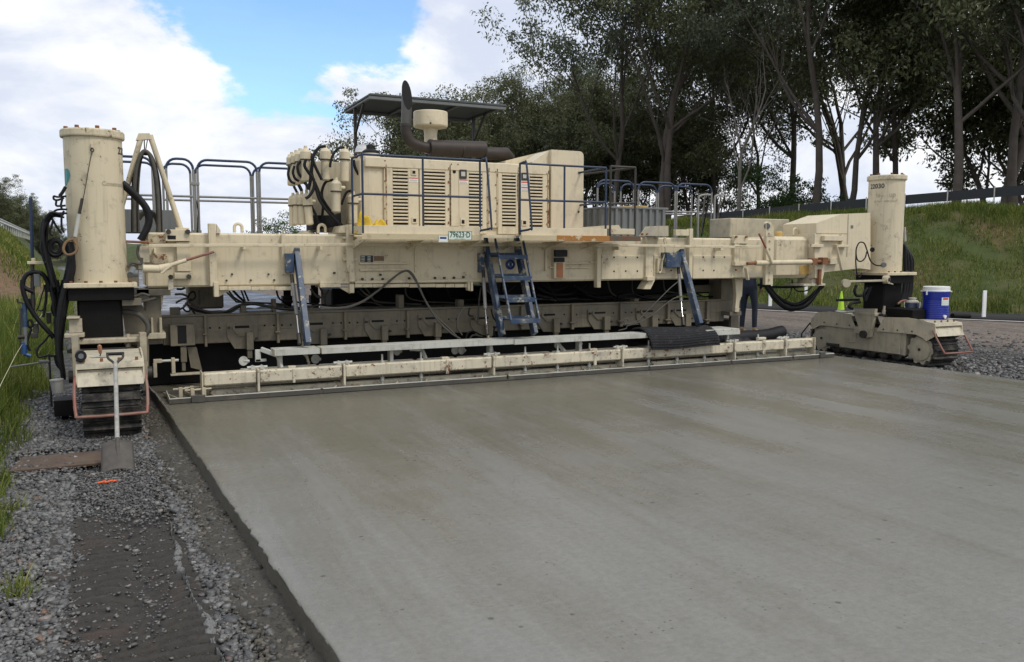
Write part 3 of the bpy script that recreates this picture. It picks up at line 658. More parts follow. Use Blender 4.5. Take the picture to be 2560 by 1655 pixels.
# ================================================================ THE PAVER
pv = thing('slipform_paver', (5.5, .5, 0), 'huge cream slipform concrete paver spanning the wet slab on two crawler tracks', 'paving machine')
def part(bm, name, mat, parent=None): return bm.build(name, MT[mat] if isinstance(mat, str) else mat, parent or pv)
def hose(k, pts, yv, r, mat='hose', name='hose', parent=None, n=7):
    P = [WY(k, a, b, yv if not isinstance(yv, (list, tuple)) else yv[i]) for i, (a, b) in enumerate(pts)]
    return part(MB().tube(P, r, n), name, mat, parent)
def bolts(k, pts, yv, r, parent, mat='steel', h=.02, name='bolt'):
    for a, b in pts:
        q = WY(k, a, b, yv); part(MB().cyl(q + Vector((0, .002, 0)), q - Vector((0, h, 0)), r, n=6), name, mat, parent)
def textmesh(body, size, bold=0.):
    cu = bpy.data.curves.new('t', 'FONT'); cu.body = body; cu.size = size; cu.offset = bold; cu.resolution_u = 3; cu.align_x = 'CENTER'; cu.align_y = 'CENTER'
    o = bpy.data.objects.new('t', cu); COL.objects.link(o); dg = bpy.context.evaluated_depsgraph_get()
    me = bpy.data.meshes.new_from_object(o.evaluated_get(dg)); bpy.data.objects.remove(o)
    vs = [v.co.copy() for v in me.vertices]; fs = [tuple(p.vertices) for p in me.polygons]; return vs, fs
def text_flat(body, size, c, parent, mat, name='lettering', bold=0., sx=1.):
    vs, fs = textmesh(body, size, bold); return part(MB().add([Vector((c[0] + v.x * sx, c[1], c[2] + v.y)) for v in vs], fs), name, mat, parent)
def text_round(body, size, cx, cy, rad, ang, z, parent, mat, bold=0.):
    vs, fs = textmesh(body, size, bold); out = []
    for v in vs:
        a = ang + v.x / rad; out.append(Vector((cx + math.cos(a) * rad, cy + math.sin(a) * rad, z + v.y)))
    return part(MB().add(out, fs), 'lettering', mat, parent)

# ---------------- lifting columns
CR = .262
def column(cx, right):
    top = 2.85; b_ = MB()
    b_.lathe((cx, 0, 0), [(CR, 1.37), (CR, top - .075), (CR, top - .07)], 40)
    c = part(b_, 'lift_column', 'cream')
    part(MB().lathe((cx, 0, 0), [(CR, top - .078), (CR + .022, top - .072), (CR + .026, top - .06), (CR + .026, top - .012), (CR + .018, top), (.02, top + .004)], 40), 'top_flange', paint('column_cap_paint', CREAM, 1.5, .9), c)
    for i in range(8):
        a = i * math.pi / 4 + .2; part(MB().cyl((cx + .235 * math.cos(a), .235 * math.sin(a), top), (cx + .235 * math.cos(a), .235 * math.sin(a), top + .03), .02, n=6), 'bolt', 'rust', c)
    fl = part(MB().box(cx - .30, cx + .34, -.34, .34, 1.325, 1.372, .006), 'base_flange', 'cream', c)
    for i in range(5): part(MB().cyl((cx - .24 + i * .13, -.31, 1.37), (cx - .24 + i * .13, -.31, 1.392), .016, n=6), 'bolt', 'rust', c)
    part(MB().box(cx - .27, cx + .31, -.29, .29, 1.20, 1.325), 'guide_collar', 'grease_shade', c)
    part(MB().box(cx - .20, cx + .20, -.20, .20, .72, 1.21, .02), 'inner_leg', 'grease_shade', c)
    part(MB().box(cx - .30, cx + .30, -.30, .30, .70, .735), 'foot_plate', 'steel', c)
    for q in (-.24, .24): part(MB().cyl((cx + q, -.25, .73), (cx + q, -.25, .80), .028, n=8).cyl((cx + q, -.25, .80), (cx + q, -.25, .86), .018, n=8), 'pivot_bolt', 'dusty', c)
    return c
cL = column(.03, False); cR = column(11.03, True)
rt = R(188)
text_round('22030', .098, 11.03, 0, CR + .004, rt, 2.68, cR, 'ink', .0016)
text_round('22030', .098, .03, 0, CR + .004, R(-8), 2.66, cL, 'ink', .0016)
text_round('Construction', .058, .03, 0, CR + .004, R(-42), 2.33, cL, 'fade', .0008)
for (a, z, w, h) in ((-31, 2.60, .03, .008), (-27, 2.57, .02, .02), (-22, 2.54, .012, .03), (-24, 2.49, .02, .012), (-30, 2.55, .012, .008)):
    text_round('.', .09, .03, 0, CR + .004, R(a), z, cL, 'fade', .002)
for s_, a, z, sz in (('h', 192, 2.545, .10), ('ı', 199, 2.545, .10), ('y', 207, 2.53, .10), ('.', 217, 2.55, .08), ('.', 224, 2.55, .08), ('u', 234, 2.55, .11), ('p', 246, 2.55, .11), ('ay Aust   ields Pukaw', 218, 2.455, .040)):
    text_round(s_, sz, 11.03, 0, CR + .004, R(a), z, cR, 'fade', .0006)
# teal sticker, eye bolt, spring balancer hung on a cable
vs = []
for (a, z) in ((-163, 2.52), (-150, 2.52), (-144, 2.50), (-141, 2.45), (-147, 2.40), (-157, 2.37), (-168, 2.34)):
    vs.append(Vector((.03 + (CR + .003) * math.cos(R(a)), (CR + .003) * math.sin(R(a)), z - .05)))
part(MB().add(vs, [tuple(range(len(vs)))]), 'sticker', 'teal', cL)
yS = -.275
sp_ = part(MB().cyl(WY('z1', 608, 785, yS), WY('z1', 578, 960, yS), .019, n=12), 'spring_balancer', 'alu', cL)
part(MB().cyl(WY('z1', 634, 665, yS), WY('z1', 610, 785, yS), .014, n=10), 'spring', 'steel', cL)
part(MB().tube([WY('z1', 708, 300, yS), WY('z1', 680, 450, yS - .01), WY('z1', 650, 620, yS), WY('z1', 640, 665, yS)], .004, 5), 'cable', 'steel', cL)
part(MB().cyl(WY('z1', 706, 245, yS), WY('z1', 708, 275, yS), .012, n=8), 'eye_bolt', 'cream', cL)
hk = [WY('z1', 708, 275, yS), WY('z1', 722, 290, yS - .01), WY('z1', 712, 308, yS), WY('z1', 698, 292, yS), WY('z1', 706, 276, yS)]
part(MB().tube(hk, .005, 5), 'hook', 'steel', cL)
for dx in (0, .018, -.018):
    part(MB().tube([WY('z1', 575, 975, yS) + Vector((dx, 0, 0)), WY('z1', 592, 1030, -.33), WY('z1', 580, 1080, -.36), WY('z1', 520, 1100, -.38), WY('z1', 488, 1060, -.36), WY('z1', 510, 1000, -.33), WY('z1', 575, 975, yS)], .013, 7), 'rope_sling', 'rope', cL)
# right column extras: cable loop, plug, winch wheel
hose('u3', [(500,1130),(430,1125),(370,1080),(330,960),(300,890),(250,885),(215,960),(225,1060),(265,1085),(310,1050),(330,980)], -.30, .010, 'hose', 'cable', cR)
hose('u3', [(215,960),(212,1100),(225,1220),(250,1255),(275,1210)], -.32, .010, 'hose', 'cable', cR)
q = WY('u3', 508, 1122, -.31); part(MB().cyl(q, q - Vector((.02, .03, 0)), .042, .036, 14), 'plug', 'tank', cR)
q = WY('u3', 385, 960, -.235); part(MB().lathe(q + Vector((-.02, -.02, 0)), [(.001, 0), (.034, .001), (.036, .012)], 14, (-.55, -.83, 0)), 'cable_hole', 'dark', cR)
q = WY('u3', 565, 1280, -.40); part(MB().cyl(q, q + Vector((-.03, .07, 0)), .062, n=18), 'winch_drum', 'cream', cR); part(MB().cyl(q - Vector((-.01, .02, 0)), q, .03, n=12), 'hub', 'steel', cR)
q = WY('u3', 115, 1320, -.38); part(MB().cyl(q, q + Vector((.03, .07, 0)), .06, n=18), 'winch_drum', 'dusty', cR)
part(MB().bar(WY('u3', 110, 1300, -.36), WY('u3', 480, 1290, -.36), .05, .03), 'steering_bar', 'dusty', cR)
part(MB().bar(WY('u3', 480, 1290, -.36), WY('u3', 600, 1330, -.36), .05, .02), 'steering_link', 'dusty', cR)
for i, (a, w) in enumerate(((735, .03), (760, .034), (790, .034), (815, .026))):
    hose('u3', [(715 + i*4, 900), (735 + i*9, 960), (a, 1060), (a + 5, 1180), (a - 2, 1300), (a - 14, 1420), (a - 40, 1500)], .12 + .03 * i, w, 'hose', 'hose', cR)
part(MB().cyl(WY('u3', 735, 720, .1), WY('u3', 742, 870, .1), .016, n=8), 'conduit', 'alu', cR)

# ---------------- main frame
bd = MB(); bd.box(.46, 8.72, 0, .92, 1.305, 1.87, .02); beam = part(bd, 'main_beam', 'cream')
def rib(k, x0, y0, x1, y1, yf=-.075, mat='cream', name='rib', dep=None):
    return part(MB().pbox(k, x0, y0, x1, y1, yf, (-yf if dep is None else dep) + .002, .004), name, mat, beam)
rib('z3', 780, 765, 838, 1270); rib('z3', 818, 1235, 858, 1355, -.10); rib('z3', 1362, 850, 1396, 1175, -.05)
part(MB().prism([tuple(WY('z3', a, b, -.03).xz) for a, b in ((838, 770), (870, 820), (870, 840), (838, 840))], 1, -.03, .03), 'gusset', 'cream', beam)
part(MB().prism([tuple(WY('z3', a, b, .02).xz) for a, b in ((858, 1300), (950, 1300), (858, 1350))], 1, .0, .05), 'gusset', 'cream', beam)
rib('z4', 600, 1160, 655, 1540, -.075); rib('w2', 318, 0, 372, 190, -.085); rib('w2', 318, 215, 368, 310, -.07)
part(MB().prism([tuple(WY('w2', a, b, .02).xz) for a, b in ((318, 250), (318, 318), (200, 250))], 1, .0, .05), 'gusset', 'cream', beam)
for yy in (1265, 1440): rib('z4', 572, yy - 8, 605, yy + 10, -.05); rib('z4', 652, yy - 8, 682, yy + 10, -.05)
rib('z5', 1325, 960, 1356, 1280, -.08); rib('z5', 908, 960, 926, 1145, -.03); rib('z5', 1270, 995, 1325, 1002, -.04); rib('z5', 1270, 1072, 1325, 1080, -.04)
rib('z6', 690, 680, 750, 1030, -.05); rib('z6', 700, 998, 762, 1032, -.10)
part(MB().prism([tuple(WY('z6', a, b, .0).xz) for a, b in ((690, 1030), (740, 1030), (705, 1098), (650, 1098))], 1, -.06, .10), 'mold_hanger', 'cream', beam)
rib('z6', 1037, 615, 1066, 1010, -.07); rib('z6', 930, 622, 1040, 672, -.06)
rib('z6', 1395, 670, 1510, 735, -.05); rib('z6', 1400, 735, 1440, 880, -.05); rib('z6', 1405, 880, 1510, 912, -.09); rib('z6', 1440, 735, 1500, 880, -.02)
for yy in (1470, 1522): rib('z4', 705, yy - 8, 1096, yy + 8, -.04, 'cream', 'ledge')
for yy in (1085, 1118): rib('z5', 945 if yy > 1100 else 985, yy - 6, 1268, yy + 6, -.04, 'cream', 'ledge')
rib('z4', 1145, 1345, 1162, 1540, -.02)
# bottom bolting strips: separate plates
xs = [860, 930, 1118, 1306, 1440]
for i in range(4): rib('z3', xs[i] + 1, 1272, xs[i+1] - 1, 1302, -.05, 'cream', 'strip_plate', .25)
for a, c_ in ((0, 225), (372, 458), (460, 565), (567, 680), (682, 958), (960, 1238), (1240, 1342), (1344, 1440), (1442, 1545), (1547, 1600)):
    rib('w2', a + 1, 214, c_ - 1, 250 if a == 0 or a > 300 else 256, -.05, 'cream', 'strip_plate', .25)
rib('w2', 372, 170, 1730, 200, -.035, 'cream', 'ledge'); rib('w2', 0, 190, 318, 212, -.03, 'cream', 'ledge')
rib('w2', 1585, 190, 1605, 285, -.08); rib('w2', 1612, 190, 1638, 290, -.08)
# bolted side plates (right half) and their holes
for x0, x1, y0, y1 in ((332, 686, 828, 1018), (752, 1036, 828, 1015), (1068, 1392, 828, 1012)):
    rib('z6', x0, y0, x1, y1, -.012, 'cream', 'side_plate')
HOLE = [(433,845),(527,845),(620,845),(433,957),(527,955),(620,955),(890,950),(1148,843),(1234,843),(1318,843),(1148,950),(1234,950)]
for a, b_ in HOLE:
    q = WY('z6', a, b_, -.012); part(MB().cyl(q - Vector((0, .003, 0)), q + Vector((0, .004, 0)), .012, n=10), 'bolt_hole', 'dark', beam)
bolts('z3', [(962,1172),(1254,1172),(918,1222),(1112,1220),(1300,1218),(575,1030)], 0, .011, beam, 'steel')
bolts('w2', [(150,95),(450,160),(556,160),(666,160),(950,152),(1225,148),(1326,148),(1428,145),(1528,140),(642,115)], -.0, .014, beam, 'steel', .03)
bolts('z6', [(655,660),(697,660),(1410,680),(1492,680),(1408,945),(1490,945),(805,950)], -.06, .016, beam, 'rust', .025)
# long angle rail held off the face
rl = MB()
for p0, p1 in ((('z3', 290, 942), ('z3', 1540, 941)), (('z4', 258, 1323), ('z4', 715, 1318)), (('z4', 715, 1318), ('z6', 500, 750)), (('z6', 500, 748), ('z6', 915, 753)), (('z6', 915, 755), ('z6', 1540, 764)), (('z7', 160, 617), ('z7', 352, 620))):
    rl.bar(WY(*p0, -.14), WY(*p1, -.14), .02, .034)
rail = part(rl, 'angle_rail', 'cream', beam)
for k, a, b_ in (('z3', 1062, 955), ('z3', 345, 985), ('z4', 395, 1345), ('z6', 480, 765), ('z6', 1300, 772)):
    part(MB().pbox(k, a - 10, b_ - 22, a + 10, b_ + 20, -.15, .14), 'rail_clip', 'cream', beam)
# lifting eyes on the beam top
def eye(k, x, y0, y1, yv, par, mat='cream'):
    p0 = WY(k, x, y1, yv); p1 = WY(k, x, y0, yv); r = (p1.z - p0.z) * .42; c = Vector((p0.x, yv, p1.z - r)); b_ = MB()
    pts = [Vector((c.x - r, yv, p0.z))] + [c + Vector((math.cos(a), 0, math.sin(a))) * r for a in np.linspace(math.pi, 0, 9)] + [Vector((c.x + r, yv, p0.z))]
    b_.rings(pts, [r * .42] * len(pts), 8); return part(b_, 'lifting_eye', mat, par)
eye('z3', 1013, 768, 838, .3, beam); eye('z3', 1380, 820, 845, .5, beam); eye('z4', 400, 1160, 1228, .15, beam); eye('z7', 592, 488, 532, .3, beam)
# left sliding bracket, rusty bare tube, red-handled turnbuckle
sb = part(MB().pbox('z3', 430, 815, 628, 908, -.09, .09).pbox('z3', 520, 912, 630, 1150, -.06, .06).pbox('z3', 500, 1160, 640, 1210, -.07, .07), 'slide_bracket', 'cream')
part(MB().pbox('z3', 445, 862, 512, 893, -.094, .01), 'slot', 'dark', sb)
MT['rusted'] = paint('rusted_cream', (.50, .42, .28), 2.2, .8); part(MB().pbox('z3', 285, 850, 440, 925, -.02, .03), 'bare_tube', 'rusted', sb); part(MB().pbox('z3', 300, 1010, 445, 1090, -.02, .03), 'bare_tube', 'rusted', sb)
part(MB().pbox('z3', 210, 950, 300, 1080, -.10, .10), 'cable_box', 'dusty', sb)
bolts('z3', [(452, 832), (606, 832), (615, 1192), (470, 1195)], -.09, .026, sb, 'steel', .03)
part(MB().cyl(WY('z3', 250, 1128, -.2), WY('z3', 388, 1130, -.2), .040, n=18), 'turnbuckle', 'cream', sb)
part(MB().cyl(WY('z3', 385, 1130, -.2), WY('z3', 470, 1105, -.2), .045, .03, 16), 'turnbuckle_fork', 'cream', sb)
part(MB().cyl(WY('z3', 470, 1100, -.21), WY('z3', 595, 1060, -.21), .021, n=12), 'handle_socket', 'cream', sb)
part(MB().cyl(WY('z3', 595, 1060, -.21), WY('z3', 818, 992, -.21), .013, n=10), 'handle', 'red', sb)
part(MB().tube(PY('z3', ((400,1165),(440,1130),(480,1100)), -.23), .014, 6), 'handle_loop', 'cream', sb)
part(MB().cyl(WY('z3', 120, 1175, -.25), WY('z3', 210, 1165, -.25), .035, n=12).cyl(WY('z3', 150, 1175, -.30), WY('z3', 170, 1130, -.22), .03, n=10), 'valve', 'tank', sb)
part(MB().cyl(WY('z3', 110, 910, -.16), WY('z3', 300, 918, -.16), .013, n=8), 'pin_rod', 'rust', sb)
part(MB().pbox('z3', 450, 1210, 492, 1300, -.09, .02), 'stop_plate', 'worn', sb)
# right telescopic arm
ya = -.06
arm = part(MB().box(WY('z7', 440, 700, .06).x, WY('z7', 735, 700, ya).x + .02, .06, .78, WY('z7', 560, 842, .06).z, WY('z7', 560, 545, .06).z, .05), 'telescopic_tube', 'cream')
ep = part(MB().pbox('z7', 385, 540, 440, 890, -.05, .06).prism([tuple(WY('z7', a, b_, -.05).xz) for a, b_ in ((385, 545), (385, 450), (400, 438), (425, 445), (440, 480), (440, 545))], 1, -.05, 0), 'end_plate', 'cream')
part(MB().cyl(WY('z7', 393, 472, -.056), WY('z7', 393, 472, -.03), .045, n=18), 'lifting_hole', 'tank', ep)
bolts('z7', [(408, 520), (412, 575), (412, 630), (412, 745), (412, 800), (408, 850)], -.05, .016, ep, 'cream', .02)
outline = [(735, 840), (730, 526), (745, 524), (745, 450), (925, 384), (1130, 376), (1130, 782), (1050, 772), (800, 800), (790, 850)]
ab_ = part(MB().prism([tuple(WY('z7', a, b_, ya).xz) for a, b_ in outline], 1, ya, .62), 'arm_box', 'clean')
part(MB().pbox('z7', 966, 385, 972, 690, ya - .006, .01).pbox('z7', 745, 520, 966, 526, ya - .006, .01).pbox('z7', 726, 530, 731, 800, ya - .004, .01), 'seam', 'fade', ab_)
part(MB().pbox('z7', 803, 540, 940, 576, ya - .07, .07).pbox('z7', 926, 530, 940, 610, ya - .05, .05).pbox('z7', 900, 604, 980, 622, ya - .09, .09), 'bracket', 'clean', ab_)
part(MB().bar(WY('z7', 883, 600, ya - .09), WY('z7', 925, 785, ya - .09), .02, .045, (0, 1, 0)), 'stay', 'cream', ab_)
part(MB().pbox('z7', 625, 755, 704, 816, .055, .006), 'tan_patch', 'tan', ab_)
part(MB().pbox('z7', 990, 465, 1008, 488, ya - .004, .006), 'label', 'tank', ab_)
part(MB().pbox('z7', 708, 600, 798, 622, ya - .06, .06), 'pin', 'cream', ab_)
act = part(MB().cyl(WY('z7', 310, 735, -.13), WY('z7', 735, 726, -.13), .036, n=18), 'adjusting_cylinder', 'cream')
part(MB().cyl(WY('z7', 250, 738, -.13), WY('z7', 312, 735, -.13), .022, n=12), 'threaded_rod', 'rust', act); part(MB().cyl(WY('z7', 735, 726, -.13), WY('z7', 830, 718, -.13), .025, n=12), 'threaded_rod', 'rust', act)
part(MB().pbox('z7', 720, 700, 752, 745, -.17, .1), 'clevis', 'rust', act); part(MB().pbox('z7', 790, 695, 830, 745, -.17, .1), 'clevis', 'rust', act)
part(MB().bar(WY('z7', 830, 722, -.1), WY('z7', 900, 720, -.1), .08, .09), 'anchor_lug', 'cream', act)
part(MB().cyl(WY('z7', 385, 630, -.17), WY('z7', 428, 735, -.17), .020, n=10), 'handle_socket', 'cream', act)
part(MB().cyl(WY('z7', 335, 525, -.17), WY('z7', 388, 635, -.17), .014, n=10), 'handle', 'red', act)
part(MB().bar(WY('z7', 240, 770, -.1), WY('z7', 255, 855, -.1), .02, .06, (0, 1, 0)), 'link_plate', 'cream', act)
part(MB().pbox('z7', 715, 800, 790, 890, -.02, .3).pbox('z7', 655, 882, 810, 898, -.05, .4), 'lower_bracket', 'worn', ab_)
part(MB().pbox('z7', 765, 780, 782, 890, -.10, .06), 'chain_guard', 'rust', ab_)
part(MB().box(WY('z7', 130, 500, .9).x, WY('z7', 550, 500, .9).x, .9, 1.4, 1.9, 2.2, .01), 'counterweight', 'dusty', beam)
q = WY('z7', 475, 505, .4); part(MB().lathe((q.x, .4, 1.86), [(.06, 0), (.06, .11), (.05, .13)], 14), 'filler_neck', 'tan', beam)
for k_, pts in ((0, ((385,905),(430,960),(500,1030),(560,1055),(650,1040),(720,980),(775,905))), (1, ((400,890),(450,960),(520,1010),(600,1030),(690,985),(750,930),(790,900))), (2, ((330,890),(420,905),(600,905),(700,885),(720,860))), (3, ((395,900),(440,985),(540,1062),(640,1052),(700,1010),(765,915)))):
    hose('z7', pts, .25 + .05 * k_, .030 if k_ != 2 else .018)
hose('z7', [(572,850),(568,920),(545,980),(515,995)], .2, .008, 'hose', 'cable'); hose('z7', [(570,860),(600,930),(680,930),(720,890)], .3, .010, 'hose', 'cable')

# ---------------- body behind the beam, work deck, kick boards
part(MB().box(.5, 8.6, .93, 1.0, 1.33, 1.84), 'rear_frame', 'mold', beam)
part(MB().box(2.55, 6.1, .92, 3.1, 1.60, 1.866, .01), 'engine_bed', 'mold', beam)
part(MB().box(.55, 2.54, 1.9, 2.75, 1.80, 1.88, .01), 'walkway', 'tank', beam)
part(MB().box(6.11, 8.5, 1.6, 2.75, 1.80, 1.88, .01), 'walkway', 'tank', beam)
YP = -.60
def tread(x0, x1, name='deck_edge', mat=None, z0=1.805, z1=1.868):
    return part(MB().box(x0, x1, YP, -.05, z1 - .006, z1, .002).box(x0, x1, YP - .004, YP + .004, z0, z1 + .001, .002), name, mat or 'tread')
m, t, b = newmat('tread_plate'); p = pos(t); n2 = noise(t, p, 6, 6, .65); n3 = noise(t, p, 40, 3)
br = nd(t, 'TexBrick', {'Vector': nd(t, 'Mapping', {'Vector': p, 'Rotation': (R(90), R(45), 0)}).outputs[0], 'Scale': 26., 'Mortar Size': .12, 'Mortar Smooth': .6}).outputs['Fac']
setc(t, b, mixc(t, step(t, n2, .56, .75), (.62, .52, .33), (.36, .28, .17)), .5, 0, .4, mth(t, 'SUBTRACT', 1.0, br), .9, .006); MT['tread'] = m
m2 = m.copy(); m2.name = 'worn_tread_plate'; t2 = m2.node_tree; bs_ = [n for n in t2.nodes if n.type == 'BSDF_PRINCIPLED'][0]
n5 = noise(t2, pos(t2), 9, 5, .6); t2.links.new(mixc(t2, step(t2, n5, .40, .46), (.60, .51, .34), (.42, .19, .045)), bs_.inputs['Base Color'])
xa = WY('z4', 718, 1250, YP).x; xb = WY('z5', 412, 870, YP).x; xc = WY('z5', 707, 870, YP).x; xc2 = WY('z5', 1000, 870, YP).x; xd = WY('z5', 1425, 880, YP).x; xe = WY('z6', 648, 690, YP).x
dk = tread(xa, xb); tread(xc, xc2, 'deck_edge'); tread(xc2 + .001, xd, 'deck_edge', m2)
part(MB().box(xb + .002, xc - .002, -.50, -.05, 1.86, 1.867, .002).box(xb + .002, xc - .002, -.505, -.497, 1.835, 1.868, .002), 'ladder_landing', 'cream')
part(MB().box(xd + .002, xe, YP, -.05, 1.862, 1.868, .002).box(xd + .002, xe, YP - .004, YP + .004, 1.808, 1.869, .002), 'deck_edge', paint('burnt_deck_paint', (.10, .085, .06), 2.4, 1.))
for x_ in (xa + .05, (xa + xb) / 2, xb - .03, xc + .05, (xc + xd) / 2, xd - .05): part(MB().prism([(-.58, 1.80), (-.01, 1.80), (-.01, 1.70)], 0, x_ - .006, x_ + .006), 'deck_bracket', 'cream')
zk0, zk1 = 1.868, 1.955
kb = MB().box(WY('z4', 738, 1200, -.57).x, WY('z5', 388, 820, -.57).x, -.57, -.562, zk0, zk1, .002); part(kb, 'kick_board', 'clean')
part(MB().box(WY('z5', 716, 820, -.57).x, WY('z5', 1405, 830, -.57).x, -.57, -.562, zk0, zk1, .002), 'kick_board', 'clean')
part(MB().box(WY('z4', 738, 1200, -.57).x - .002, WY('z4', 738, 1200, -.57).x + .006, -.56, -.15, zk0, zk1, .002), 'kick_board', 'clean')
# cut-off deck gussets to the right of the deck
part(MB().prism([tuple(WY('z6', a, b_, -.2).xz) for a, b_ in ((735, 672), (790, 592), (870, 592), (870, 676))], 1, -.2, .1), 'gusset', 'dusty', beam)
part(MB().pbox('z6', 412, 615, 600, 662, -.35, .02), 'kick_board', 'cream', beam)
part(MB().prism([tuple(WY('z6', a, b_, .1).xz) for a, b_ in ((180, 610), (240, 600), (400, 588), (470, 585), (490, 612), (180, 618))], 1, .1, .3), 'gusset', 'cream', beam)

# ---------------- engine enclosure
YH = .10
hx0 = WY('z4', 665, 900, YH).x; hx1 = WY('z5', 945, 600, YH).x; hx2 = WY('z5', 1208, 500, YH).x; hz = 2.745
r_ = .07; cor = [(hx0 + .0, 1.45)] + [(hx0, YH + .30), (hx0 + .02, YH + .16), (hx0 + .08, YH + .06), (hx0 + .18, YH + .03)] + [(hx1, YH + .03), (hx1, 1.45)]
hood = part(MB().prism(cor, 2, 1.868, hz - .03).prism([(a + .02 * (a < 3), b_ + .02 * (b_ < .2)) for a, b_ in cor], 2, hz - .03, hz), 'engine_hood', 'clean')
part(MB().box(hx0 + .12, hx1 - .01, YH - .008, YH + .034, hz - .105, hz + .012, .02), 'hood_edge', 'clean', hood)
part(MB().box(hx0 + .02, hx0 + .62, YH + .40, 1.3, hz, hz + .012), 'hood_lid', 'tank', hood)
def door(k, x0, x1, y0, y1, sx0, sx1, sy0, sy1, ns=17, latch=None):
    """louvred door: a frame of four strips round a dark opening, each slat its own piece"""
    X = lambda x: WY(k, x, (y0 + y1) / 2, YH).x
    Zz = lambda y: WY(k, (x0 + x1) / 2, y, YH).z
    a0, a1, s0, s1 = X(x0), X(x1), X(sx0), X(sx1); zt, zb, st, sb_ = Zz(y0), 1.895, Zz(sy0) + .01, Zz(sy1) - .01
    d = part(MB().box(a0, s0, YH, YH + .028, zb, zt, .004).box(s1, a1, YH, YH + .028, zb, zt, .004).box(s0, s1, YH, YH + .028, st, zt, .003).box(s0, s1, YH, YH + .028, zb, sb_, .003), 'louvre_door', 'clean', hood)
    part(MB().box(s0, s1, YH + .022, YH + .029, sb_, st, .0005), 'louvre_opening', 'dark', d)
    pitch = (st - sb_ - .0) / ns
    for i in range(ns + 1):
        zc = sb_ + pitch * i; hh = pitch * (.26 if 0 < i < ns else .12)
        part(MB().box(s0, s1, YH - .002, YH + .02, zc - hh, zc + hh, .003), 'slat', 'clean', d)
    return d
doors = [door('z4', 900, 1176, 665, 1170, 970, 1092, 700, 1158), door('z4', 1186, 1425, 672, 1170, 1220, 1390, 708, 1160),
         door('z5', 216, 440, 300, 790, 297, 405, 338, 782), door('z5', 530, 690, 318, 800, 563, 674, 352, 786), door('z5', 700, 925, 335, 800, 784, 888, 363, 790)]
for d, k, hx, y0, y1 in ((doors[0], 'z4', 918, 675, 1165), (doors[1], 'z4', 1430, 680, 1165), (doors[2], 'z5', 146, 305, 790), (doors[2], 'z5', 458, 318, 790), (doors[3], 'z5', 524, 325, 795), (doors[4], 'z5', 934, 340, 795)):
    part(MB().pbox(k, hx - 5, y0, hx + 5, y1, YH - .008, .012), 'hinge', paint('rusty_hinge%d' % hx, (.55, .45, .27), 2.6, 1.), d)
    for yq in np.linspace(y0 + 25, y1 - 25, 5): bolts(k, [(hx - 14, yq)], YH - .002, .008, d, 'rust', .008)
part(MB().pbox('z4', 1436, 680, 1498, 1172, YH - .001, .028), 'hood_panel', 'clean', hood); part(MB().pbox('z5', 445, 320, 528, 800, YH - .001, .028), 'hood_panel', 'clean', hood)
q = WY('z5', 179, 350, YH - .003); part(MB().cyl(q, q + Vector((0, .01, 0)), .022, n=18), 'inspection_hole', 'dark', hood)
for d, k, x0, y0, x1, y1, mt in ((doors[0], 'z4', 1118, 716, 1160, 762, 'clean'), (doors[2], 'z5', 222, 333, 280, 405, 'steel'), (doors[4], 'z5', 720, 358, 768, 418, 'steel'), (doors[0], 'z4', 1124, 1100, 1166, 1150, 'clean'), (doors[2], 'z5', 230, 722, 270, 782, 'clean'), (doors[4], 'z5', 722, 732, 765, 785, 'clean')):
    l_ = part(MB().pbox(k, x0, y0, x1, y1, YH - .012, .012), 'latch', mt, d); w = (x1 - x0) * .22; h = (y1 - y0) * .25
    part(MB().pbox(k, x0 + w, y0 + h, x1 - w, y1 - h, YH - .015, .004), 'latch_cup', 'dark' if mt == 'clean' else 'alu', d)
for d, k, x0, y0, x1, y1 in ((doors[0], 'z4', 1098, 780, 1174, 820), (doors[2], 'z5', 216, 410, 290, 446), (doors[4], 'z5', 715, 430, 778, 470), (doors[4], 'z5', 715, 472, 778, 506)):
    part(MB().pbox(k, x0, y0, x1, y1, YH - .003, .004), 'warning_label', 'white', d); part(MB().pbox(k, x0 + 2, y0 + 2, x1 - 2, y0 + 11, YH - .0045, .002), 'label_band', 'lred', d)
    for yy in (20, 28): part(MB().pbox(k, x0 + 6, y0 + yy, x1 - 8, y0 + yy + 3, YH - .0045, .002), 'label_text', 'fade', d)
bolts('z4', [(905, 648), (1437, 676), (1490, 678)], YH - .002, .010, hood, 'rust', .008)
# radiator housing with sloped cowl
zr = WY('z5', 1080, 182, YH).z
rb = []
for i in range(7):
    a = math.pi / 2 * i / 6; rb.append((hx2 - .06 + .06 * math.sin(a), zr - .06 + .06 * math.cos(a)))
rad = part(MB().prism([(hx1 + .01, 1.87), (hx1 + .01, zr)] + rb + [(hx2, 1.87)], 1, YH - .02, 1.42), 'radiator_housing', 'clean')
part(MB().prism([tuple(WY('z5', a, b_, YH + .2).xz) for a, b_ in ((655, 262), (660, 245), (930, 182), (950, 182), (950, 290), (655, 285))], 1, YH + .45, 1.30), 'cowl', 'clean', rad)
part(MB().prism([tuple(WY('z5', a, b_, YH + .05).xz) for a, b_ in ((800, 272), (930, 184), (952, 180), (952, 300), (800, 300))], 1, YH + .04, .5), 'cowl_side', 'clean', rad)
bolts('z5', [(1178, 358), (1174, 672)], YH - .02, .014, rad, 'steel', .012)
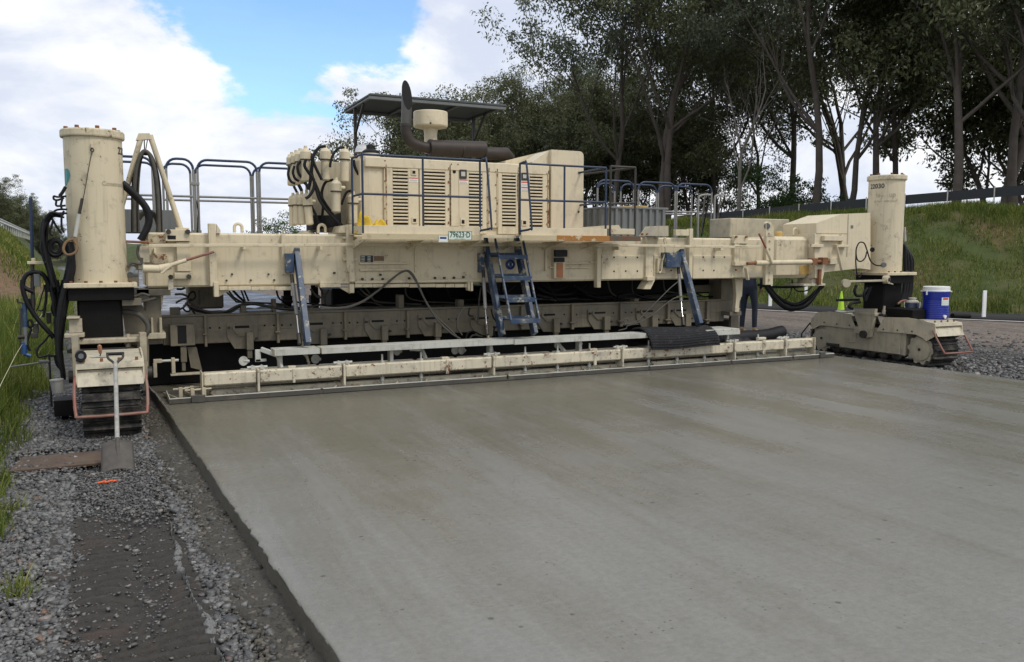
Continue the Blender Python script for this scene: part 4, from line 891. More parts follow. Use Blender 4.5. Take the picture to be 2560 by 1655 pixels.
# exhaust: stack, elbow, muffler; air cleaner
YX = .70
ex = part(MB().cyl(WY('z4', 1258, 545, YX), WY('z5', 420, 172, YX), .102, n=28).cyl(WY('z4', 1262, 545, YX), WY('z4', 1285, 546, YX), .107, n=28).cyl(WY('z5', 232, 175, YX), WY('z5', 245, 175, YX), .105, n=28), 'muffler', 'exhaust')
part(MB().rings([WY('z5', 415, 205, YX), WY('z5', 600, 207, YX), WY('z5', 652, 240, YX)], [.080, .080, .035], 22), 'muffler_tail', 'exhaust', ex)
part(MB().tube([WY('z4', 1262, 545, YX), WY('z4', 1200, 535, YX), WY('z4', 1120, 500, YX), WY('z4', 1080, 430, YX), WY('z4', 1076, 360, YX)], .068, 18, 5), 'elbow', 'exhaust', ex)
b_ = MB(); c0 = WY('z4', 1076, 372, YX); c1 = WY('z4', 1082, 120, YX); n = 22; vs = []
for j in range(n):
    a = 2 * math.pi * j / n; vs.append(c0 + Vector((math.cos(a) * .063, math.sin(a) * .063, 0)))
for j in range(n):
    a = 2 * math.pi * j / n; vs.append(c1 + Vector((math.cos(a) * .063, math.sin(a) * .063, math.sin(a) * .19)))
b_.add(vs, [(j, (j+1) % n, n + (j+1) % n, n + j) for j in range(n)], True); part(b_, 'stack', simple('blued_steel_stack', (.10, .095, .085), .4, .7, .4, 9), ex)
part(MB().add([v + Vector((0, 0, -.008)) for v in vs[n:]], [tuple(range(n))]), 'stack_mouth', 'dark', ex)
part(MB().cyl(c0 + Vector((0, 0, .0)), c0 + Vector((0, 0, .03)), .072, n=22), 'clamp', 'steel', ex)
q0 = WY('z4', 1272, 378, .85); q1 = WY('z4', 1272, 258, .85); ra = (WY('z4', 1405, 320, .85).x - WY('z4', 1140, 320, .85).x) / 2 * .98
ac = part(MB().lathe((q0.x, .85, 0), [(ra * .35, q0.z - .03), (ra * .96, q0.z - .004), (ra, q0.z + .012), (ra, q1.z - .01), (ra * .97, q1.z), (.05, q1.z + .012)], 36), 'air_cleaner', 'clean')
qn = WY('z4', 1280, 490, .85); part(MB().lathe((q0.x, .85, 0), [(.088, qn.z - .15), (.082, q0.z - .09), (.092, q0.z - .02), (.12, q0.z)], 24), 'intake_neck', 'clean', ac)
part(MB().cyl(WY('z4', 1272, 345, .85 - ra - .004), WY('z4', 1272, 345, .85 - ra + .02), .012, n=8), 'bolt', 'steel', ac)
# radiator caps, beacon on the hood
q = WY('v6', 628, 235, .75); part(MB().lathe((q.x, .75, hz), [(.12, 0), (.12, .10), (.11, .12)], 20), 'filler_neck', 'clean', hood)
part(MB().lathe((q.x, .75, hz + .12), [(.10, 0), (.10, .03), (.05, .06), (.05, .10), (.02, .12)], 16), 'filler_cap', 'rubber', hood)
# canopy over the operator stand
can = part(MB().box(3.33, 5.33, 1.70, 3.05, 3.745, 3.775, .006), 'canopy_roof', 'canopy')
for y_ in (1.73, 3.0): part(MB().box(3.33, 5.33, y_ - .02, y_ + .02, 3.70, 3.744), 'roof_rail', 'tank', can)
for x_ in (3.36, 4.0, 4.65, 5.28): part(MB().box(x_ - .02, x_ + .02, 1.72, 3.03, 3.715, 3.743), 'roof_purlin', 'tank', can)
for x_, y_ in ((3.37, 2.6), (5.2, 2.6)):
    part(MB().box(x_ - .022, x_ + .022, y_ - .022, y_ + .022, 1.86, 3.72), 'canopy_post', 'steel', can)
    part(MB().bar((x_, y_, 3.35), (x_ + (.0), y_ - .45, 3.71), .03, .03), 'brace', 'steel', can)

# ---------------- hydraulic filters on the tank end
def canister(k, x, yt, yh, yb, yv, r, tilt=0., hosept=None):
    a, h, c = WY(k, x, yt, yv), WY(k, x, yh, yv), WY(k, x + tilt, yb, yv); ax = (a - c).normalized(); L = (a - c).length; hh = (h - c).length
    o = part(MB().lathe(c, [(r * .25, -.004), (r * .8, 0), (r, .012), (r, hh)], 16, ax), 'filter_bowl', 'cream')
    part(MB().lathe(c + ax * hh, [(r * 1.18, 0), (r * 1.22, .01), (r * 1.22, (L - hh) * .55), (r * .8, (L - hh) * .75), (r * .42, (L - hh) * .8), (r * .36, L - hh)], 14, ax), 'filter_head', 'cream', o)
    part(MB().lathe(c + ax * (hh - .006), [(r * 1.25, 0), (r * 1.25, .012)], 14, ax), 'seal_band', 'steel', o)
    part(MB().cyl(c + ax * (hh + (L - hh) * .3) + Vector((r * .6, 0, 0)), c + ax * (hh + (L - hh) * .3) + Vector((r * 2.0, .02, 0)), r * .42, n=10), 'port', 'cream', o)
    return o
for i, (x, yt, yh, yb) in enumerate(((158, 578, 685, 848), (192, 562, 672, 842), (225, 548, 660, 832), (268, 528, 640, 815))): canister('z4', x, yt, yh, yb, .42 - .08 * i, .048 - .0 * i)
for i, (x, yt, yh, yb, tl) in enumerate(((168, 905, 1010, 1168, 0), (202, 895, 1005, 1160, 0), (238, 888, 1005, 1160, 8), (275, 880, 1010, 1162, 28))): canister('z4', x, yt, yh, yb, .42 - .08 * i, .044, tl)
canister('z4', 428, 522, 640, 806, .20, .050); canister('z4', 582, 530, 640, 818, .12, .050); canister('z4', 514, 782, 895, 1062, .05, .050); canister('z4', 650, 892, 990, 1155, .06, .050)
part(MB().box(WY('z4', 300, 800, .5).x, hx0 + .05, .5, .56, 1.9, 2.72), 'filter_panel', 'dusty', hood)  # duller paint puts the shade behind the filters into the colour
part(MB().pbox('z4', 130, 600, 300, 640, .45, .03).pbox('z4', 145, 985, 340, 1000, .45, .03), 'manifold', 'cream', hood)
for pts in (((140, 690), (130, 760), (150, 810), (185, 830)), ((180, 690), (168, 740), (185, 790), (215, 810)), ((228, 650), (205, 690), (215, 750), (245, 785)), ((270, 640), (262, 690), (300, 750), (335, 800), (335, 870), (300, 930), (270, 950)),
            ((430, 530), (380, 540), (340, 590), (330, 640), (350, 700), (400, 800)), ((580, 540), (530, 550), (490, 600), (470, 660), (465, 700)), ((330, 590), (320, 700), (310, 800), (290, 880)), ((350, 860), (380, 960), (450, 1060), (550, 1165)), ((340, 820), (400, 950), (480, 1070), (560, 1170)),
            ((655, 640), (665, 700), (700, 770), (722, 840), (728, 890)), ((640, 885), (600, 900), (570, 960), (560, 1000)), ((490, 800), (430, 820), (400, 900), (410, 1000), (400, 1120)), ((175, 850), (190, 880), (200, 900)), ((215, 840), (230, 870), (240, 890)), ((260, 820), (285, 850), (290, 870)), ((310, 1000), (350, 1080), (370, 1150)), ((285, 560), (320, 620), (318, 720), (330, 790))):
    hose('z4', pts, random.uniform(.0, .34), random.uniform(.014, .021))
part(MB().prism([tuple(WY('z4', a, b_, .15).xz) for a, b_ in ((545, 1080), (580, 1060), (582, 1150), (555, 1170), (350, 1200), (340, 1080))], 1, .3, .6), 'pump_cover', 'dark', hood)
part(MB().prism([tuple(WY('z4', a, b_, -.02).xz) for a, b_ in ((522, 1225), (545, 1170), (640, 1158), (670, 1180), (670, 1230))], 1, -.05, .25), 'pivot_block', 'cream', beam)
part(MB().lathe(WY('z4', 275, 1230, .4), [(.10, -.06), (.10, 0), (.06, .03)], 12), 'filler_flange', 'cream', beam)

# ---------------- rails and ladder
TR = .0125
def railing(name, pieces, mat='navy', r=TR):
    o = None
    for pts, k_ in pieces:
        q = part(MB().tube(pts, r, 8, k_), 'rail_tube' if o else name, mat, o); o = o or q
    return o
Q = lambda k, x, y, v=-.555: WY(k, x, y, v)
zt = Q('z4', 725, 595).z; zm = Q('z4', 725, 912).z
xl = Q('z4', 725, 800).x; xl2 = Q('z5', 385, 500).x; xr1 = Q('z5', 705, 500).x; xr2 = Q('z5', 1395, 500).x
V3 = lambda x, y, z: Vector((x, y, z))
yr = -.555
xm1 = Q('z4', 1210, 800).x; xm2 = Q('z5', 1062, 500).x
g = railing('deck_railing', [([V3(xl, yr, 1.87), V3(xl, yr, zt)], 1), ([V3(xl, yr, zt), V3(xl2, yr, zt)], 1), ([V3(xl, yr, zm), V3(xl2, yr, zm)], 1), ([V3(xm1, yr, 1.87), V3(xm1, yr, zt)], 1), ([V3(xl2, yr, 1.90), V3(xl2, yr, zt)], 1),
     ([V3(xl, yr, zt), V3(xl, -.14, zt)], 1), ([V3(xl, yr, zm), V3(xl, -.14, zm)], 1), ([V3(xl, -.14, 1.87), V3(xl, -.14, zt)], 1),
     ([V3(xl2, yr, zt - .005), V3(xl2 + .03, yr - .06, zt + .01), V3(xl2 + .04, yr - .10, zt - .05), V3(xl2 + .05, yr - .20, 1.99), V3(xl2 + .04, yr - .19, 1.935), V3(xl2, yr - .02, 1.915)], 4)])
zt2 = Q('z5', 705, 284).z; zm2 = Q('z5', 705, 575).z
g = railing('deck_railing', [([V3(xr1, yr, 1.87), V3(xr1, yr, zt2)], 1), ([V3(xr1, yr, zt2), V3(xr2, yr, zt2)], 1), ([V3(xr1, yr, zm2), V3(xr2, yr, zm2)], 1), ([V3(xm2, yr, 1.87), V3(xm2, yr, zt2)], 1), ([V3(xr2, yr, 1.87), V3(xr2, yr, zt2)], 1),
     ([V3(xr1, yr, zt2 - .005), V3(xr1 + .03, yr - .06, zt2 + .01), V3(xr1 + .04, yr - .10, zt2 - .05), V3(xr1 + .05, yr - .20, 1.99), V3(xr1 + .04, yr - .19, 1.935), V3(xr1, yr - .02, 1.915)], 4),
     ([V3(xr2, yr, zt2), V3(xr2 + .03, 1.3, zt2)], 1), ([V3(xr2, yr, zm2), V3(xr2 + .03, 1.3, zm2)], 1), ([V3(xr2 + .03, 1.3, 1.87), V3(xr2 + .03, 1.3, zt2)], 1)])
yk = -.25; xk0 = Q('z6', 405, 300, yk).x; xk1 = Q('z6', 603, 300, yk).x; zk_ = Q('z6', 500, 120, yk).z; zkm = Q('z6', 500, 405, yk).z
railing('side_railing', [([V3(xk0, yk, 1.87), V3(xk0, yk, zk_)], 1), ([V3(xk1, yk, 1.9), V3(xk1, yk, zk_)], 1), ([V3(xk0, yk, zk_), V3(xk1, yk, zk_)], 1), ([V3(xk0, yk, zkm - .02), V3(xk1, yk, zkm)], 1), ([V3(xk1, yk, zk_), V3(xk1 - .15, .9, zk_)], 1)], 'steel', .014)
# chain across the ladder gap
for i in range(26):
    q = V3(xr1 - .03 - .012 * math.sin(i * .2), yr - .02, zt2 - .06 - i * .028); part(MB().obox(q, ((1, 0, 0), (0, 1, 0), (0, 0, 1)), ((.005, .002, .013) if i % 2 else (.002, .005, .013)), .001), 'chain_link', 'steel', g)
def hoop(pts_x0, pts_x1, z0, z1, y, rnd=.12):
    return [V3(pts_x0, y, z0)] + [V3(pts_x0 + rnd - rnd * math.cos(a), y, z1 - rnd + rnd * math.sin(a)) for a in np.linspace(0, math.pi / 2, 6)] + [V3(pts_x1 - rnd + rnd * math.sin(a), y, z1 - rnd + rnd * math.cos(a)) for a in np.linspace(0, math.pi / 2, 6)] + [V3(pts_x1, y, z0)]
def hoops(lst, y, z1, zm, name):
    for x0, x1 in lst:
        r0 = part(MB().rings(hoop(x0, x1, 1.88, z1, y), [.0150] * 14, 8), name, 'galv'); part(MB().rings(hoop(x0, x1, 2.55, z1, y)[1:13], [.0157] * 12, 8), 'painted_top', 'navy', r0)
        part(MB().cyl((x0, y, zm), (x1, y, zm), .0145, n=8), 'mid_rail', 'galv', r0)
        for x_ in (x0, x1): part(MB().cyl((x_, y, 1.875), (x_, y, 1.95), .026, n=8), 'socket', 'galv', r0)
yA, yB = 2.0, 2.72
X3 = lambda x, y: WY('z3', x, 500, y).x
zA = WY('z3', 560, 248, yA).z; zB = WY('z3', 520, 288, yB).z; zAm = WY('z3', 560, 547, yA).z; zBm = WY('z3', 520, 578, yB).z
hoops([(X3(-40, yA), X3(330, yA)), (X3(440, yA), X3(655, yA)), (X3(690, yA), X3(1165, yA)), (X3(1185, yA), X3(1640, yA))], yA, zA, zAm, 'walkway_railing')
hoops([(X3(-40, yB), X3(345, yB)), (X3(412, yB), X3(632, yB)), (X3(668, yB), X3(1115, yB)), (X3(1132, yB), X3(1560, yB))], yB, zB, zBm, 'walkway_railing')
part(MB().pbox('z3', 625, 432, 702, 458, yA - .02, .05), 'clamp', 'galv')
hose('z3', [(680, 590), (690, 680), (685, 835)], yA - .03, .007, 'hose', 'cable')
X6 = lambda x, y: WY('z6', x, 400, y).x
yC, yD = 1.7, 2.7
zC = WY('z6', 780, 246, yC).z; zD = WY('z6', 680, 266, yD).z; zCm = WY('z6', 1080, 484, yC).z
hoops([(X6(300, yC), X6(590, yC)), (X6(628, yC), X6(922, yC)), (X6(936, yC), X6(1215, yC))], yC, zC, zCm, 'walkway_railing')
hoops([(X6(486, yD), X6(772, yD)), (X6(786, yD), X6(1055, yD)), (X6(300, yD), X6(437, yD))], yD, zD, zCm + .02, 'walkway_railing')
for x0, dx in ((1110, 90), (1240, 80)):
    z1 = WY('z6', x0, 340, 1.4).z; xx = X6(x0, 1.4); xx2 = X6(x0 + dx, 1.4)
    o_ = part(MB().tube([V3(xx, 1.4, 1.88), V3(xx, 1.4, z1 - .1), V3(xx + .04, 1.4, z1 - .02), V3(xx + .14, 1.4, z1), V3(xx2, 1.4, z1)], .017, 8), 'ladder_handrail', 'galv'); part(MB().bar(V3(xx + .12, 1.4, z1 - .03), V3(xx2 + .25, 1.9, 2.0), .02, .04), 'stringer', 'galv', o_)
    part(MB().cyl(V3(xx2, 1.4, z1), V3(xx2 + .4, 2.1, 1.95), .012, n=6), 'chain_stay', 'steel', o_)
# grey bin on the left walkway and ribbed grey tank
part(MB().pbox('z3', 100, 655, 530, 840, 1.1, .5), 'grey_locker', 'tank')
YT = .62
tx0, tx1 = WY('z6', 372, 500, YT).x, WY('z6', 860, 500, YT).x; tz0, tz1 = 1.885, WY('z6', 600, 440, YT).z
tk = part(MB().box(tx0, tx1, YT + .03, 1.55, tz0, tz1 - .02, .01).box(tx0 - .02, tx1 + .02, YT - .005, 1.58, tz1 - .03, tz1, .006), 'water_tank', 'tank')
nr = 9
for i in range(nr):
    x_ = tx0 + (tx1 - tx0) * (i + .5) / nr; w = (tx1 - tx0) / nr * .27; part(MB().prism([(x_ - w, YT + .031), (x_ - w * .6, YT), (x_ + w * .6, YT), (x_ + w, YT + .031)], 2, tz0, tz1 - .031), 'tank_rib', 'tank', tk)
for i in range(5):
    y_ = YT + .1 + i * .17; part(MB().prism([(tx0 + .001, y_ - .05), (tx0 - .03, y_ - .03), (tx0 - .03, y_ + .03), (tx0 + .001, y_ + .05)], 2, tz0, tz1 - .031), 'tank_rib', 'tank', tk)
part(MB().lathe((WY('z6', 640, 420, 1.2).x, 1.2, tz1), [(.12, 0), (.12, .05), (.02, .06)], 14), 'tank_lid', 'tan', tk)
part(MB().box(WY('z6', 490, 420, 1.3).x, WY('z6', 600, 420, 1.3).x, 1.25, 1.4, tz1, tz1 + .05), 'tank_bracket', 'tan', tk)
# blue ladder: raking stringers, treads, thin hand strips
xL, xR_ = 4.24, 4.665
la = part(MB().bar((xL, .02, 1.85), (xL, -.50, .70), .05, .11, (0, 1, 0)), 'ladder', 'blue')
part(MB().bar((xR_, .02, 1.85), (xR_, -.50, .70), .05, .11, (0, 1, 0)), 'stringer', 'blue', la)
for (y0, y1) in ((.0, 0),):
    for x_, k0 in ((xL + .03, 0), (xR_ - .03, 1)):
        part(MB().bar((x_, -.24, 1.83), (x_, -.68, .885), .022, .03, (0, 1, 0)), 'hand_strip', 'blue', la)
for (zf) in (1.615, 1.365, 1.115, .875):
    yq = .02 + (zf - 1.85) * (.52 / 1.15); s_ = part(MB().box(xL + .025, xR_ - .025, yq - .27, yq - .02, zf + .016, zf + .024, .002).box(xL + .02, xR_ - .02, yq - .275, yq - .262, zf - .025, zf + .024, .003).box(xL + .025, xR_ - .025, yq - .03, yq - .02, zf, zf + .05, .002), 'step', 'blue', la)
part(MB().pbox('u4', 0, 270, 60, 520, -.08, .10), 'bracket_plate', 'blue', la)
# blue float arms with rams
for xx, k, br_, foot in ((1.975, 'z3', (1395, 1005, 1462, 1160), (-.55, .71)), (7.10, 'z6', (855, 805, 990, 925), (-.50, .73))):
    a_ = part(MB().bar((xx, -.05, 1.70), (xx, foot[0], foot[1]), .06, .10, (0, 1, 0)), 'float_arm', 'blue')
    part(MB().pbox(k, *br_, -.13, .13), 'bracket_plate', 'blue', a_)
for k, pts in (('z3', ((1440, 1160), (1450, 1340), (1480, 1540))),): pass
def ram(k0, k1, k2, yv0, yv1):
    a, b_, c = WY(*k0, yv0), WY(*k1, (yv0 + yv1) / 2), WY(*k2, yv1); o = part(MB().cyl(a, b_, .021, n=12), 'ram', 'galv')
    part(MB().cyl(b_, c, .009, n=10), 'ram_rod', 'chrome', o); part(MB().cyl(c, c + (c - b_).normalized() * .13, .024, n=10), 'ram_clevis', 'steel', o); part(MB().cyl(a, a - (b_ - a).normalized() * .1, .022, n=8), 'ram_clevis', 'steel', o); return o
ram(('w1', 1590, 120), ('w1', 1635, 455), ('w1', 1655, 660), -.14, -.42); ram(('w2', 1750, 150), ('w2', 1768, 480), ('w2', 1780, 655), -.12, -.38); ram(('w4', 245, 110), ('w4', 268, 400), ('w4', 285, 570), -.12, -.38)
# plates, badge, sign, boxes on the beam
pl = part(MB().pbox('z5', 132, 828, 320, 898, YP - .012, .006), 'number_plate', 'plate')
q = WY('z5', 226, 858, YP - .0135); text_flat('79623·D', (WY('z5', 226, 832, YP).z - WY('z5', 226, 886, YP).z) * 1.18, q, pl, 'green', 'lettering', .0018, .80)
q = WY('z5', 226, 889, YP - .0135); text_flat('PRIMARY · CONDITIONAL', .011, q, pl, 'green')
for x0, y0, x1, y1 in ((132, 828, 320, 831), (132, 895, 320, 898), (132, 828, 135, 898), (317, 828, 320, 898)): part(MB().pbox('z5', x0, y0, x1, y1, YP - .0138, .003, .0005), 'plate_border', 'green', pl)
st_ = part(MB().pbox('z5', 54, 866, 128, 916, YP - .014, .006), 'sticker_holder', 'plate'); part(MB().pbox('z5', 64, 874, 116, 890, YP - .0155, .003), 'sticker_band', 'sblue', st_); part(MB().pbox('z5', 64, 892, 116, 906, YP - .0155, .003), 'sticker_panel', 'white', st_)
sg = WY('z5', 629, 1095, -.012); sr = .0625
sgn = part(MB().cyl(sg, sg + Vector((0, .012, 0)), sr, n=32), 'ear_protection_sign', 'sblue')
def flat(poly, c, s, yo, name, mat): part(MB().add([Vector((c.x + a * s, c.y - yo, c.z + b_ * s)) for a, b_ in poly], [tuple(range(len(poly)))]), name, mat, sgn)
hd = [(.34 * math.cos(a), .08 + .46 * math.sin(a)) for a in np.linspace(-.3, math.pi + .3, 14)] + [(-.2, -.42), (0, -.52), (.2, -.42)]
flat(hd, sg, sr, .002, 'head_symbol', simple('sign_pale_blue', (.22, .27, .40), .4)); flat([(a * .8, b_ * .8) for a, b_ in hd], sg, sr, .003, 'head_symbol', 'sblue')
for s_ in (-1, 1): flat([(s_ * .33, .28), (s_ * .50, .22), (s_ * .54, 0), (s_ * .48, -.2), (s_ * .33, -.24)], sg, sr, .0035, 'ear_cup', 'white')
part(MB().pbox('z4', 710, 1408, 812, 1462, -.006, .006), 'spec_plate', 'ink', beam)
for i in range(4):
    for j in range(2): part(MB().pbox('z4', 716 + j * 50, 1414 + i * 12, 745 + j * 46, 1419 + i * 12, -.0075, .002), 'spec_text', 'plate', beam)
part(MB().pbox('z4', 818, 1412, 898, 1450, -.005, .005), 'maker_plate', simple('bronze', (.17, .11, .06), .5, .4), beam)
jb = part(MB().pbox('z5', 980, 965, 1072, 1205, -.07, .07), 'control_box', 'cream'); part(MB().pbox('z5', 990, 978, 1088, 1032, -.12, .05).pbox('z5', 985, 1040, 1065, 1075, -.11, .04), 'connector', 'rubber', jb); part(MB().pbox('z5', 998, 1082, 1052, 1200, -.073, .004), 'rusty_panel', simple('rusty_orange_panel', (.40, .17, .07), .7, 0, .4, 20), jb)
lb = part(MB().pbox('z6', 783, 855, 848, 972, -.05, .05), 'lever_bracket', 'cream', beam); hose('z6', [(790, 955), (800, 970), (815, 940), (820, 880), (845, 800), (835, 700), (850, 690)], -.08, .010, 'cream', 'lever', beam)

# ---------------- mast frame with hung hoses, left
YM = .35
ap = WY('z3', 255, 55, YM); l0 = WY('z3', 40, 760, YM); l1 = WY('z3', 552, 812, YM)
mf = part(MB().cyl(l0, ap + Vector((-.02, 0, 0)), .028, n=14).cyl(l1, ap + Vector((.06, 0, 0)), .028, n=14), 'hose_mast', 'cream')
part(MB().prism([tuple(WY('z3', a, b_, YM).xz) for a, b_ in ((212, 45), (300, 45), (318, 92), (190, 100))], 1, YM - .03, YM + .03), 'apex_plate', 'cream', mf)
part(MB().box(l1.x - .06, l1.x + .08, YM - .06, YM + .06, 1.87, 1.93), 'mast_foot', 'cream', mf)
part(MB().cyl(WY('z3', 258, 85, YM), WY('z3', 262, 200, YM), .006, n=6).cyl(WY('z3', 285, 90, YM), WY('z3', 268, 190, YM), .005, n=6), 'tie', 'steel', mf)
for i, (o1, o2) in enumerate(((0, 0), (14, 10), (28, -6), (-12, 16), (8, 26), (20, 4))):
    hose('z3', [(180 + o1, 835), (178 + o1 * .8, 700), (180 + o1 * .8, 480), (200 + o1 * .6, 300), (235 + o1 * .2, 210 + o2 * .2), (265, 185 + i * 4), (305 + o2 * .2, 220), (345 + o2 * .5, 350), (368 + o2 * .6, 560), (378 + o2 * .6, 835)], YM + .04 * i - .1, .021, 'hose' if i % 2 else 'dhose', 'hose', mf)
hose('z3', [(80, 440), (140, 490), (220, 570), (280, 650), (300, 730), (285, 800), (250, 860), (225, 900)], -.05, .034); hose('z3', [(85, 455), (180, 545), (260, 630), (290, 740), (262, 830), (240, 900)], -.02, .03)
hose('z3', [(210, 730), (240, 690), (300, 680), (350, 710), (375, 780), (372, 835)], .5, .030, 'dhose')
# ---------------- hose bundle and steering sensor on the left side
H1 = [((460, 600), (435, 700), (440, 850), (470, 1000), (480, 1100), (510, 1250), (550, 1400), (600, 1540)), ((490, 570), (470, 680), (470, 850), (500, 1000), (520, 1150), (560, 1300), (620, 1500)), ((510, 560), (500, 650), (490, 800), (500, 950), (540, 1150), (590, 1330), (650, 1540)),
      ((600, 540), (530, 545), (480, 600), (455, 720), (450, 880)), ((760, 530), (650, 530), (590, 560), (520, 650), (500, 800)), ((560, 590), (600, 660), (650, 740), (690, 790)), ((580, 610), (560, 700), (540, 780), (580, 820)), ((760, 480), (660, 480), (600, 500), (560, 560)), ((740, 190), (700, 260), (660, 310)),
      ((750, 310), (640, 320), (590, 310), (590, 350), (640, 360), (720, 330)), ((620, 370), (620, 430), (680, 435), (740, 430)), ((700, 340), (680, 420), (690, 470)), ((720, 500), (690, 560), (690, 700), (720, 780)),
      ((430, 900), (420, 980), (440, 1080), (480, 1200), (520, 1320)), ((470, 640), (452, 760), (455, 920), (490, 1120), (540, 1330), (560, 1420))]
for i, p_ in enumerate(H1): hose('u1', p_, -.12 - .015 * i, .016 if i < 3 or i == 8 else (.007 if i in (13,) else .010))
for q_, rr in (((610, 970), 92), ((615, 960), 70)):
    hose('u1', [(q_[0] + rr * math.cos(a), q_[1] + rr * 1.12 * math.sin(a)) for a in np.linspace(0, 6.28, 14)], -.15, .022)
for i, (dx, r) in enumerate(((0, .020), (30, .019), (55, .018), (-22, .016), (78, .015), (14, .017), (44, .015), (-40, .012))):
    hose('u1', [(760 + dx, 900), (790 + dx * .8, 1000), (800 + dx * .7, 1100), (790 + dx, 1250), (755 + dx, 1400), (720 + dx, 1540)], -.30 + .04 * i, r); hose('u2', [(690 + dx, 0), (650 + dx, 200), (612 + dx, 400), (590 + dx * .9, 600), (588 + dx * .6, 800), (600 + dx * .5, 1000), (640 + dx * .3, 1150), (660 + dx * .2, 1280)], -.30 + .04 * i, r)
    for s_ in range(9): pass
hose('u1', [(330, 1540), (240, 1500), (195, 1460), (200, 1380), (250, 1310), (340, 1285), (440, 1310), (500, 1400), (530, 1540)], -.12, .022)
hose('u2', [(135, 0), (140, 120), (190, 280), (270, 420), (360, 540), (450, 640), (540, 740)], -.12, .023); hose('u2', [(500, 0), (520, 150), (560, 330), (600, 500)], -.1, .026); hose('u2', [(560, 0), (590, 200), (610, 420)], -.08, .030)
hose('u2', [(420, 60), (440, 160), (430, 300), (400, 480)], -.1, .013); hose('u2', [(420, 90), (380, 200), (350, 320), (310, 400)], -.1, .006); hose('u2', [(340, 390), (390, 390), (430, 320), (440, 200)], -.1, .008)
hose('u2', [(480, 700), (420, 780), (340, 860), (320, 940), (350, 990), (450, 970), (550, 975)], -.15, .010); hose('u2', [(550, 960), (580, 1080), (640, 1160), (660, 1260)], -.2, .016); hose('u2', [(210, 515), (200, 560), (230, 610), (265, 570), (240, 515), (210, 515)], -.1, .012)
hose('u2', [(250, 620), (220, 700), (195, 800), (210, 870), (240, 910)], -.1, .012); hose('u2', [(440, 0), (480, 60)], -.1, .012)
rh = random.Random(5)
for i in range(16):
    o1, o2, o3 = rh.uniform(-25, 25), rh.uniform(-30, 30), rh.uniform(-40, 40)
    hose('u1', [(700 + o1, 560 + o2), (560 + o2, 545 + o1), (475 + o1, 640 + o3), (455 + o2 * .6, 860), (490 + o3 * .6, 1080), (545 + o1, 1280), (600 + o2, 1480)], rh.uniform(-.25, .05), rh.uniform(.007, .012))
for i in range(8):
    o1, o2, o3 = rh.uniform(-30, 30), rh.uniform(-30, 30), rh.uniform(-40, 40)
    hose('u2', [(480 + o1, 0), (520 + o2, 180), (545 + o3, 380), (575 + o1, 560), (600 + o2, 760), (630 + o1 * .5, 960), (660 + o2 * .3, 1180)], rh.uniform(-.2, .1), rh.uniform(.008, .013))
for i in range(14):
    x_ = 1.3 + i * .5 + rh.uniform(-.1, .1); part(MB().tube([V3(x_, .5, 1.31), V3(x_ + rh.uniform(0, .2), .6, 1.15 + rh.uniform(-.05, .05)), V3(x_ + rh.uniform(.15, .35), .65, 1.02 + rh.uniform(-.01, .08)), V3(x_ + rh.uniform(.4, .7), .7, 1.01 + rh.uniform(0, .06)), V3(x_ + .8, .6, 1.02)], rh.uniform(.008, .014), 6), 'hose', rh.choice(('hose', 'dhose')))
ss = part(MB().cyl(WY('u1', 290, 325, -.1), WY('u1', 312, 1110, -.1), .0155, n=12), 'sensor_mast', 'navy')
part(MB().pbox('u1', 245, 1145, 480, 1185, -.14, .05).pbox('u1', 300, 1105, 352, 1145, -.13, .05), 'mast_clamp', 'cream', ss); part(MB().cyl(WY('u1', 312, 1185, -.1), WY('u2', 270, 400, -.1), .018, n=10), 'mast_tube', 'steel', ss)
part(MB().pbox('u1', 330, 1310, 410, 1470, -.14, .08), 'sensor_box', 'tank', ss); part(MB().cyl(WY('u2', 160, 290, -.1), WY('u2', 165, 600, -.1), .023, n=14), 'sensor_arm', 'blue', ss); part(MB().cyl(WY('u2', 165, 600, -.1), WY('u2', 170, 830, -.1), .021, n=14), 'sensor_arm', 'tank', ss)
part(MB().cyl(WY('u2', 155, 800, -.1), WY('u2', 160, 950, -.1), .024, n=14).cyl(WY('u2', 160, 950, -.1), WY('u2', 240, 975, -.1), .018, n=12), 'arm_shoe', simple('bright_blue_paint', (.02, .07, .20), .4), ss)
part(MB().tube([WY('u2', 140, 288, -.12), WY('u2', 78, 288, -.12), WY('u2', 70, 240, -.12)], .010, 6, 1), 'crank', 'steel', ss); part(MB().cyl(WY('u2', 115, 360, -.12), WY('u2', 103, 950, -.12), .008, n=6).cyl(WY('u2', 75, 735, -.12), WY('u2', 160, 725, -.12), .02, n=8), 'wand', 'steel', ss)
part(MB().cyl(WY('u2', -40, 560, -.12), WY('u2', 110, 560, -.12), .004, n=5), 'feeler', 'steel', ss); part(MB().pbox('u2', 190, 235, 300, 330, -.08, .06).pbox('u2', 270, 560, 340, 680, -.1, .08).pbox('u2', 240, 680, 330, 750, -.12, .1).pbox('u2', 440, 420, 500, 560, -.05, .1), 'sensor_bracket', 'steel', ss)
part(MB().pbox('u2', 700, 475, 870, 500, -.35, .3).pbox('u2', 730, 500, 900, 680, -.30, .3).pbox('u2', 670, 690, 930, 740, -.36, .4), 'steering_knuckle', 'dusty', cL)
part(MB().cyl(WY('u2', 570, 1285, -.55), WY('u2', 600, 1440, -.55), .055, n=16).cyl(WY('u2', 570, 1275, -.55), WY('u2', 572, 1292, -.55), .06, n=16), 'drive_motor', 'galv'); part(MB().pbox('z2', 385, 915, 530, 1030, -.6, .3).pbox('z2', 440, 1030, 490, 1110, -.5, .1), 'scraper_bracket', 'grease_shade')
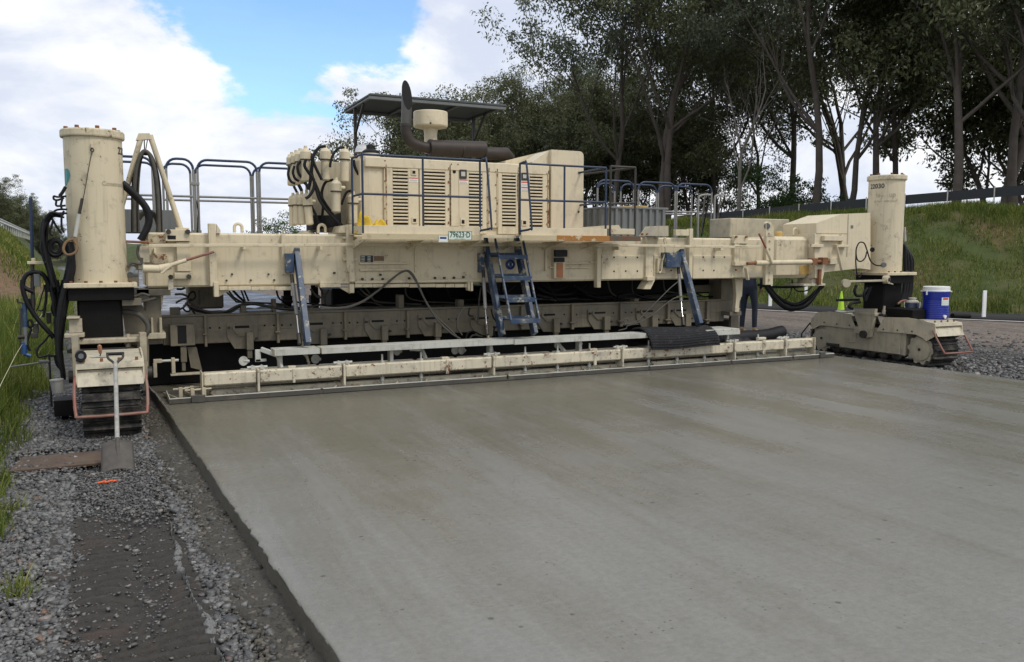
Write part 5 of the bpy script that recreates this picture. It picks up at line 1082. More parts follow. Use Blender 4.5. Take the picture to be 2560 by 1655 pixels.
# hanging mast plates beneath both ends of the beam
part(MB().prism([tuple(WY('w1', a, b_, .15).xz) for a, b_ in ((95, 185), (215, 185), (190, 380), (150, 520), (150, 610), (120, 610), (120, 520), (70, 390))], 1, .12, .17), 'mold_hanger', 'cream')
part(MB().prism([tuple(WY('w4', a, b_, .2).xz) for a, b_ in ((830, 160), (915, 160), (905, 340), (878, 400), (870, 510), (830, 510), (845, 330))], 1, .17, .23), 'mold_hanger', 'cream')
part(MB().pbox('w1', 20, 655, 235, 715, .0, .5).pbox('w1', 75, 490, 100, 660, .05, .05).pbox('w1', 165, 490, 195, 660, .05, .05), 'hanger_saddle', 'dusty')
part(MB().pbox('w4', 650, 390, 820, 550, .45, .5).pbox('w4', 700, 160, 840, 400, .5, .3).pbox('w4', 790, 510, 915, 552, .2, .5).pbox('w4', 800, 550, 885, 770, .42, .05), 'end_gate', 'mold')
part(MB().pbox('w1', 0, 690, 40, 1030, .0, .3), 'side_form', 'dusty'); part(MB().pbox('w4', 410, 225, 710, 300, .75, .1), 'auger_tube', 'mold')
hose('z2', [(860, 285), (930, 285), (1000, 310), (1050, 370), (1050, 430), (1000, 480)], -.05, .026, 'dhose')
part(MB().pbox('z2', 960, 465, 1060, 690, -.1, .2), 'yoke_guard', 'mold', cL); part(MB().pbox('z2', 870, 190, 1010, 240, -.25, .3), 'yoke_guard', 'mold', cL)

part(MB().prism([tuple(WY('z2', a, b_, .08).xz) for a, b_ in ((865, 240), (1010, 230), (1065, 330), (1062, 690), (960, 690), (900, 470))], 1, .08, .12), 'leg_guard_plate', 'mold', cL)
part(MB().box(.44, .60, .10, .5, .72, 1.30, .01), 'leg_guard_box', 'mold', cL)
part(MB().pbox('z3', 110, 1095, 215, 1270, -.02, .3).pbox('z3', 195, 1290, 470, 1345, .0, .4).pbox('z3', 110, 1290, 300, 1400, .0, .3), 'slide_housing', 'mold')
for p_ in (((110, 1330), (180, 1350), (240, 1330), (300, 1345)), ((130, 1380), (160, 1440), (220, 1420), (210, 1360)), ((100, 1300), (200, 1390), (330, 1370), (350, 1360)), ((120, 1120), (160, 1080), (230, 1090), (240, 1040)), ((215, 940), (205, 1000), (225, 1060))): hose('z3', p_, -.1, .014, 'dhose')

# ---------------- crawler tracks
def crawler(cx, dy, dz, hw=.275, R0=.235, zc=.262):
    hs = hw - .02; yr_, yf_ = -.93 + dy, .95 + dy
    fr_ = part(MB().box(cx - hw + .03, cx + hw - .03, yr_ + .26, yf_ - .02, .13, .50, .02), 'track_frame', 'dusty')
    L = yf_ - yr_; per = 2 * L + 2 * math.pi * R0; ns = 44; pm = per / ns
    sh = MB(); sh.box(-hs, hs, -pm * .47, pm * .47, -.012, .012, .003); sh.prism([(-.018, .010), (-.010, .046), (.006, .046), (.014, .010)], 0, -hs, hs)
    first = None
    for i in range(ns):
        s_ = i * pm
        if s_ < L: y, z, a = yr_ + s_, zc + R0, 0.
        elif s_ < L + math.pi * R0: th = (s_ - L) / R0; y, z, a = yf_ + R0 * math.sin(th), zc + R0 * math.cos(th), -th
        elif s_ < 2 * L + math.pi * R0: y, z, a = yf_ - (s_ - L - math.pi * R0), zc - R0, math.pi
        else: th = (s_ - 2 * L - math.pi * R0) / R0; y, z, a = yr_ - R0 * math.sin(th), zc - R0 * math.cos(th), math.pi - th
        if first is None: o = sh.build('track_shoe', MT['track']); first = o
        else: o = first.copy(); COL.objects.link(o)
        o.parent = fr_; o.location = Vector((cx, y, z + random.uniform(-.003, .003))) - pv.location; o.rotation_euler = (a, 0, 0)
    for s_ in (-1, 1):
        xw = cx + s_ * (hw - .06)
        for yc_, nm in ((yr_, 'sprocket'), (yf_, 'idler')):
            b_ = MB(); n = 20; out = []
            for j in range(n * 2):
                rr = R0 - .012 if (j // 2) % 2 == 0 else R0 - .042; a = math.pi * j / n; out.append((yc_ + rr * math.cos(a), zc + rr * math.sin(a)))
            b_.prism(out, 0, xw - .02, xw + .02); w_ = part(b_, nm, 'dusty', fr_)
            part(MB().lathe((xw, yc_, zc), [(R0 * .72, 0), (R0 * .70, .035), (R0 * .4, .042), (.03, .042)], 28, (s_, 0, 0)), 'hub_cover', 'dusty', fr_)
            part(MB().lathe((xw + s_ * .042, yc_, zc), [(.022, 0), (.02, .012)], 8, (s_, 0, 0)), 'hub_bolt', 'steel', fr_)
        for j in range(6):
            yc_ = yr_ + .42 + j * .235; part(MB().lathe((cx + s_ * (hw - .10), yc_, .125), [(.085, 0), (.085, .05), (.06, .065), (.035, .075)], 20, (s_, 0, 0)), 'road_roller', 'track', fr_)
        part(MB().box(cx + s_ * (hw - .035), cx + s_ * (hw - .005), yr_ + .33, yf_ - .10, .15, .52, .012), 'side_plate', 'dusty', fr_)
        part(MB().box(cx + s_ * (hw - .004), cx + s_ * (hw + .006), .22 + dy, .42 + dy, .25, .40, .003), 'access_cover', 'dusty', fr_)
        part(MB().box(cx + s_ * (hw - .006), cx + s_ * (hw + .03), .55 + dy, .80 + dy, .16, .20, .004), 'step_plate', 'steel', fr_)
        # fenders: rear and front cheek plates traced on the track side
        X10 = lambda a, b_: WX('z8', a, b_, 10.735)
        for poly, nm in ((((905, 650), (820, 800), (1030, 815), (1240, 835), (1300, 865), (1350, 905), (1450, 850), (1445, 745), (1330, 685), (1150, 655)), 'rear_fender'), (((150, 775), (110, 735), (130, 660), (200, 595), (320, 590), (545, 618), (600, 775), (400, 755), (290, 740), (220, 738)), 'front_fender')):
            pg = [X10(a, b_) for a, b_ in poly]; x_ = cx + s_ * (hw + .010)
            part(MB().prism([(q.y + dy, q.z) for q in pg], 0, x_ - .006, x_ + .006), nm, 'fender', fr_)
            for (a, b_) in (((895, 778), (1045, 788), (1200, 800)) if nm[0] == 'r' else ((265, 705), (400, 722), (535, 737))):
                q = X10(a, b_); part(MB().cyl((x_ + s_ * .004, q.y + dy, q.z), (x_ + s_ * .014, q.y + dy, q.z), .012, n=6), 'bolt', 'steel', fr_)
        # yoke arm to the lifting column
        yk_ = [X10(a, b_) for a, b_ in ((600, 560), (835, 560), (825, 640), (780, 860), (700, 870), (620, 640))]
        part(MB().prism([(q.y + dy, q.z) for q in yk_], 0, cx + s_ * (hw + .018), cx + s_ * (hw + .075)), 'yoke_arm', 'dusty', fr_)
        q = X10(720, 830); part(MB().cyl((cx + s_ * (hw + .05), q.y + dy, q.z), (cx + s_ * (hw + .12), q.y + dy, q.z), .06, n=14), 'yoke_pin', 'steel', fr_)
        part(MB().box(cx + s_ * (hw + .016), cx + s_ * (hw + .085), q.y + dy + .06, q.y + dy + .19, q.z + .0, q.z + .10), 'pin_block', 'dusty', fr_)
    part(MB().box(cx - hw - .08, cx + hw + .08, -.20 + dy * .3, .22 + dy * .3, .70, .75, .008), 'yoke_bridge', 'dusty', fr_)
    # top sheets and the sloping rear flap
    part(MB().box(cx - hw, cx + hw, -1.0 + dy, -.30 + dy, .672, .682, .003), 'top_sheet', 'ftop', fr_); part(MB().box(cx - hw, cx + hw, .30 + dy, 1.0 + dy, .66, .67, .003), 'top_sheet', 'ftop', fr_)
    part(MB().prism([(-1.0 + dy, .684), (-1.19 + dy, .660), (-1.20 + dy, .618), (-1.17 + dy, .612), (-1.0 + dy, .64)], 0, cx - hw - .012, cx + hw + .012), 'rear_cap', 'ftop', fr_)
    part(MB().add([Vector((cx + sx * (hw + .005), y, z)) for (y, z) in ((-1.165 + dy, .606), (-1.245 + dy, .478), (-1.236 + dy, .474), (-1.155 + dy, .60)) for sx in (-1, 1)], [(0, 1, 3, 2), (4, 5, 7, 6), (0, 2, 4, 6), (1, 7, 5, 3), (2, 3, 5, 4), (0, 6, 7, 1)]), 'rear_flap', 'ftop', fr_)
    for j in range(4): part(MB().cyl((cx - .2 + .135 * j, -1.12 + dy, .665), (cx - .2 + .135 * j, -1.12 + dy, .695), .013, n=6), 'bolt', 'rust', fr_)
    part(MB().tube([(cx - hw - .02, -1.17 + dy, .56), (cx - hw - .03, -1.25 + dy, .44), (cx - hw - .02, -1.36 + dy, .27), (cx - hw + .03, -1.375 + dy, .25), (cx + hw - .03, -1.375 + dy, .25), (cx + hw + .02, -1.36 + dy, .27), (cx + hw + .03, -1.25 + dy, .44), (cx + hw + .02, -1.17 + dy, .56)], .013, 8, 3), 'bumper_loop', 'red', fr_)
    part(MB().tube([(cx - hw - .02, 1.17 + dy, .50), (cx - hw - .02, 1.36 + dy, .24), (cx + hw, 1.36 + dy, .24), (cx + hw + .02, 1.17 + dy, .5)], .012, 6, 3), 'bumper_loop', 'steel', fr_)
    fr_.location.z += dz
    return fr_
m, t, b = newmat('muddy_track_steel'); p = pos(t); n1 = noise(t, p, 9, 6, .65); n2 = noise(t, p, 45, 4, .7)
setc(t, b, mixc(t, step(t, n1, .4, .66), (.020, .019, .018), (.095, .086, .070)), .65, .2, .4, mth(t, 'ADD', n1, n2), .7, .012); MT['track'] = m
MT['fender'] = paint('fender_cement_dust', (.56, .49, .345), .6, .8, .34, (.39, .355, .275)); MT['ftop'] = paint('fender_top_paint', (.56, .50, .36), .8, 1., .40, (.33, .31, .255))
tL = crawler(.105, -.42, .08, .245, .272, .298); tR = crawler(11.01, 0., 0.)
part(MB().cyl(WY('z8', 1620, 635, -.55), WY('z8', 1800, 640, -.55), .038, n=16), 'exhaust_pipe', 'grease_shade', tR); part(MB().pbox('z8', 430, 455, 640, 480, .4, .1), 'front_bracket', 'steel', tR)
part(MB().box(10.8, 11.5, -.75, -.2, .69, .83, .01), 'valve_cover', 'grease_shade', tR)
hose('z8', [(1040, 510), (1080, 480), (1130, 475), (1160, 500)], -.25, .018, 'red', 'red_hose', tR)
for p_ in (((700, 470), (740, 380), (760, 330)), ((600, 310), (580, 370), (600, 420), (660, 420)), ((690, 480), (680, 400), (720, 340)), ((560, 560), (520, 540), (560, 500), (640, 490)), ((1000, 370), (1040, 300), (1070, 210))): hose('z8', p_, -.05, .022, 'hose', 'hose', tR)
part(MB().tube([WY('z8', 380, 590, .2), WY('z8', 500, 595, .2), WY('z8', 600, 585, .2)], .02, 6), 'conduit', 'alu', tR)

# ---------------- slipform mold under the frame
YD = .40; mz0, mz1 = .665, .972
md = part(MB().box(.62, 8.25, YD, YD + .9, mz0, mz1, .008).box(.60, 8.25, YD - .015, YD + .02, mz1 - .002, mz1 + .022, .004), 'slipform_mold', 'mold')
part(MB().box(.45, 8.7, .62, 1.6, .21, mz0 - .002, .004), 'mold_pan_backing', 'grease_shade', md)  # pan extended as a black backing that paints in the darkness beneath
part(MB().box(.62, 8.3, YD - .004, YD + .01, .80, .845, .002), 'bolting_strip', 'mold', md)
def molder(k, x0, y0, sc):
    P = lambda a, b_: tuple(WY(k, x0 + a * sc, y0 + b_ * sc, YD - .02).xz)
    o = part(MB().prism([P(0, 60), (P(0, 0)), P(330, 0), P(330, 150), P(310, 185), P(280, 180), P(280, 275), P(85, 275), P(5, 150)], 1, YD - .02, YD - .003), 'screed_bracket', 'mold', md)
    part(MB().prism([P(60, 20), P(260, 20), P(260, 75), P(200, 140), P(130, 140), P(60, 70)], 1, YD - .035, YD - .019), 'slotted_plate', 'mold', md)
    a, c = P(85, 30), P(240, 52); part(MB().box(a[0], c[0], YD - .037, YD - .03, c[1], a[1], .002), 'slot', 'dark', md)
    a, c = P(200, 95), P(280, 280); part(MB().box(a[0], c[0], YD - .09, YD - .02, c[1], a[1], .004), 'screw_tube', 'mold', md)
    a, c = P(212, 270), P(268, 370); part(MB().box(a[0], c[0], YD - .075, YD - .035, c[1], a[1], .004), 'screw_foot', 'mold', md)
    for (u, w) in ((22, 50), (240, 115), (320, 165)): q = P(u, w); part(MB().cyl((q[0], YD - .02, q[1]), (q[0], YD - .06, q[1]), .014, n=6), 'bolt', 'steel', md)
for k, x, y, s_ in (('w1', 885, 545, 1.), ('w1', 1690, 515, .92), ('w2', 475, 575, .85), ('w2', 1050, 545, .82), ('w2', 1610, 545, .78), ('w3', 440, 510, .78), ('w3', 985, 490, .75), ('w3', 1500, 475, .72), ('w4', 150, 465, .70)): molder(k, x, y, s_)
for k, x, y0, y1 in (('w1', 660, 470, 800), ('w1', 1435, 445, 760), ('w2', 275, 510, 810), ('w2', 945, 500, 790), ('w3', 285, 450, 700), ('w3', 825, 430, 700), ('w3', 1345, 415, 670), ('w4', 140, 400, 640), ('w4', 560, 400, 640)):
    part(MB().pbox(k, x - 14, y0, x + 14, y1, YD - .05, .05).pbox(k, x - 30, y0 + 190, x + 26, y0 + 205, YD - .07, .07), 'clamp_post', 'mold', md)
for k, x, y in (('w1', 705, 598), ('w1', 808, 597), ('w1', 1290, 572), ('w1', 1388, 570), ('w1', 1475, 568), ('w1', 1570, 565), ('w2', 138, 632), ('w2', 225, 630), ('w2', 315, 628), ('w2', 400, 625), ('w2', 822, 610), ('w2', 905, 606), ('w2', 1376, 590), ('w2', 1458, 588), ('w3', 730, 540), ('w3', 797, 541), ('w3', 862, 541), ('w3', 1256, 523), ('w3', 1387, 518), ('w3', 1450, 517)):
    q = WY(k, x, y, YD - .004); part(MB().cyl(q + Vector((0, .005, 0)), q - Vector((0, .004, 0)), .011, n=8), 'bolt_hole', 'dark', md)
part(MB().pbox('w1', 280, 560, 545, 790, YD - .10, .10).pbox('w1', 345, 560, 460, 565, YD - .12, .1), 'end_box', 'mold', md); part(MB().pbox('w1', 360, 575, 455, 765, YD - .104, .01), 'end_box_opening', 'dark', md); part(MB().pbox('w1', 392, 795, 458, 965, YD - .08, .06).pbox('w1', 405, 965, 445, 1060, YD - .07, .04), 'screw_tube', 'mold', md)
part(MB().prism([tuple(WY('w1', a, b_, YD).xz) for a, b_ in ((460, 800), (560, 800), (620, 1050), (500, 1020))], 1, YD - .02, YD), 'end_deflector', 'mold', md)
part(MB().pbox('w1', 100, 935, 195, 975, -.1, .06).pbox('w1', 100, 975, 140, 1130, -.1, .06).pbox('w1', 295, 920, 335, 1090, -.1, .06).pbox('w1', 285, 1085, 620, 1105, -.1, .10), 'edge_former', 'dusty', md); part(MB().cyl(WY('w1', 195, 952, -.08), WY('w1', 370, 942, -.08), .014, n=8), 'edge_screw', 'alu', md)
for k, x0, y0, x1, y1 in (('w1', 1035, 355, 1095, 450), ('w1', 1375, 290, 1415, 440), ('w1', 1765, 360, 1810, 430), ('w1', 1100, 415, 1370, 445), ('w1', 280, 380, 390, 470), ('w2', 840, 330, 900, 480), ('w2', 1480, 380, 1540, 470), ('w3', 1480, 370, 1530, 420)):
    part(MB().pbox(k, x0, y0, x1, y1, YD + .1, .12), 'trunnion', 'mold', md)
# grout box and auger behind the mold: dark boxes, the gloom inside the machine put into their black colour
part(MB().box(2.78, 8.4, 1.75, 2.4, .3, 1.19, .02), 'auger_housing', 'grease_shade'); part(MB().box(4.9, 8.6, .95, 1.5, 1.05, 1.28, .02), 'vibrator_frame', 'grease_shade')
for x_ in (3.1, 3.9, 4.6, 5.3, 6.2, 7.4): part(MB().bar((x_, 1.4, 1.32), (x_ + .25, 1.6, .95), .06, .06), 'hanger_strut', 'grease_shade')
for x_ in (2.15, 2.5): part(MB().bar((x_, 1.5, 1.32), (x_ + .03, 1.6, .95), .09, .05).box(x_ - .05, x_ + .07, 1.5, 1.62, 1.02, 1.12), 'hanger_strut', 'grease_shade')
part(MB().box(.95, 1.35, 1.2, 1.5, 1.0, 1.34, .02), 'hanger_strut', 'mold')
# loose hydraulic hoses lying along the mold top
for p_ in (((480, 360), (600, 400), (740, 430), (880, 420), (1000, 360), (1120, 335), (1260, 350), (1400, 380), (1560, 395), (1700, 380), (1900, 350)), ((500, 400), (640, 430), (760, 448), (900, 430), (1020, 370), (1150, 345), (1290, 362), (1440, 392), (1600, 402), (1760, 370)), ((480, 320), (560, 370), (660, 420), (800, 450), (900, 440), (1010, 385)), ((330, 240), (420, 240), (480, 290), (430, 370), (380, 400)), ((340, 330), (420, 290), (500, 290), (500, 340)), ((470, 275), (490, 230), (530, 210), (550, 260), (520, 300), (480, 300)), ((440, 330), (500, 380), (550, 460)), ((900, 190), (960, 270), (1040, 320)), ((950, 195), (1010, 260), (1080, 320)), ((1040, 195), (1080, 310)), ((1070, 195), (1120, 310)), ((590, 190), (590, 350)), ((1780, 180), (1850, 260), (1920, 265), (1980, 190)), ((350, 180), (400, 185), (440, 165)), ((410, 380), (450, 420), (490, 410), (470, 350), (420, 360))):
    hose('w1', p_, YD + random.uniform(.05, .5), random.uniform(.009, .014), random.choice(('dhose', 'hose', 'dhose')))
for p_ in (((0, 460), (150, 470), (300, 455), (450, 400), (600, 300), (750, 180), (850, 100), (930, 70), (990, 110), (1050, 220), (1120, 380), (1200, 520), (1290, 640), (1400, 740), (1500, 800)), ((0, 475), (200, 475), (330, 455), (480, 390), (640, 270), (780, 150), (880, 85), (950, 85), (1030, 190), (1100, 340), (1180, 480), (1260, 580), (1380, 690), (1480, 795))):
    hose('w2', p_, -.10, .011, 'dhose')
for p_ in (((400, 290), (480, 350), (560, 310), (600, 260)), ((430, 270), (500, 330), (560, 350)), ((1550, 460), (1480, 560), (1470, 680), (1520, 760)), ((1600, 470), (1590, 540), (1640, 560)), ((1720, 250), (1700, 400), (1690, 620)), ((1560, 800), (1580, 740), (1640, 720), (1740, 770)), ((1600, 800), (1640, 760), (1740, 775)), ((1830, 480), (1850, 560), (1900, 640)), ((1900, 660), (1860, 700), (1870, 770))):
    hose('w2', p_, .3 if p_[0][1] < 300 else -.05, .010, random.choice(('hose', 'dhose')))
for p_ in (((430, 240), (520, 300), (640, 330), (800, 320), (900, 260), (960, 220)), ((480, 220), (600, 280), (700, 260), (780, 220)), ((820, 230), (900, 270), (1000, 340), (1200, 370), (1300, 330)), ((1300, 345), (1450, 320), (1600, 360), (1760, 370), (1940, 320)), ((1300, 360), (1480, 335), (1640, 375), (1800, 365), (2000, 310)), ((900, 290), (980, 340), (1100, 380), (1250, 370)), ((430, 330), (560, 360), (700, 380), (860, 370)), ((690, 150), (660, 190), (610, 210)), ((40, 300), (90, 250), (120, 220)), ((80, 320), (160, 270), (210, 220))):
    hose('w3', p_, YD + random.uniform(.1, .5), random.uniform(.012, .03))
hose('w3', [(1945, 190), (1860, 260), (1760, 360), (1640, 480), (1520, 600), (1440, 640), (1380, 640), (1370, 600), (1400, 585), (1415, 620), (1380, 645), (1340, 630)], -.25, .007, 'dhose', 'cable'); hose('w3', [(1985, 345), (1900, 370), (1800, 440), (1680, 540), (1560, 610), (1450, 650), (1400, 665), (1390, 690), (1310, 710)], -.25, .007, 'dhose', 'cable')

# ================================================================ TRAILING FLOAT behind the mold
fl = thing('trailing_float', (4.9, -.5, .2), 'worn cream trailing float with box beam and shallow steel pan lying on the wet concrete', 'trailing float')
fp_ = lambda bm, name, mat, par=None: bm.build(name, MT[mat] if isinstance(mat, str) else mat, par or fl)
x0, x1 = .60, 9.30
MT['lip'] = paint('shadowed_float_steel', (.07, .065, .055), .6, .8, .15, (.16, .15, .12))  # darkened to put the shadow gap above the concrete into the colour
fp_(MB().box(x0, x1, -.705, -.18, .204, .212, .002), 'pan', 'lip')
segs = [(x0, .80), (.835, 2.06), (2.09, 4.2), (4.23, 6.15), (6.18, 7.45), (7.48, 8.52), (8.55, 9.05), (9.07, x1)]
for a, c in segs: fp_(MB().box(a, c, -.712, -.704, .205, .250, .002), 'pan_lip', 'lip'); fp_(MB().box(a, c, -.716, -.686, .250, .257, .002), 'lip_flange', 'alu')
fp_(MB().box(x0, x1, -.19, -.18, .205, .256, .002), 'pan_lip', 'lip')
for x_ in (x0 + .005, x1 - .005): fp_(MB().box(x_ - .005, x_ + .005, -.70, -.19, .212, .262, .002), 'end_lip', 'alu')
fp_(MB().box(.80, .93, -.73, -.70, .205, .275, .004), 'end_clamp', 'lip'); fp_(MB().box(9.02, 9.12, -.73, -.70, .205, .285, .004), 'end_clamp', 'lip')
for x_, y_ in ((.82, -.62), (.83, -.45), (.93, -.60), (.98, -.44), (.72, -.5)): fp_(MB().box(x_ - .018, x_ + .018, y_ - .018, y_ + .018, .212, .33, .003).cyl((x_ - .07, y_, .315), (x_ + .07, y_, .315), .010, n=8), 'end_post', 'dusty')
for x_ in (.70, .90, 1.05, 1.5, 1.85): fp_(MB().bar((x_, -.69, .232), (x_ - .12, -.22, .232), .012, .035), 'stiffener', 'dusty')
xx = 2.2
while xx < 9.1: fp_(MB().bar((xx, -.69, .235), (xx - .22 * (1 if int(xx * 10) % 2 else -1), -.22, .235), .012, .04), 'stiffener', 'worn'); xx += .34
fp_(MB().box(1.0, 9.0, -.50, -.42, .214, .275, .01), 'inner_angle', 'worn')
# front box beam in bolted lengths
cut = [WY('w1', 622, 1150, -.6).x, WY('w1', 1222, 1130, -.6).x, WY('w2', 258, 1150, -.6).x, WY('w2', 1855, 1080, -.6).x, WY('w3', 1350, 1000, -.6).x, WY('w4', 838, 900, -.6).x, WY('w4', 1382, 870, -.6).x, WY('w4', 1690, 850, -.6).x]
for i in range(7):
    fp_(MB().box(cut[i] + .012, cut[i+1] - .012, -.60, -.47, .338, .470, .014), 'box_beam', 'worn')
for i, c in enumerate(cut):
    w = .022 if 0 < i < 7 else .012
    j = fp_(MB().box(c - w / 2, c + w / 2, -.625, -.45, .252, .485, .003), 'joint_plate', 'worn')
    if 0 < i < 7:
        for s_ in (-1, 1):
            fp_(MB().prism([(c + s_ * .03 - .045, .47), (c + s_ * .03 - .03, .50), (c + s_ * .03, .515), (c + s_ * .03 + .03, .50), (c + s_ * .03 + .045, .47)], 1, -.56, -.545), 'hinge_lug', 'worn', j)
        fp_(MB().cyl((c - .10, -.552, .497), (c + .10, -.552, .497), .014, n=8), 'hinge_pin', 'alu', j); [fp_(MB().cyl((c + e_, -.575, .497), (c + e_, -.53, .497), .022, n=8), 'hinge_nut', 'alu', j) for e_ in (-.045, .045)]
for k, x, y in (('w1', 1605, 1100), ('w2', 1365, 1090), ('w3', 1065, 1000), ('w4', 1160, 880)): fp_(MB().pbox(k, x - 14, y - 65, x + 14, y + 85, -.61, .02).pbox(k, x - 60, y - 95, x + 20, y - 70, -.58, .06), 'saddle_strap', 'worn')
for k, x, y in (('w2', 665, 1060), ('w2', 1080, 1030), ('w3', 312, 960), ('w3', 658, 945), ('w3', 1000, 920), ('w3', 1632, 885), ('w3', 1938, 870), ('w4', 228, 870), ('w4', 520, 850), ('w4', 1090, 820)):
    q = WY(k, x, y, -.535); fp_(MB().cyl((q.x, -.535, .22), (q.x, -.535, .56), .011, n=8).cyl((q.x, -.535, .47), (q.x, -.535, .49), .026, n=6).cyl((q.x, -.535, .27), (q.x, -.535, .31), .022, n=6), 'levelling_bolt', 'alu')
# rear beam and carrying arms
for a, c in ((WY('w1', 1035, 1000, -.24).x, WY('w1', 1880, 960, -.24).x), (WY('w1', 1885, 960, -.24).x, WY('w2', 1035, 980, -.24).x), (WY('w2', 1060, 980, -.24).x, WY('w2', 1470, 960, -.24).x), (WY('w2', 1490, 960, -.24).x, WY('w3', 610, 900, -.24).x), (WY('w3', 630, 900, -.24).x, 7.9)):
    fp_(MB().box(a, c - .02, -.24, -.14, .335, .44, .01), 'rear_beam', 'alu')
for x_ in (1.75, 3.55, 5.05, 6.6, 8.2): fp_(MB().box(x_ - .03, x_ + .03, -.47, -.24, .36, .42, .004), 'cross_tie', 'dusty')
fp_(MB().bar(WY('w1', 1250, 825, -.35), WY('w1', 1432, 890, -.45), .03, .05).bar(WY('w1', 1432, 885, -.45), WY('w1', 1470, 1030, -.52), .03, .05), 'carry_arm', 'alu'); fp_(MB().pbox('w1', 1190, 830, 1250, 960, -.35, .02).pbox('w1', 1190, 930, 1310, 960, -.35, .02), 'carry_frame', 'alu')
fp_(MB().bar(WY('w2', 960, 905, -.40), WY('w2', 1100, 910, -.45), .03, .05).bar(WY('w2', 1085, 905, -.45), WY('w2', 1130, 1010, -.5), .03, .04), 'carry_arm', 'alu'); fp_(MB().bar(WY('w3', 640, 830, -.4), WY('w3', 735, 935, -.5), .03, .04), 'carry_arm', 'alu')
for k, x, y in (('w1', 1060, 950), ('w1', 1830, 930), ('w2', 820, 930), ('w2', 1440, 920), ('w2', 1510, 920), ('w3', 650, 860), ('w3', 880, 850)):
    q = WY(k, x, y, -.3); fp_(MB().lathe(q, [(.05, 0), (.05, .012)], 14, (.3, -1, 0)).cyl(q, q + Vector((.06, .02, -.01)), .018, n=8), 'guide_wheel', 'alu')
for x_ in (1.7, 2.9, 4.1, 5.3, 6.5): fp_(MB().box(x_ - .02, x_ + .02, -.50, -.40, .44, .602, .004), 'plank_stand', 'alu')
for k, pts in (('w1', ((1690, 740), (1700, 860), (1740, 900), (1770, 1000))), ('w2', ((1780, 700), (1800, 780), (1840, 900), (1850, 970)))):
    P = [WY(k, a, b_, -.42) for a, b_ in pts]; L = []
    for i in range(len(P) - 1): L += [P[i].lerp(P[i+1], u) for u in np.linspace(0, 1, 8)[:-1]]
    for i, q in enumerate(L): fp_(MB().obox(q, ((1, 0, 0), (0, 1, 0), (0, 0, 1)), ((.012, .004, .018) if i % 2 else (.004, .012, .018)), .002), 'chain_link', 'dusty')

# planks laid on the float
def plank(a, c, y0, y1, z, label, mat='alu'):
    o = thing('plank', ((a + c) / 2, (y0 + y1) / 2, z - .05), label, 'plank')
    MB().box(a, c, y0, y1, z - .006, z, .002).box(a, c, y0, y0 + .006, z - .06, z - .007, .002).box(a, c, y1 - .006, y1, z - .06, z - .007, .002).build('plank_deck', MT[mat], o)
    for x_ in (a + .004, c - .004): MB().box(x_ - .004, x_ + .004, y0 + .007, y1 - .007, z - .058, z - .007, .001).build('end_cap', MT['worn'], o)
    for i in range(1, 5): MB().box(a + .01, c - .01, y0 + (y1 - y0) * i / 5 - .003, y0 + (y1 - y0) * i / 5 + .003, z, z + .003, .0008).build('tread_ridge', MT[mat], o)
    return o
pa, pb, pc, pd = WY('w1', 1398, 840, -.6).x, WY('w1', 1880, 830, -.6).x, WY('w3', 190, 820, -.6).x, WY('w3', 1580, 760, -.6).x
plank(pa, pb, -.60, -.34, .668, 'short aluminium plank end overlapping at the foot of the left blue float arm')
plank(pb + .02, pc, -.60, -.34, .664, 'long aluminium plank spattered with cement below the arching grey hoses')
plank(pc + .01, pd + .5, -.60, -.34, .658, 'aluminium plank between the blue ladder foot and the black ribbed mat')
o = thing('pallet_end', (7.35, -.4, .6), 'short slatted timber step at the foot of the right blue float arm', 'timber step')
for i in range(4): MB().box(7.12 + .14 * i, 7.25 + .14 * i, -.62, -.22, .640, .662, .003).build('slat', MT['alu'], o)
for y_ in (-.60, -.24): MB().box(7.12, 7.68, y_ - .02, y_ + .02, .585, .640, .003).build('bearer', MT['alu'], o)
for x_ in (7.2, 7.62): MB().box(x_ - .02, x_ + .02, -.45, -.40, .43, .586, .003).build('leg', MT['alu'], o)

# ribbed black mat draped over the plank, black plastic, rolled sheet
m, t, b = newmat('ribbed_rubber'); p = pos(t); w = nd(t, 'TexWave', {'Vector': p, 'Scale': 30.0, 'Distortion': .3, 'Detail': 1.}, wave_type='BANDS', bands_direction='DIAGONAL').outputs['Fac']
w2 = nd(t, 'TexWave', {'Vector': nd(t, 'Mapping', {'Vector': p, 'Rotation': (0, R(90), 0)}).outputs[0], 'Scale': 10., 'Distortion': .3}, wave_type='BANDS', bands_direction='DIAGONAL').outputs['Fac']
setc(t, b, mixc(t, mth(t, 'MULTIPLY', step(t, noise(t, p, 9, 6, .7), .52, .72), .55), mixc(t, w, (.010, .010, .011), (.035, .036, .04)), (.16, .15, .13)), .5, 0, .4, mth(t, 'ADD', w, mth(t, 'MULTIPLY', w2, .3)), 1., .012)
prof = []
for i in range(121):
    a_ = math.pi * (-.06 + 1.12 * i / 120); r_b = .5 + .5 * math.cos(i / 120 * 2 * math.pi * 22); prof.append((-.45 + (.235 + .010 * r_b) * math.cos(a_), .50 + (.205 + .010 * r_b) * max(math.sin(a_), -.25)))
mx0, mx1 = 6.17, 7.24; V = []; nx = 26
for i in range(nx):
    u = i / (nx - 1)
    for j, (y, z) in enumerate(prof):
        v = j / 120; V.append((mx0 + (mx1 - mx0) * u + .10 * (v - .5), y + .008 * math.sin(u * 6 + v * 4), z + .012 * math.sin(u * 5 + v * 3) - .02 * (u - .5) ** 2))
mat_o = npmesh('ribbed_mat', V, gridfaces(len(prof), nx), m, smooth=True); sm_ = mat_o.modifiers.new('thick', 'SOLIDIFY'); sm_.thickness = .016
tag(mat_o, 'ribbed black rubber mat draped over the plank and float', 'rubber mat')
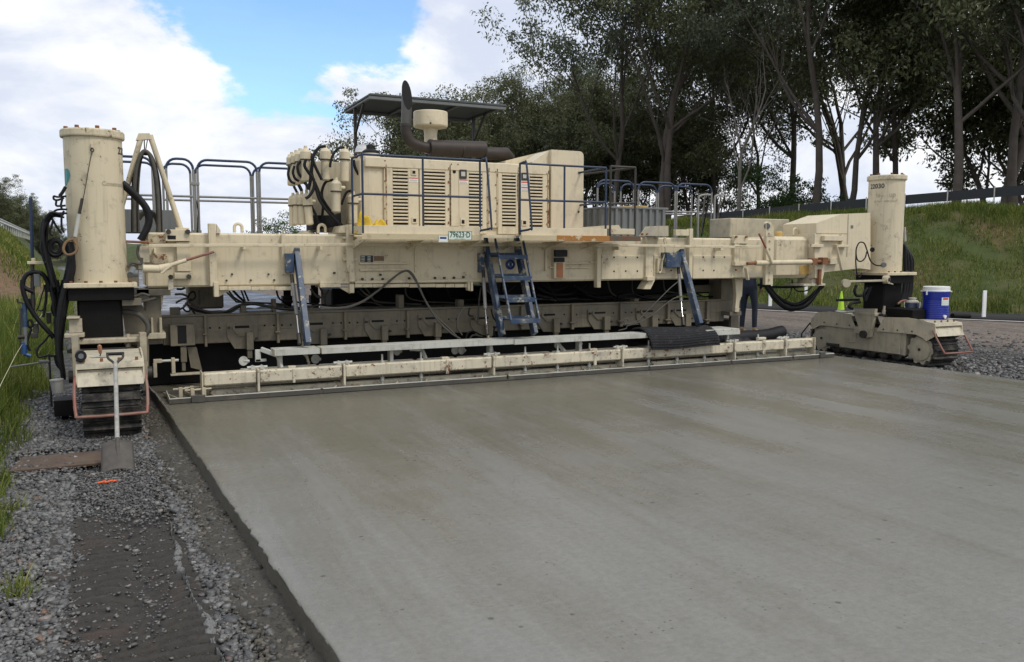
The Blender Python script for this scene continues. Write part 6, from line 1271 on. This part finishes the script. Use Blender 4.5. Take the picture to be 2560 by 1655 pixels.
rl_ = MB(); a, c = WY('w4', 740, 815, -.28), WY('w4', 1345, 728, -.05); a.z = max(a.z, .46)
P = [a.lerp(c, u) + Vector((0, 0, .012 * math.sin(u * 7))) for u in np.linspace(0, 1, 14)]; rl_.rings(P, [.088 + .002 * math.sin(i * 1.7) for i in range(14)], 24); ro = rl_.build('rolled_sheet', MT['rubber'])
tag(ro, 'smooth black plastic sheet rolled into a thick tube behind the float', 'rolled sheet')
N_ = 22; V = []
for j in range(N_):
    for i in range(N_):
        u, v = i / (N_ - 1), j / (N_ - 1); V.append((7.25 + .85 * u, -.45 + .42 * v, .44 + .17 * math.sin(u * 3.1) * math.sin(v * 3.0) + .05 * math.sin(u * 9 + v * 5) * math.sin(v * 3.1) + .03 * math.sin(u * 17 - v * 9)))
bo = npmesh('plastic_bundle', V, gridfaces(N_, N_), MT['rubber'], smooth=False); tag(bo, 'crumpled black plastic bundle between the ribbed mat and the rolled sheet', 'plastic bundle')

# dark fresh concrete heaped in front of the mold
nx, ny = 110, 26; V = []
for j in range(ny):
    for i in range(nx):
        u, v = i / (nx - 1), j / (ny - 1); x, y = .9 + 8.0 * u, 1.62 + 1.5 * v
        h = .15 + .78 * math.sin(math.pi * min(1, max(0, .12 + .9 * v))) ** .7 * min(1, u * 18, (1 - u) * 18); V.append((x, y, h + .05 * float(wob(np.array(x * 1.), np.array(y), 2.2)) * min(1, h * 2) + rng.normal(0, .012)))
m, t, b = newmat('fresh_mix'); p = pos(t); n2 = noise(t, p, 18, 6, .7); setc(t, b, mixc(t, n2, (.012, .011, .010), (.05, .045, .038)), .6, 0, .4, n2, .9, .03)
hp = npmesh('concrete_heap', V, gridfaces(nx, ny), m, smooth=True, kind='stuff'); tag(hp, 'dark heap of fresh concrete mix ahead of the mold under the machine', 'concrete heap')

# ================================================================ LOOSE THINGS
# shovel leaning on the left track
zs0 = WZ('z2', 842, 1410, .095); zt = WY('z2', 822, 600, -1.74); d = (zt - zs0).normalized()
sh_ = thing('shovel', (zs0.x, zs0.y, .09), 'square-mouth shovel leaning against the rear of the near crawler track', 'shovel')
side = Vector((1, 0, 0)); side = (side - d * side.dot(d)).normalized(); nrm = side.cross(d)
bl0, bl1 = zs0, zs0 + d * .28
rows = []; nu, nv = 13, 11
for j in range(nv):
    v = j / (nv - 1)
    for i in range(nu):
        u = i / (nu - 1) * 2 - 1; w = .108 * (1 + .05 * (1 - v)); rows.append(bl0 + d * (.28 * v + .008 * math.cos(u * 3.) * (1 - v)) + side * u * w + nrm * (-.022 * abs(u) ** 2.2 + .010 * (1 - abs(u)) * v ** 2 + .01 * v))
steel_b = simple('shovel_blade', (.085, .076, .066), .6, .4, .45, 22, None, .4)
me_ = npmesh('blade', np.array([tuple(r - sh_.location) for r in rows]), gridfaces(nu, nv), steel_b, parent=sh_, smooth=True); s__ = me_.modifiers.new('thick', 'SOLIDIFY'); s__.thickness = .003
MB().rings([bl0 + d * .10 - nrm * .002, bl0 + d * .22 + nrm * .006, bl0 + d * .34 + nrm * .012], [.004, .017, .016], 10).build('socket', steel_b, sh_)
gp1 = bl0 + d * ((zt - zs0).length - .10)
MB().rings([bl0 + d * .30 + nrm * .012, bl0 + d * .6 + nrm * .01, gp1 + nrm * .01], [.0165, .0165, .0165], 12).build('shaft', simple('shaft_grey_white', (.30, .29, .265), .7, 0, .6, 22), sh_)
top = gp1 + d * .13
MB().tube([gp1 - d * .01, gp1 + d * .03 + side * .02, gp1 + d * .08 + side * .055, top + side * .058], .010, 8).tube([gp1 - d * .01, gp1 + d * .03 - side * .02, gp1 + d * .08 - side * .055, top - side * .058], .010, 8).build('yoke', MT['steel'], sh_)
MB().cyl(top - side * .068, top + side * .068, .014, n=12).build('grip', MT['rubber'], sh_)
# torch-like sensor, trowel on the near track cover
zt_ = .765
q = WZ('z2', 567, 600, zt_ + .04)
to = thing('work_light', (q.x, q.y, zt_), 'short black cylindrical work lamp lying on the near track cover', 'work lamp')
MB().cyl((q.x + .01, q.y - .03, zt_ + .045), (q.x, q.y + .14, zt_ + .045), .036, n=18).build('barrel', simple('lamp_brown', (.05, .035, .035), .5), to); MB().cyl((q.x + .012, q.y - .055, zt_ + .045), (q.x + .009, q.y - .02, zt_ + .045), .044, n=18).build('bezel', MT['rubber'], to); MB().cyl((q.x + .013, q.y - .058, zt_ + .045), (q.x + .012, q.y - .054, zt_ + .045), .022, n=14).build('lens', MT['tank'], to)
MB().box(q.x - .03, q.x + .03, q.y + .0, q.y + .10, zt_ - .005, zt_ + .014, .003).build('cradle', MT['steel'], to)
q = WZ('z2', 712, 590, zt_ + .02); tw = thing('trowel', (q.x, q.y, zt_), 'small trowel with wooden handle resting on the near track cover', 'trowel')
MB().prism([(q.x - .085, q.y + .01), (q.x - .06, q.y - .035), (q.x + .06, q.y - .04), (q.x + .075, q.y - .01), (q.x + .0, q.y + .02)], 2, zt_ + .004, zt_ + .007).build('blade', MT['alu'], tw)
MB().tube([(q.x + .0, q.y - .0, zt_ + .008), (q.x + .005, q.y + .03, zt_ + .02), (q.x + .004, q.y + .03, zt_ + .04)], .005, 6).build('tang', MT['steel'], tw); MB().rings([(q.x + .004, q.y + .03, zt_ + .03), (q.x + .004, q.y + .015, zt_ + .06), (q.x + .0, q.y - .01, zt_ + .095), (q.x + .0, q.y - .02, zt_ + .105)], [.012, .017, .017, .008], 10).build('handle', simple('handle_wood', (.34, .15, .075), .6), tw)

# drink coolers on the far track cover
cz = .684; q = WZ('z8', 1490, 672, cz); q.x += .02; q.y += .10
wd = (WZ('z8', 1630, 660, cz) - WZ('z8', 1362, 660, cz)).length
dist = ((q - CAM).length); rr = 270 / 4.254 / F * (q - CAM).dot(pixdir(CX, CY)) / 2 * 1.0
hh = 345 / 4.254 / F * (q - CAM).dot(pixdir(CX, CY))
ck = thing('water_cooler', (q.x, q.y, cz), 'bright blue drum water cooler with white lid on the far track cover', 'water cooler')
pr = [(rr * .90, 0), (rr * .93, .01)]
for i in range(10): z_ = hh * (.06 + .055 * i); pr += [(rr * .955, z_), (rr * .935, z_ + hh * .02), (rr * .955, z_ + hh * .04)]
pr += [(rr * .97, hh * .66), (rr * .985, hh * .82), (rr * .985, hh * .845)]
bodyc = MB().lathe((q.x, q.y, cz), pr, 36).build('drum', MT['bluec'], ck)
MB().lathe((q.x, q.y, cz), [(rr * .99, hh * .84), (rr * 1.02, hh * .85), (rr * 1.02, hh * .875), (rr * .98, hh * .885), (rr * .97, hh * .985), (rr * .92, hh), (rr * .5, hh * 1.0), (.01, hh)], 36).build('lid', MT['white'], ck)
vd = Vector((CAM.x - q.x, CAM.y - q.y, 0)).normalized(); vr = Vector((-vd.y, vd.x, 0))
for ang in (-90, 90):
    dd = vd * math.cos(R(ang)) + vr * math.sin(R(ang)); c = Vector((q.x, q.y, cz + hh * .845)) + dd * (rr * 1.04)
    MB().obox(c, (dd, dd.cross(Vector((0, 0, 1))), (0, 0, 1)), (.014, .03, .008), .003).build('handle_lug', MT['white'], ck)
c = Vector((q.x, q.y, cz + hh * .80)) + (vd * math.cos(R(-40)) + vr * math.sin(R(-40))) * (rr * 1.02); MB().obox(c, (vd, vr, (0, 0, 1)), (.012, .012, .03), .004).build('handle_lug', MT['white'], ck)
def curved(o, a0, a1, z0, z1, r, mat, name):
    V = []; n = 8
    for i in range(n):
        a = R(a0 + (a1 - a0) * i / (n - 1)); dd = vd * math.cos(a) + vr * math.sin(a); V += [Vector((q.x, q.y, z0)) + dd * r, Vector((q.x, q.y, z1)) + dd * r]
    MB().add(V, [(2*i, 2*i+2, 2*i+3, 2*i+1) for i in range(n - 1)], True).build(name, MT[mat], o)
curved(ck, 24, 66, cz + hh * .43, cz + hh * .67, rr * .982, 'white', 'label'); curved(ck, 30, 60, cz + hh * .60, cz + hh * .66, rr * .987, 'lred', 'label_print'); curved(ck, 27, 60, cz + hh * .45, cz + hh * .57, rr * .987, 'plate', 'label_print')
dd = vd * math.cos(R(40)) + vr * math.sin(R(40)); c = Vector((q.x, q.y, cz + hh * .10)) + dd * rr * .95; MB().cyl(c, c + dd * .03, .022, n=12).box(c.x - .012, c.x + .012, c.y - .03, c.y - .012, c.z - .035, c.z + .02).build('tap', MT['white'], ck)
q2 = WZ('z8', 1215, 652, cz); q2.y += .07; q2.x += .03; rr2 = 175 / 4.254 / F * (q2 - CAM).dot(pixdir(CX, CY)) / 2; h2 = 205 / 4.254 / F * (q2 - CAM).dot(pixdir(CX, CY))
jg = thing('water_jug', (q2.x, q2.y, cz), 'squat dark blue water jug with cream lid and bail handle', 'water jug')
MB().lathe((q2.x, q2.y, cz), [(rr2 * .95, 0), (rr2, .008), (rr2, h2 * .24), (rr2 * .94, h2 * .26), (rr2 * .93, h2 * .45), (rr2 * .78, h2 * .72), (rr2 * .72, h2 * .75)], 28).build('body', MT['jug'], jg)
MB().lathe((q2.x, q2.y, cz), [(rr2 * .73, h2 * .74), (rr2 * .74, h2 * .78), (rr2 * .60, h2 * .86), (rr2 * .38, h2 * .89), (rr2 * .38, h2 * .95), (rr2 * .46, h2 * .955), (rr2 * .44, h2)], 24).build('lid', simple('cream_plastic', (.55, .52, .44), .5), jg)
b0 = Vector((q2.x, q2.y, cz)); P = []
for a in np.linspace(-92, 92, 15):
    dd = vd * math.cos(R(a)) + vr * math.sin(R(a)); P.append(b0 + dd * rr2 * (.84 + .18 * math.cos(R(a))) + Vector((0, 0, h2 * (.78 - .48 * math.cos(R(a)) ** .8 if abs(a) < 90 else h2 * 0 + .78))))
MB().tube([p if p.z > cz + .02 else p + Vector((0, 0, .05)) for p in P], .008, 7, 2).build('bail_handle', simple('cream_bail', (.55, .52, .44), .5), jg)

# lime traffic cone
q = WZ('z8', 435, 580, .02); sc = (WZ('z8', 435, 580, .02) - CAM).dot(pixdir(CX, CY)) / F; hc = 200 / 4.254 * sc; rc = 72 / 4.254 * sc / 2
co = thing('traffic_cone', (q.x, q.y, 0), 'lime green traffic cone standing on the road beyond the far track', 'traffic cone')
MB().box(q.x - rc * 1.3, q.x + rc * 1.3, q.y - rc * 1.3, q.y + rc * 1.3, 0.01, .035, .01).build('base', MT['rubber'], co); MB().lathe((q.x, q.y, .035), [(rc, 0), (rc * .62, hc * .55), (rc * .60, hc * .56), (rc * .22, hc * .97), (rc * .15, hc)], 20).build('cone_body', MT['cone'], co)
MB().lathe((q.x, q.y, .035), [(rc * .68, hc * .50), (rc * .645, hc * .555)], 20).build('band', simple('cone_band', (.30, .45, .04), .5), co)

# yellow folded sheet on the deck by the rail
N_ = 26; V = []; q = WY('z4', 790, 1165, -.25); zb = 1.872
for j in range(N_):
    for i in range(N_):
        u, v = i / (N_ - 1), j / (N_ - 1); e = min(1, 5 * min(u, 1 - u, v, 1 - v)); pk = math.exp(-((u - .22) / .16) ** 2) * .15 + math.exp(-((u - .68) / .25) ** 2) * .095
        V.append((q.x - .17 + .40 * u + .02 * math.sin(v * 9), -.42 + .34 * v + .02 * math.sin(u * 13), zb + e ** .5 * (pk + .022 * math.sin(u * 23 + v * 7) + .02 * math.sin(v * 19 - u * 8)) * (.5 + .8 * math.sin(v * 3.14)) + .004))
ye = npmesh('yellow_sheet', V, gridfaces(N_, N_), MT['yellow'], smooth=False); tag(ye, 'crumpled bright yellow waterproof sheet on the deck behind the blue rail', 'waterproof')

# board and orange mark on the gravel near the shovel; string line and its stake
b_ = MB(); V = []
bo_ = MB().obox((-.23, -2.28, .092), (Vector((1, -.10, .02)), Vector((.10, 1, .0)), Vector((0, 0, 1))), (.33, .22, .010), .003).build('plywood_board', simple('muddy_board', (.085, .055, .035), .75, 0, .7, 6, None, .4)); tag(bo_, 'muddy brown plywood board half buried in the gravel beside the shovel', 'board')
om = WZ('w5', 715, 276, .10); bm = MB()
for i in range(5): bm.obox(om + Vector((.022 * i - .05, .004 * math.sin(i * 2), .004 * (i % 2))), ((1, .1 * (i % 3 - 1), .1), (0, 1, 0), (0, 0, 1)), (.016, .006, .005), .002)
tag(bm.build('marker_tape', simple('fluoro_orange', (.85, .13, .03), .5)), 'scrap of fluorescent orange marker tape on the gravel', 'marker tape')
xs_ = WY('u2', 130, 830, -.14).x
tag(MB().tube([WX('u2', -420, 1900, xs_), WX('u2', 0, 1055, xs_), WX('u2', 130, 830, xs_), WX('u2', 430, 370, xs_ + .02)], .0022, 5, 3).build('string_line', simple('string', (.55, .52, .36), .7)), 'taut pale string line stretched past the sensor wand', 'string line')
sk = WY('u2', 480, 1045, .3); so = thing('string_line_stake', (sk.x, .3, 0), 'thin steel stake with cross arm holding the string line', 'stake')
MB().cyl((sk.x, .3, -.1), (sk.x, .3, sk.z + .08), .011, n=8).build('stake_rod', MT['steel'], so); MB().cyl(sk, WY('u2', -30, 1118, .3), .009, n=7).build('cross_arm', MT['galv'], so); MB().cyl(WY('u2', 350, 1048, .3), sk, .018, n=8).build('arm_clamp', MT['galv'], so)
# white pale litter on the bank is left to the material; white utility tub and pump seen under the frame
tb = WY('w3', 1150, 290, 3.4); th = thing('white_drum', (tb.x, 3.4, 0), 'white plastic drum standing beyond the machine, seen under the frame', 'drum')
MB().lathe((tb.x, 3.4, 0), [(.30, 0.0), (.31, .02), (.31, .45), (.325, .46), (.31, .48), (.31, .9), (.325, .92), (.30, .96), (.28, tb.z + .12)], 24).build('drum_body', MT['white'], th); MB().lathe((tb.x, 3.4, 0), [(.29, tb.z + .12), (.29, tb.z + .15), (.05, tb.z + .155)], 24).build('drum_lid', MT['white'], th)

# ================================================================ PEOPLE
def person(loc, rz, pts, edges, rads, matof, label, name='person'):
    o = thing(name, loc, label, 'person'); o.rotation_euler.z = rz
    me = bpy.data.meshes.new('tmp'); names = list(pts); me.from_pydata([pts[n] for n in names], [(names.index(a), names.index(b_)) for a, b_ in edges], [])
    ob = bpy.data.objects.new('tmp', me); COL.objects.link(ob); sk = ob.modifiers.new('skin', 'SKIN'); sk.use_smooth_shade = True
    for i, n in enumerate(names):
        r = rads[n]; v = me.skin_vertices[0].data[i]; v.radius = r if isinstance(r, tuple) else (r, r); v.use_root = n == 'pelvis'
    ss_ = ob.modifiers.new('sub', 'SUBSURF'); ss_.levels = 2; ss_.render_levels = 2
    dg = bpy.context.evaluated_depsgraph_get(); dg.update(); bm_ = bpy.data.meshes.new_from_object(ob.evaluated_get(dg)); bpy.data.objects.remove(ob)
    mats = ['denim', 'shirt', 'skin', 'boot']; bm_.materials.clear()
    for k in mats: bm_.materials.append(MT[k])
    E_ = [(Vector(pts[a]), Vector(pts[b_]), matof(a, b_)) for a, b_ in edges]
    for f in bm_.polygons:
        c = Vector(f.center); best = (9, 0)
        for a, b_, k in E_:
            ab = b_ - a; u = max(0, min(1, (c - a).dot(ab) / max(1e-9, ab.length_squared))); dd = (c - a - ab * u).length
            if dd < best[0]: best = (dd, k)
        f.material_index = mats.index(best[1]); f.use_smooth = True
    bd_ = bpy.data.objects.new('body', bm_); COL.objects.link(bd_); bd_.parent = o; return o
def skeleton(sit=False):
    p = {}; r = {}; e = []
    def add(n, co, rad, fr=None):
        p[n] = co; r[n] = rad
        if fr: e.append((fr, n))
    h = .94; add('pelvis', (0, 0, h), (.155, .12)); add('waist', (0, 0, h + .16), (.145, .105), 'pelvis'); add('chest', (0, .0, h + .36), (.165, .12), 'waist'); add('upper', (0, 0, h + .49), (.12, .085), 'chest'); add('neck', (0, .01, h + .56), .055, 'upper')
    add('jaw', (0, .025, h + .64), (.066, .075), 'neck'); add('face', (0, .03, h + .71), (.076, .092), 'jaw'); add('crown', (0, .01, h + .775), (.070, .085), 'face'); add('nose', (0, .118, h + .685), .012, 'face')
    for s_ in (-1, 1):
        S = str(s_); add('sh' + S, (s_ * .185, 0, h + .46), .062, 'upper')
        if s_ == 1 or sit: el, wr = (s_ * .29, -.06, h + .18), (s_ * .20, .14, h + .0)
        else: el, wr = (s_ * .25, -.03, h + .16), (s_ * .24, .08, h - .09)
        add('el' + S, el, .045, 'sh' + S); add('wr' + S, wr, .030, 'el' + S)
        dv = (Vector(wr) - Vector(el)).normalized(); hn = Vector(wr) + dv * .07; add('palm' + S, tuple(hn), (.040, .018), 'wr' + S); sdv = Vector((s_ * .35, .0, .3)).normalized() if s_ == 1 else Vector((0, 1, 0))
        for i in range(4):
            b0 = hn + sdv * (.026 - .017 * i) + dv * .03; L = (.068, .078, .074, .058)[i]; add('f%d' % i + S, tuple(b0), .0095, 'palm' + S); add('g%d' % i + S, tuple(b0 + dv * L * .55 + Vector((0, 0, -.008))), .0085, 'f%d' % i + S); add('h%d' % i + S, tuple(b0 + dv * L * .9 + Vector((-s_ * .012, 0, -.03))), .007, 'g%d' % i + S)
        t0 = Vector(wr) + dv * .03 + sdv * .035; add('t0' + S, tuple(t0), .011, 'wr' + S); add('t1' + S, tuple(t0 + dv * .05 + sdv * .018), .009, 't0' + S)
        if sit: add('hip' + S, (s_ * .10, .02, h - .06), .09, 'pelvis'); add('kn' + S, (s_ * .13, .42, h - .06), .062, 'hip' + S); add('an' + S, (s_ * .13, .44, h - .46), .042, 'kn' + S); add('toe' + S, (s_ * .14, .60, h - .52), (.045, .03), 'an' + S)
        else: add('hip' + S, (s_ * .10, 0, h - .09), .092, 'pelvis'); add('kn' + S, (s_ * .125, .02, .50), .064, 'hip' + S); add('cf' + S, (s_ * .13, -.005, .32), .060, 'kn' + S); add('an' + S, (s_ * .135, -.01, .11), .052, 'cf' + S); add('heel' + S, (s_ * .135, -.03, .045), (.042, .045), 'an' + S); add('ball' + S, (s_ * .145, .11, .035), (.046, .034), 'heel' + S); add('toe' + S, (s_ * .15, .17, .03), (.04, .024), 'ball' + S)
    return p, e, r
def matof(a, b_):
    n = b_.rstrip('-1').rstrip('1') if False else b_
    if n[:4] in ('heel', 'ball') or n.startswith('toe'): return 'boot'
    if n.startswith(('hip', 'kn', 'cf', 'an', 'pelvis')): return 'denim'
    if n.startswith(('palm', 'f0', 'f1', 'f2', 'f3', 'g', 'h0', 'h1', 'h2', 'h3', 't0', 't1', 'jaw', 'face', 'crown', 'nose', 'neck')): return 'skin'
    return 'shirt'
def hat(o, z, y, mat):
    MB().lathe((o.location.x, o.location.y + y, o.location.z + z), [(.135, -.005), (.14, .0), (.112, .008), (.108, .05), (.085, .095), (.04, .115), (.005, .118)], 24).build('hard_hat', mat, o)
p_, e_, r_ = skeleton()
q = WZ('w4', 985, 722, .02); po = person((q.x, q.y, .0), R(-60), p_, e_, r_, matof, 'worker in dark shirt, navy jeans and tan boots standing beyond the float end')
hat(po, 1.66, 0, MT['white'])
p_, e_, r_ = skeleton(True); q = WY('v6', 522, 118, 2.2)
oz = q.z - 1.78; po = person((q.x, 2.2, oz), R(180), p_, e_, r_, matof, 'seated operator in dark shirt and white hard hat behind the engine hood')
hat(po, 1.66, 0, MT['white'])
st0 = part(MB().box(q.x - .24, q.x + .24, 1.95, 2.42, oz + .74, oz + .80, .02), 'operator_seat', 'rubber'); part(MB().box(q.x - .06, q.x + .06, 2.1, 2.25, 1.866, oz + .74), 'seat_post', 'steel', st0); part(MB().box(q.x - .22, q.x + .22, 2.37, 2.44, oz + .80, oz + 1.25, .02), 'seat_back', 'rubber', st0)
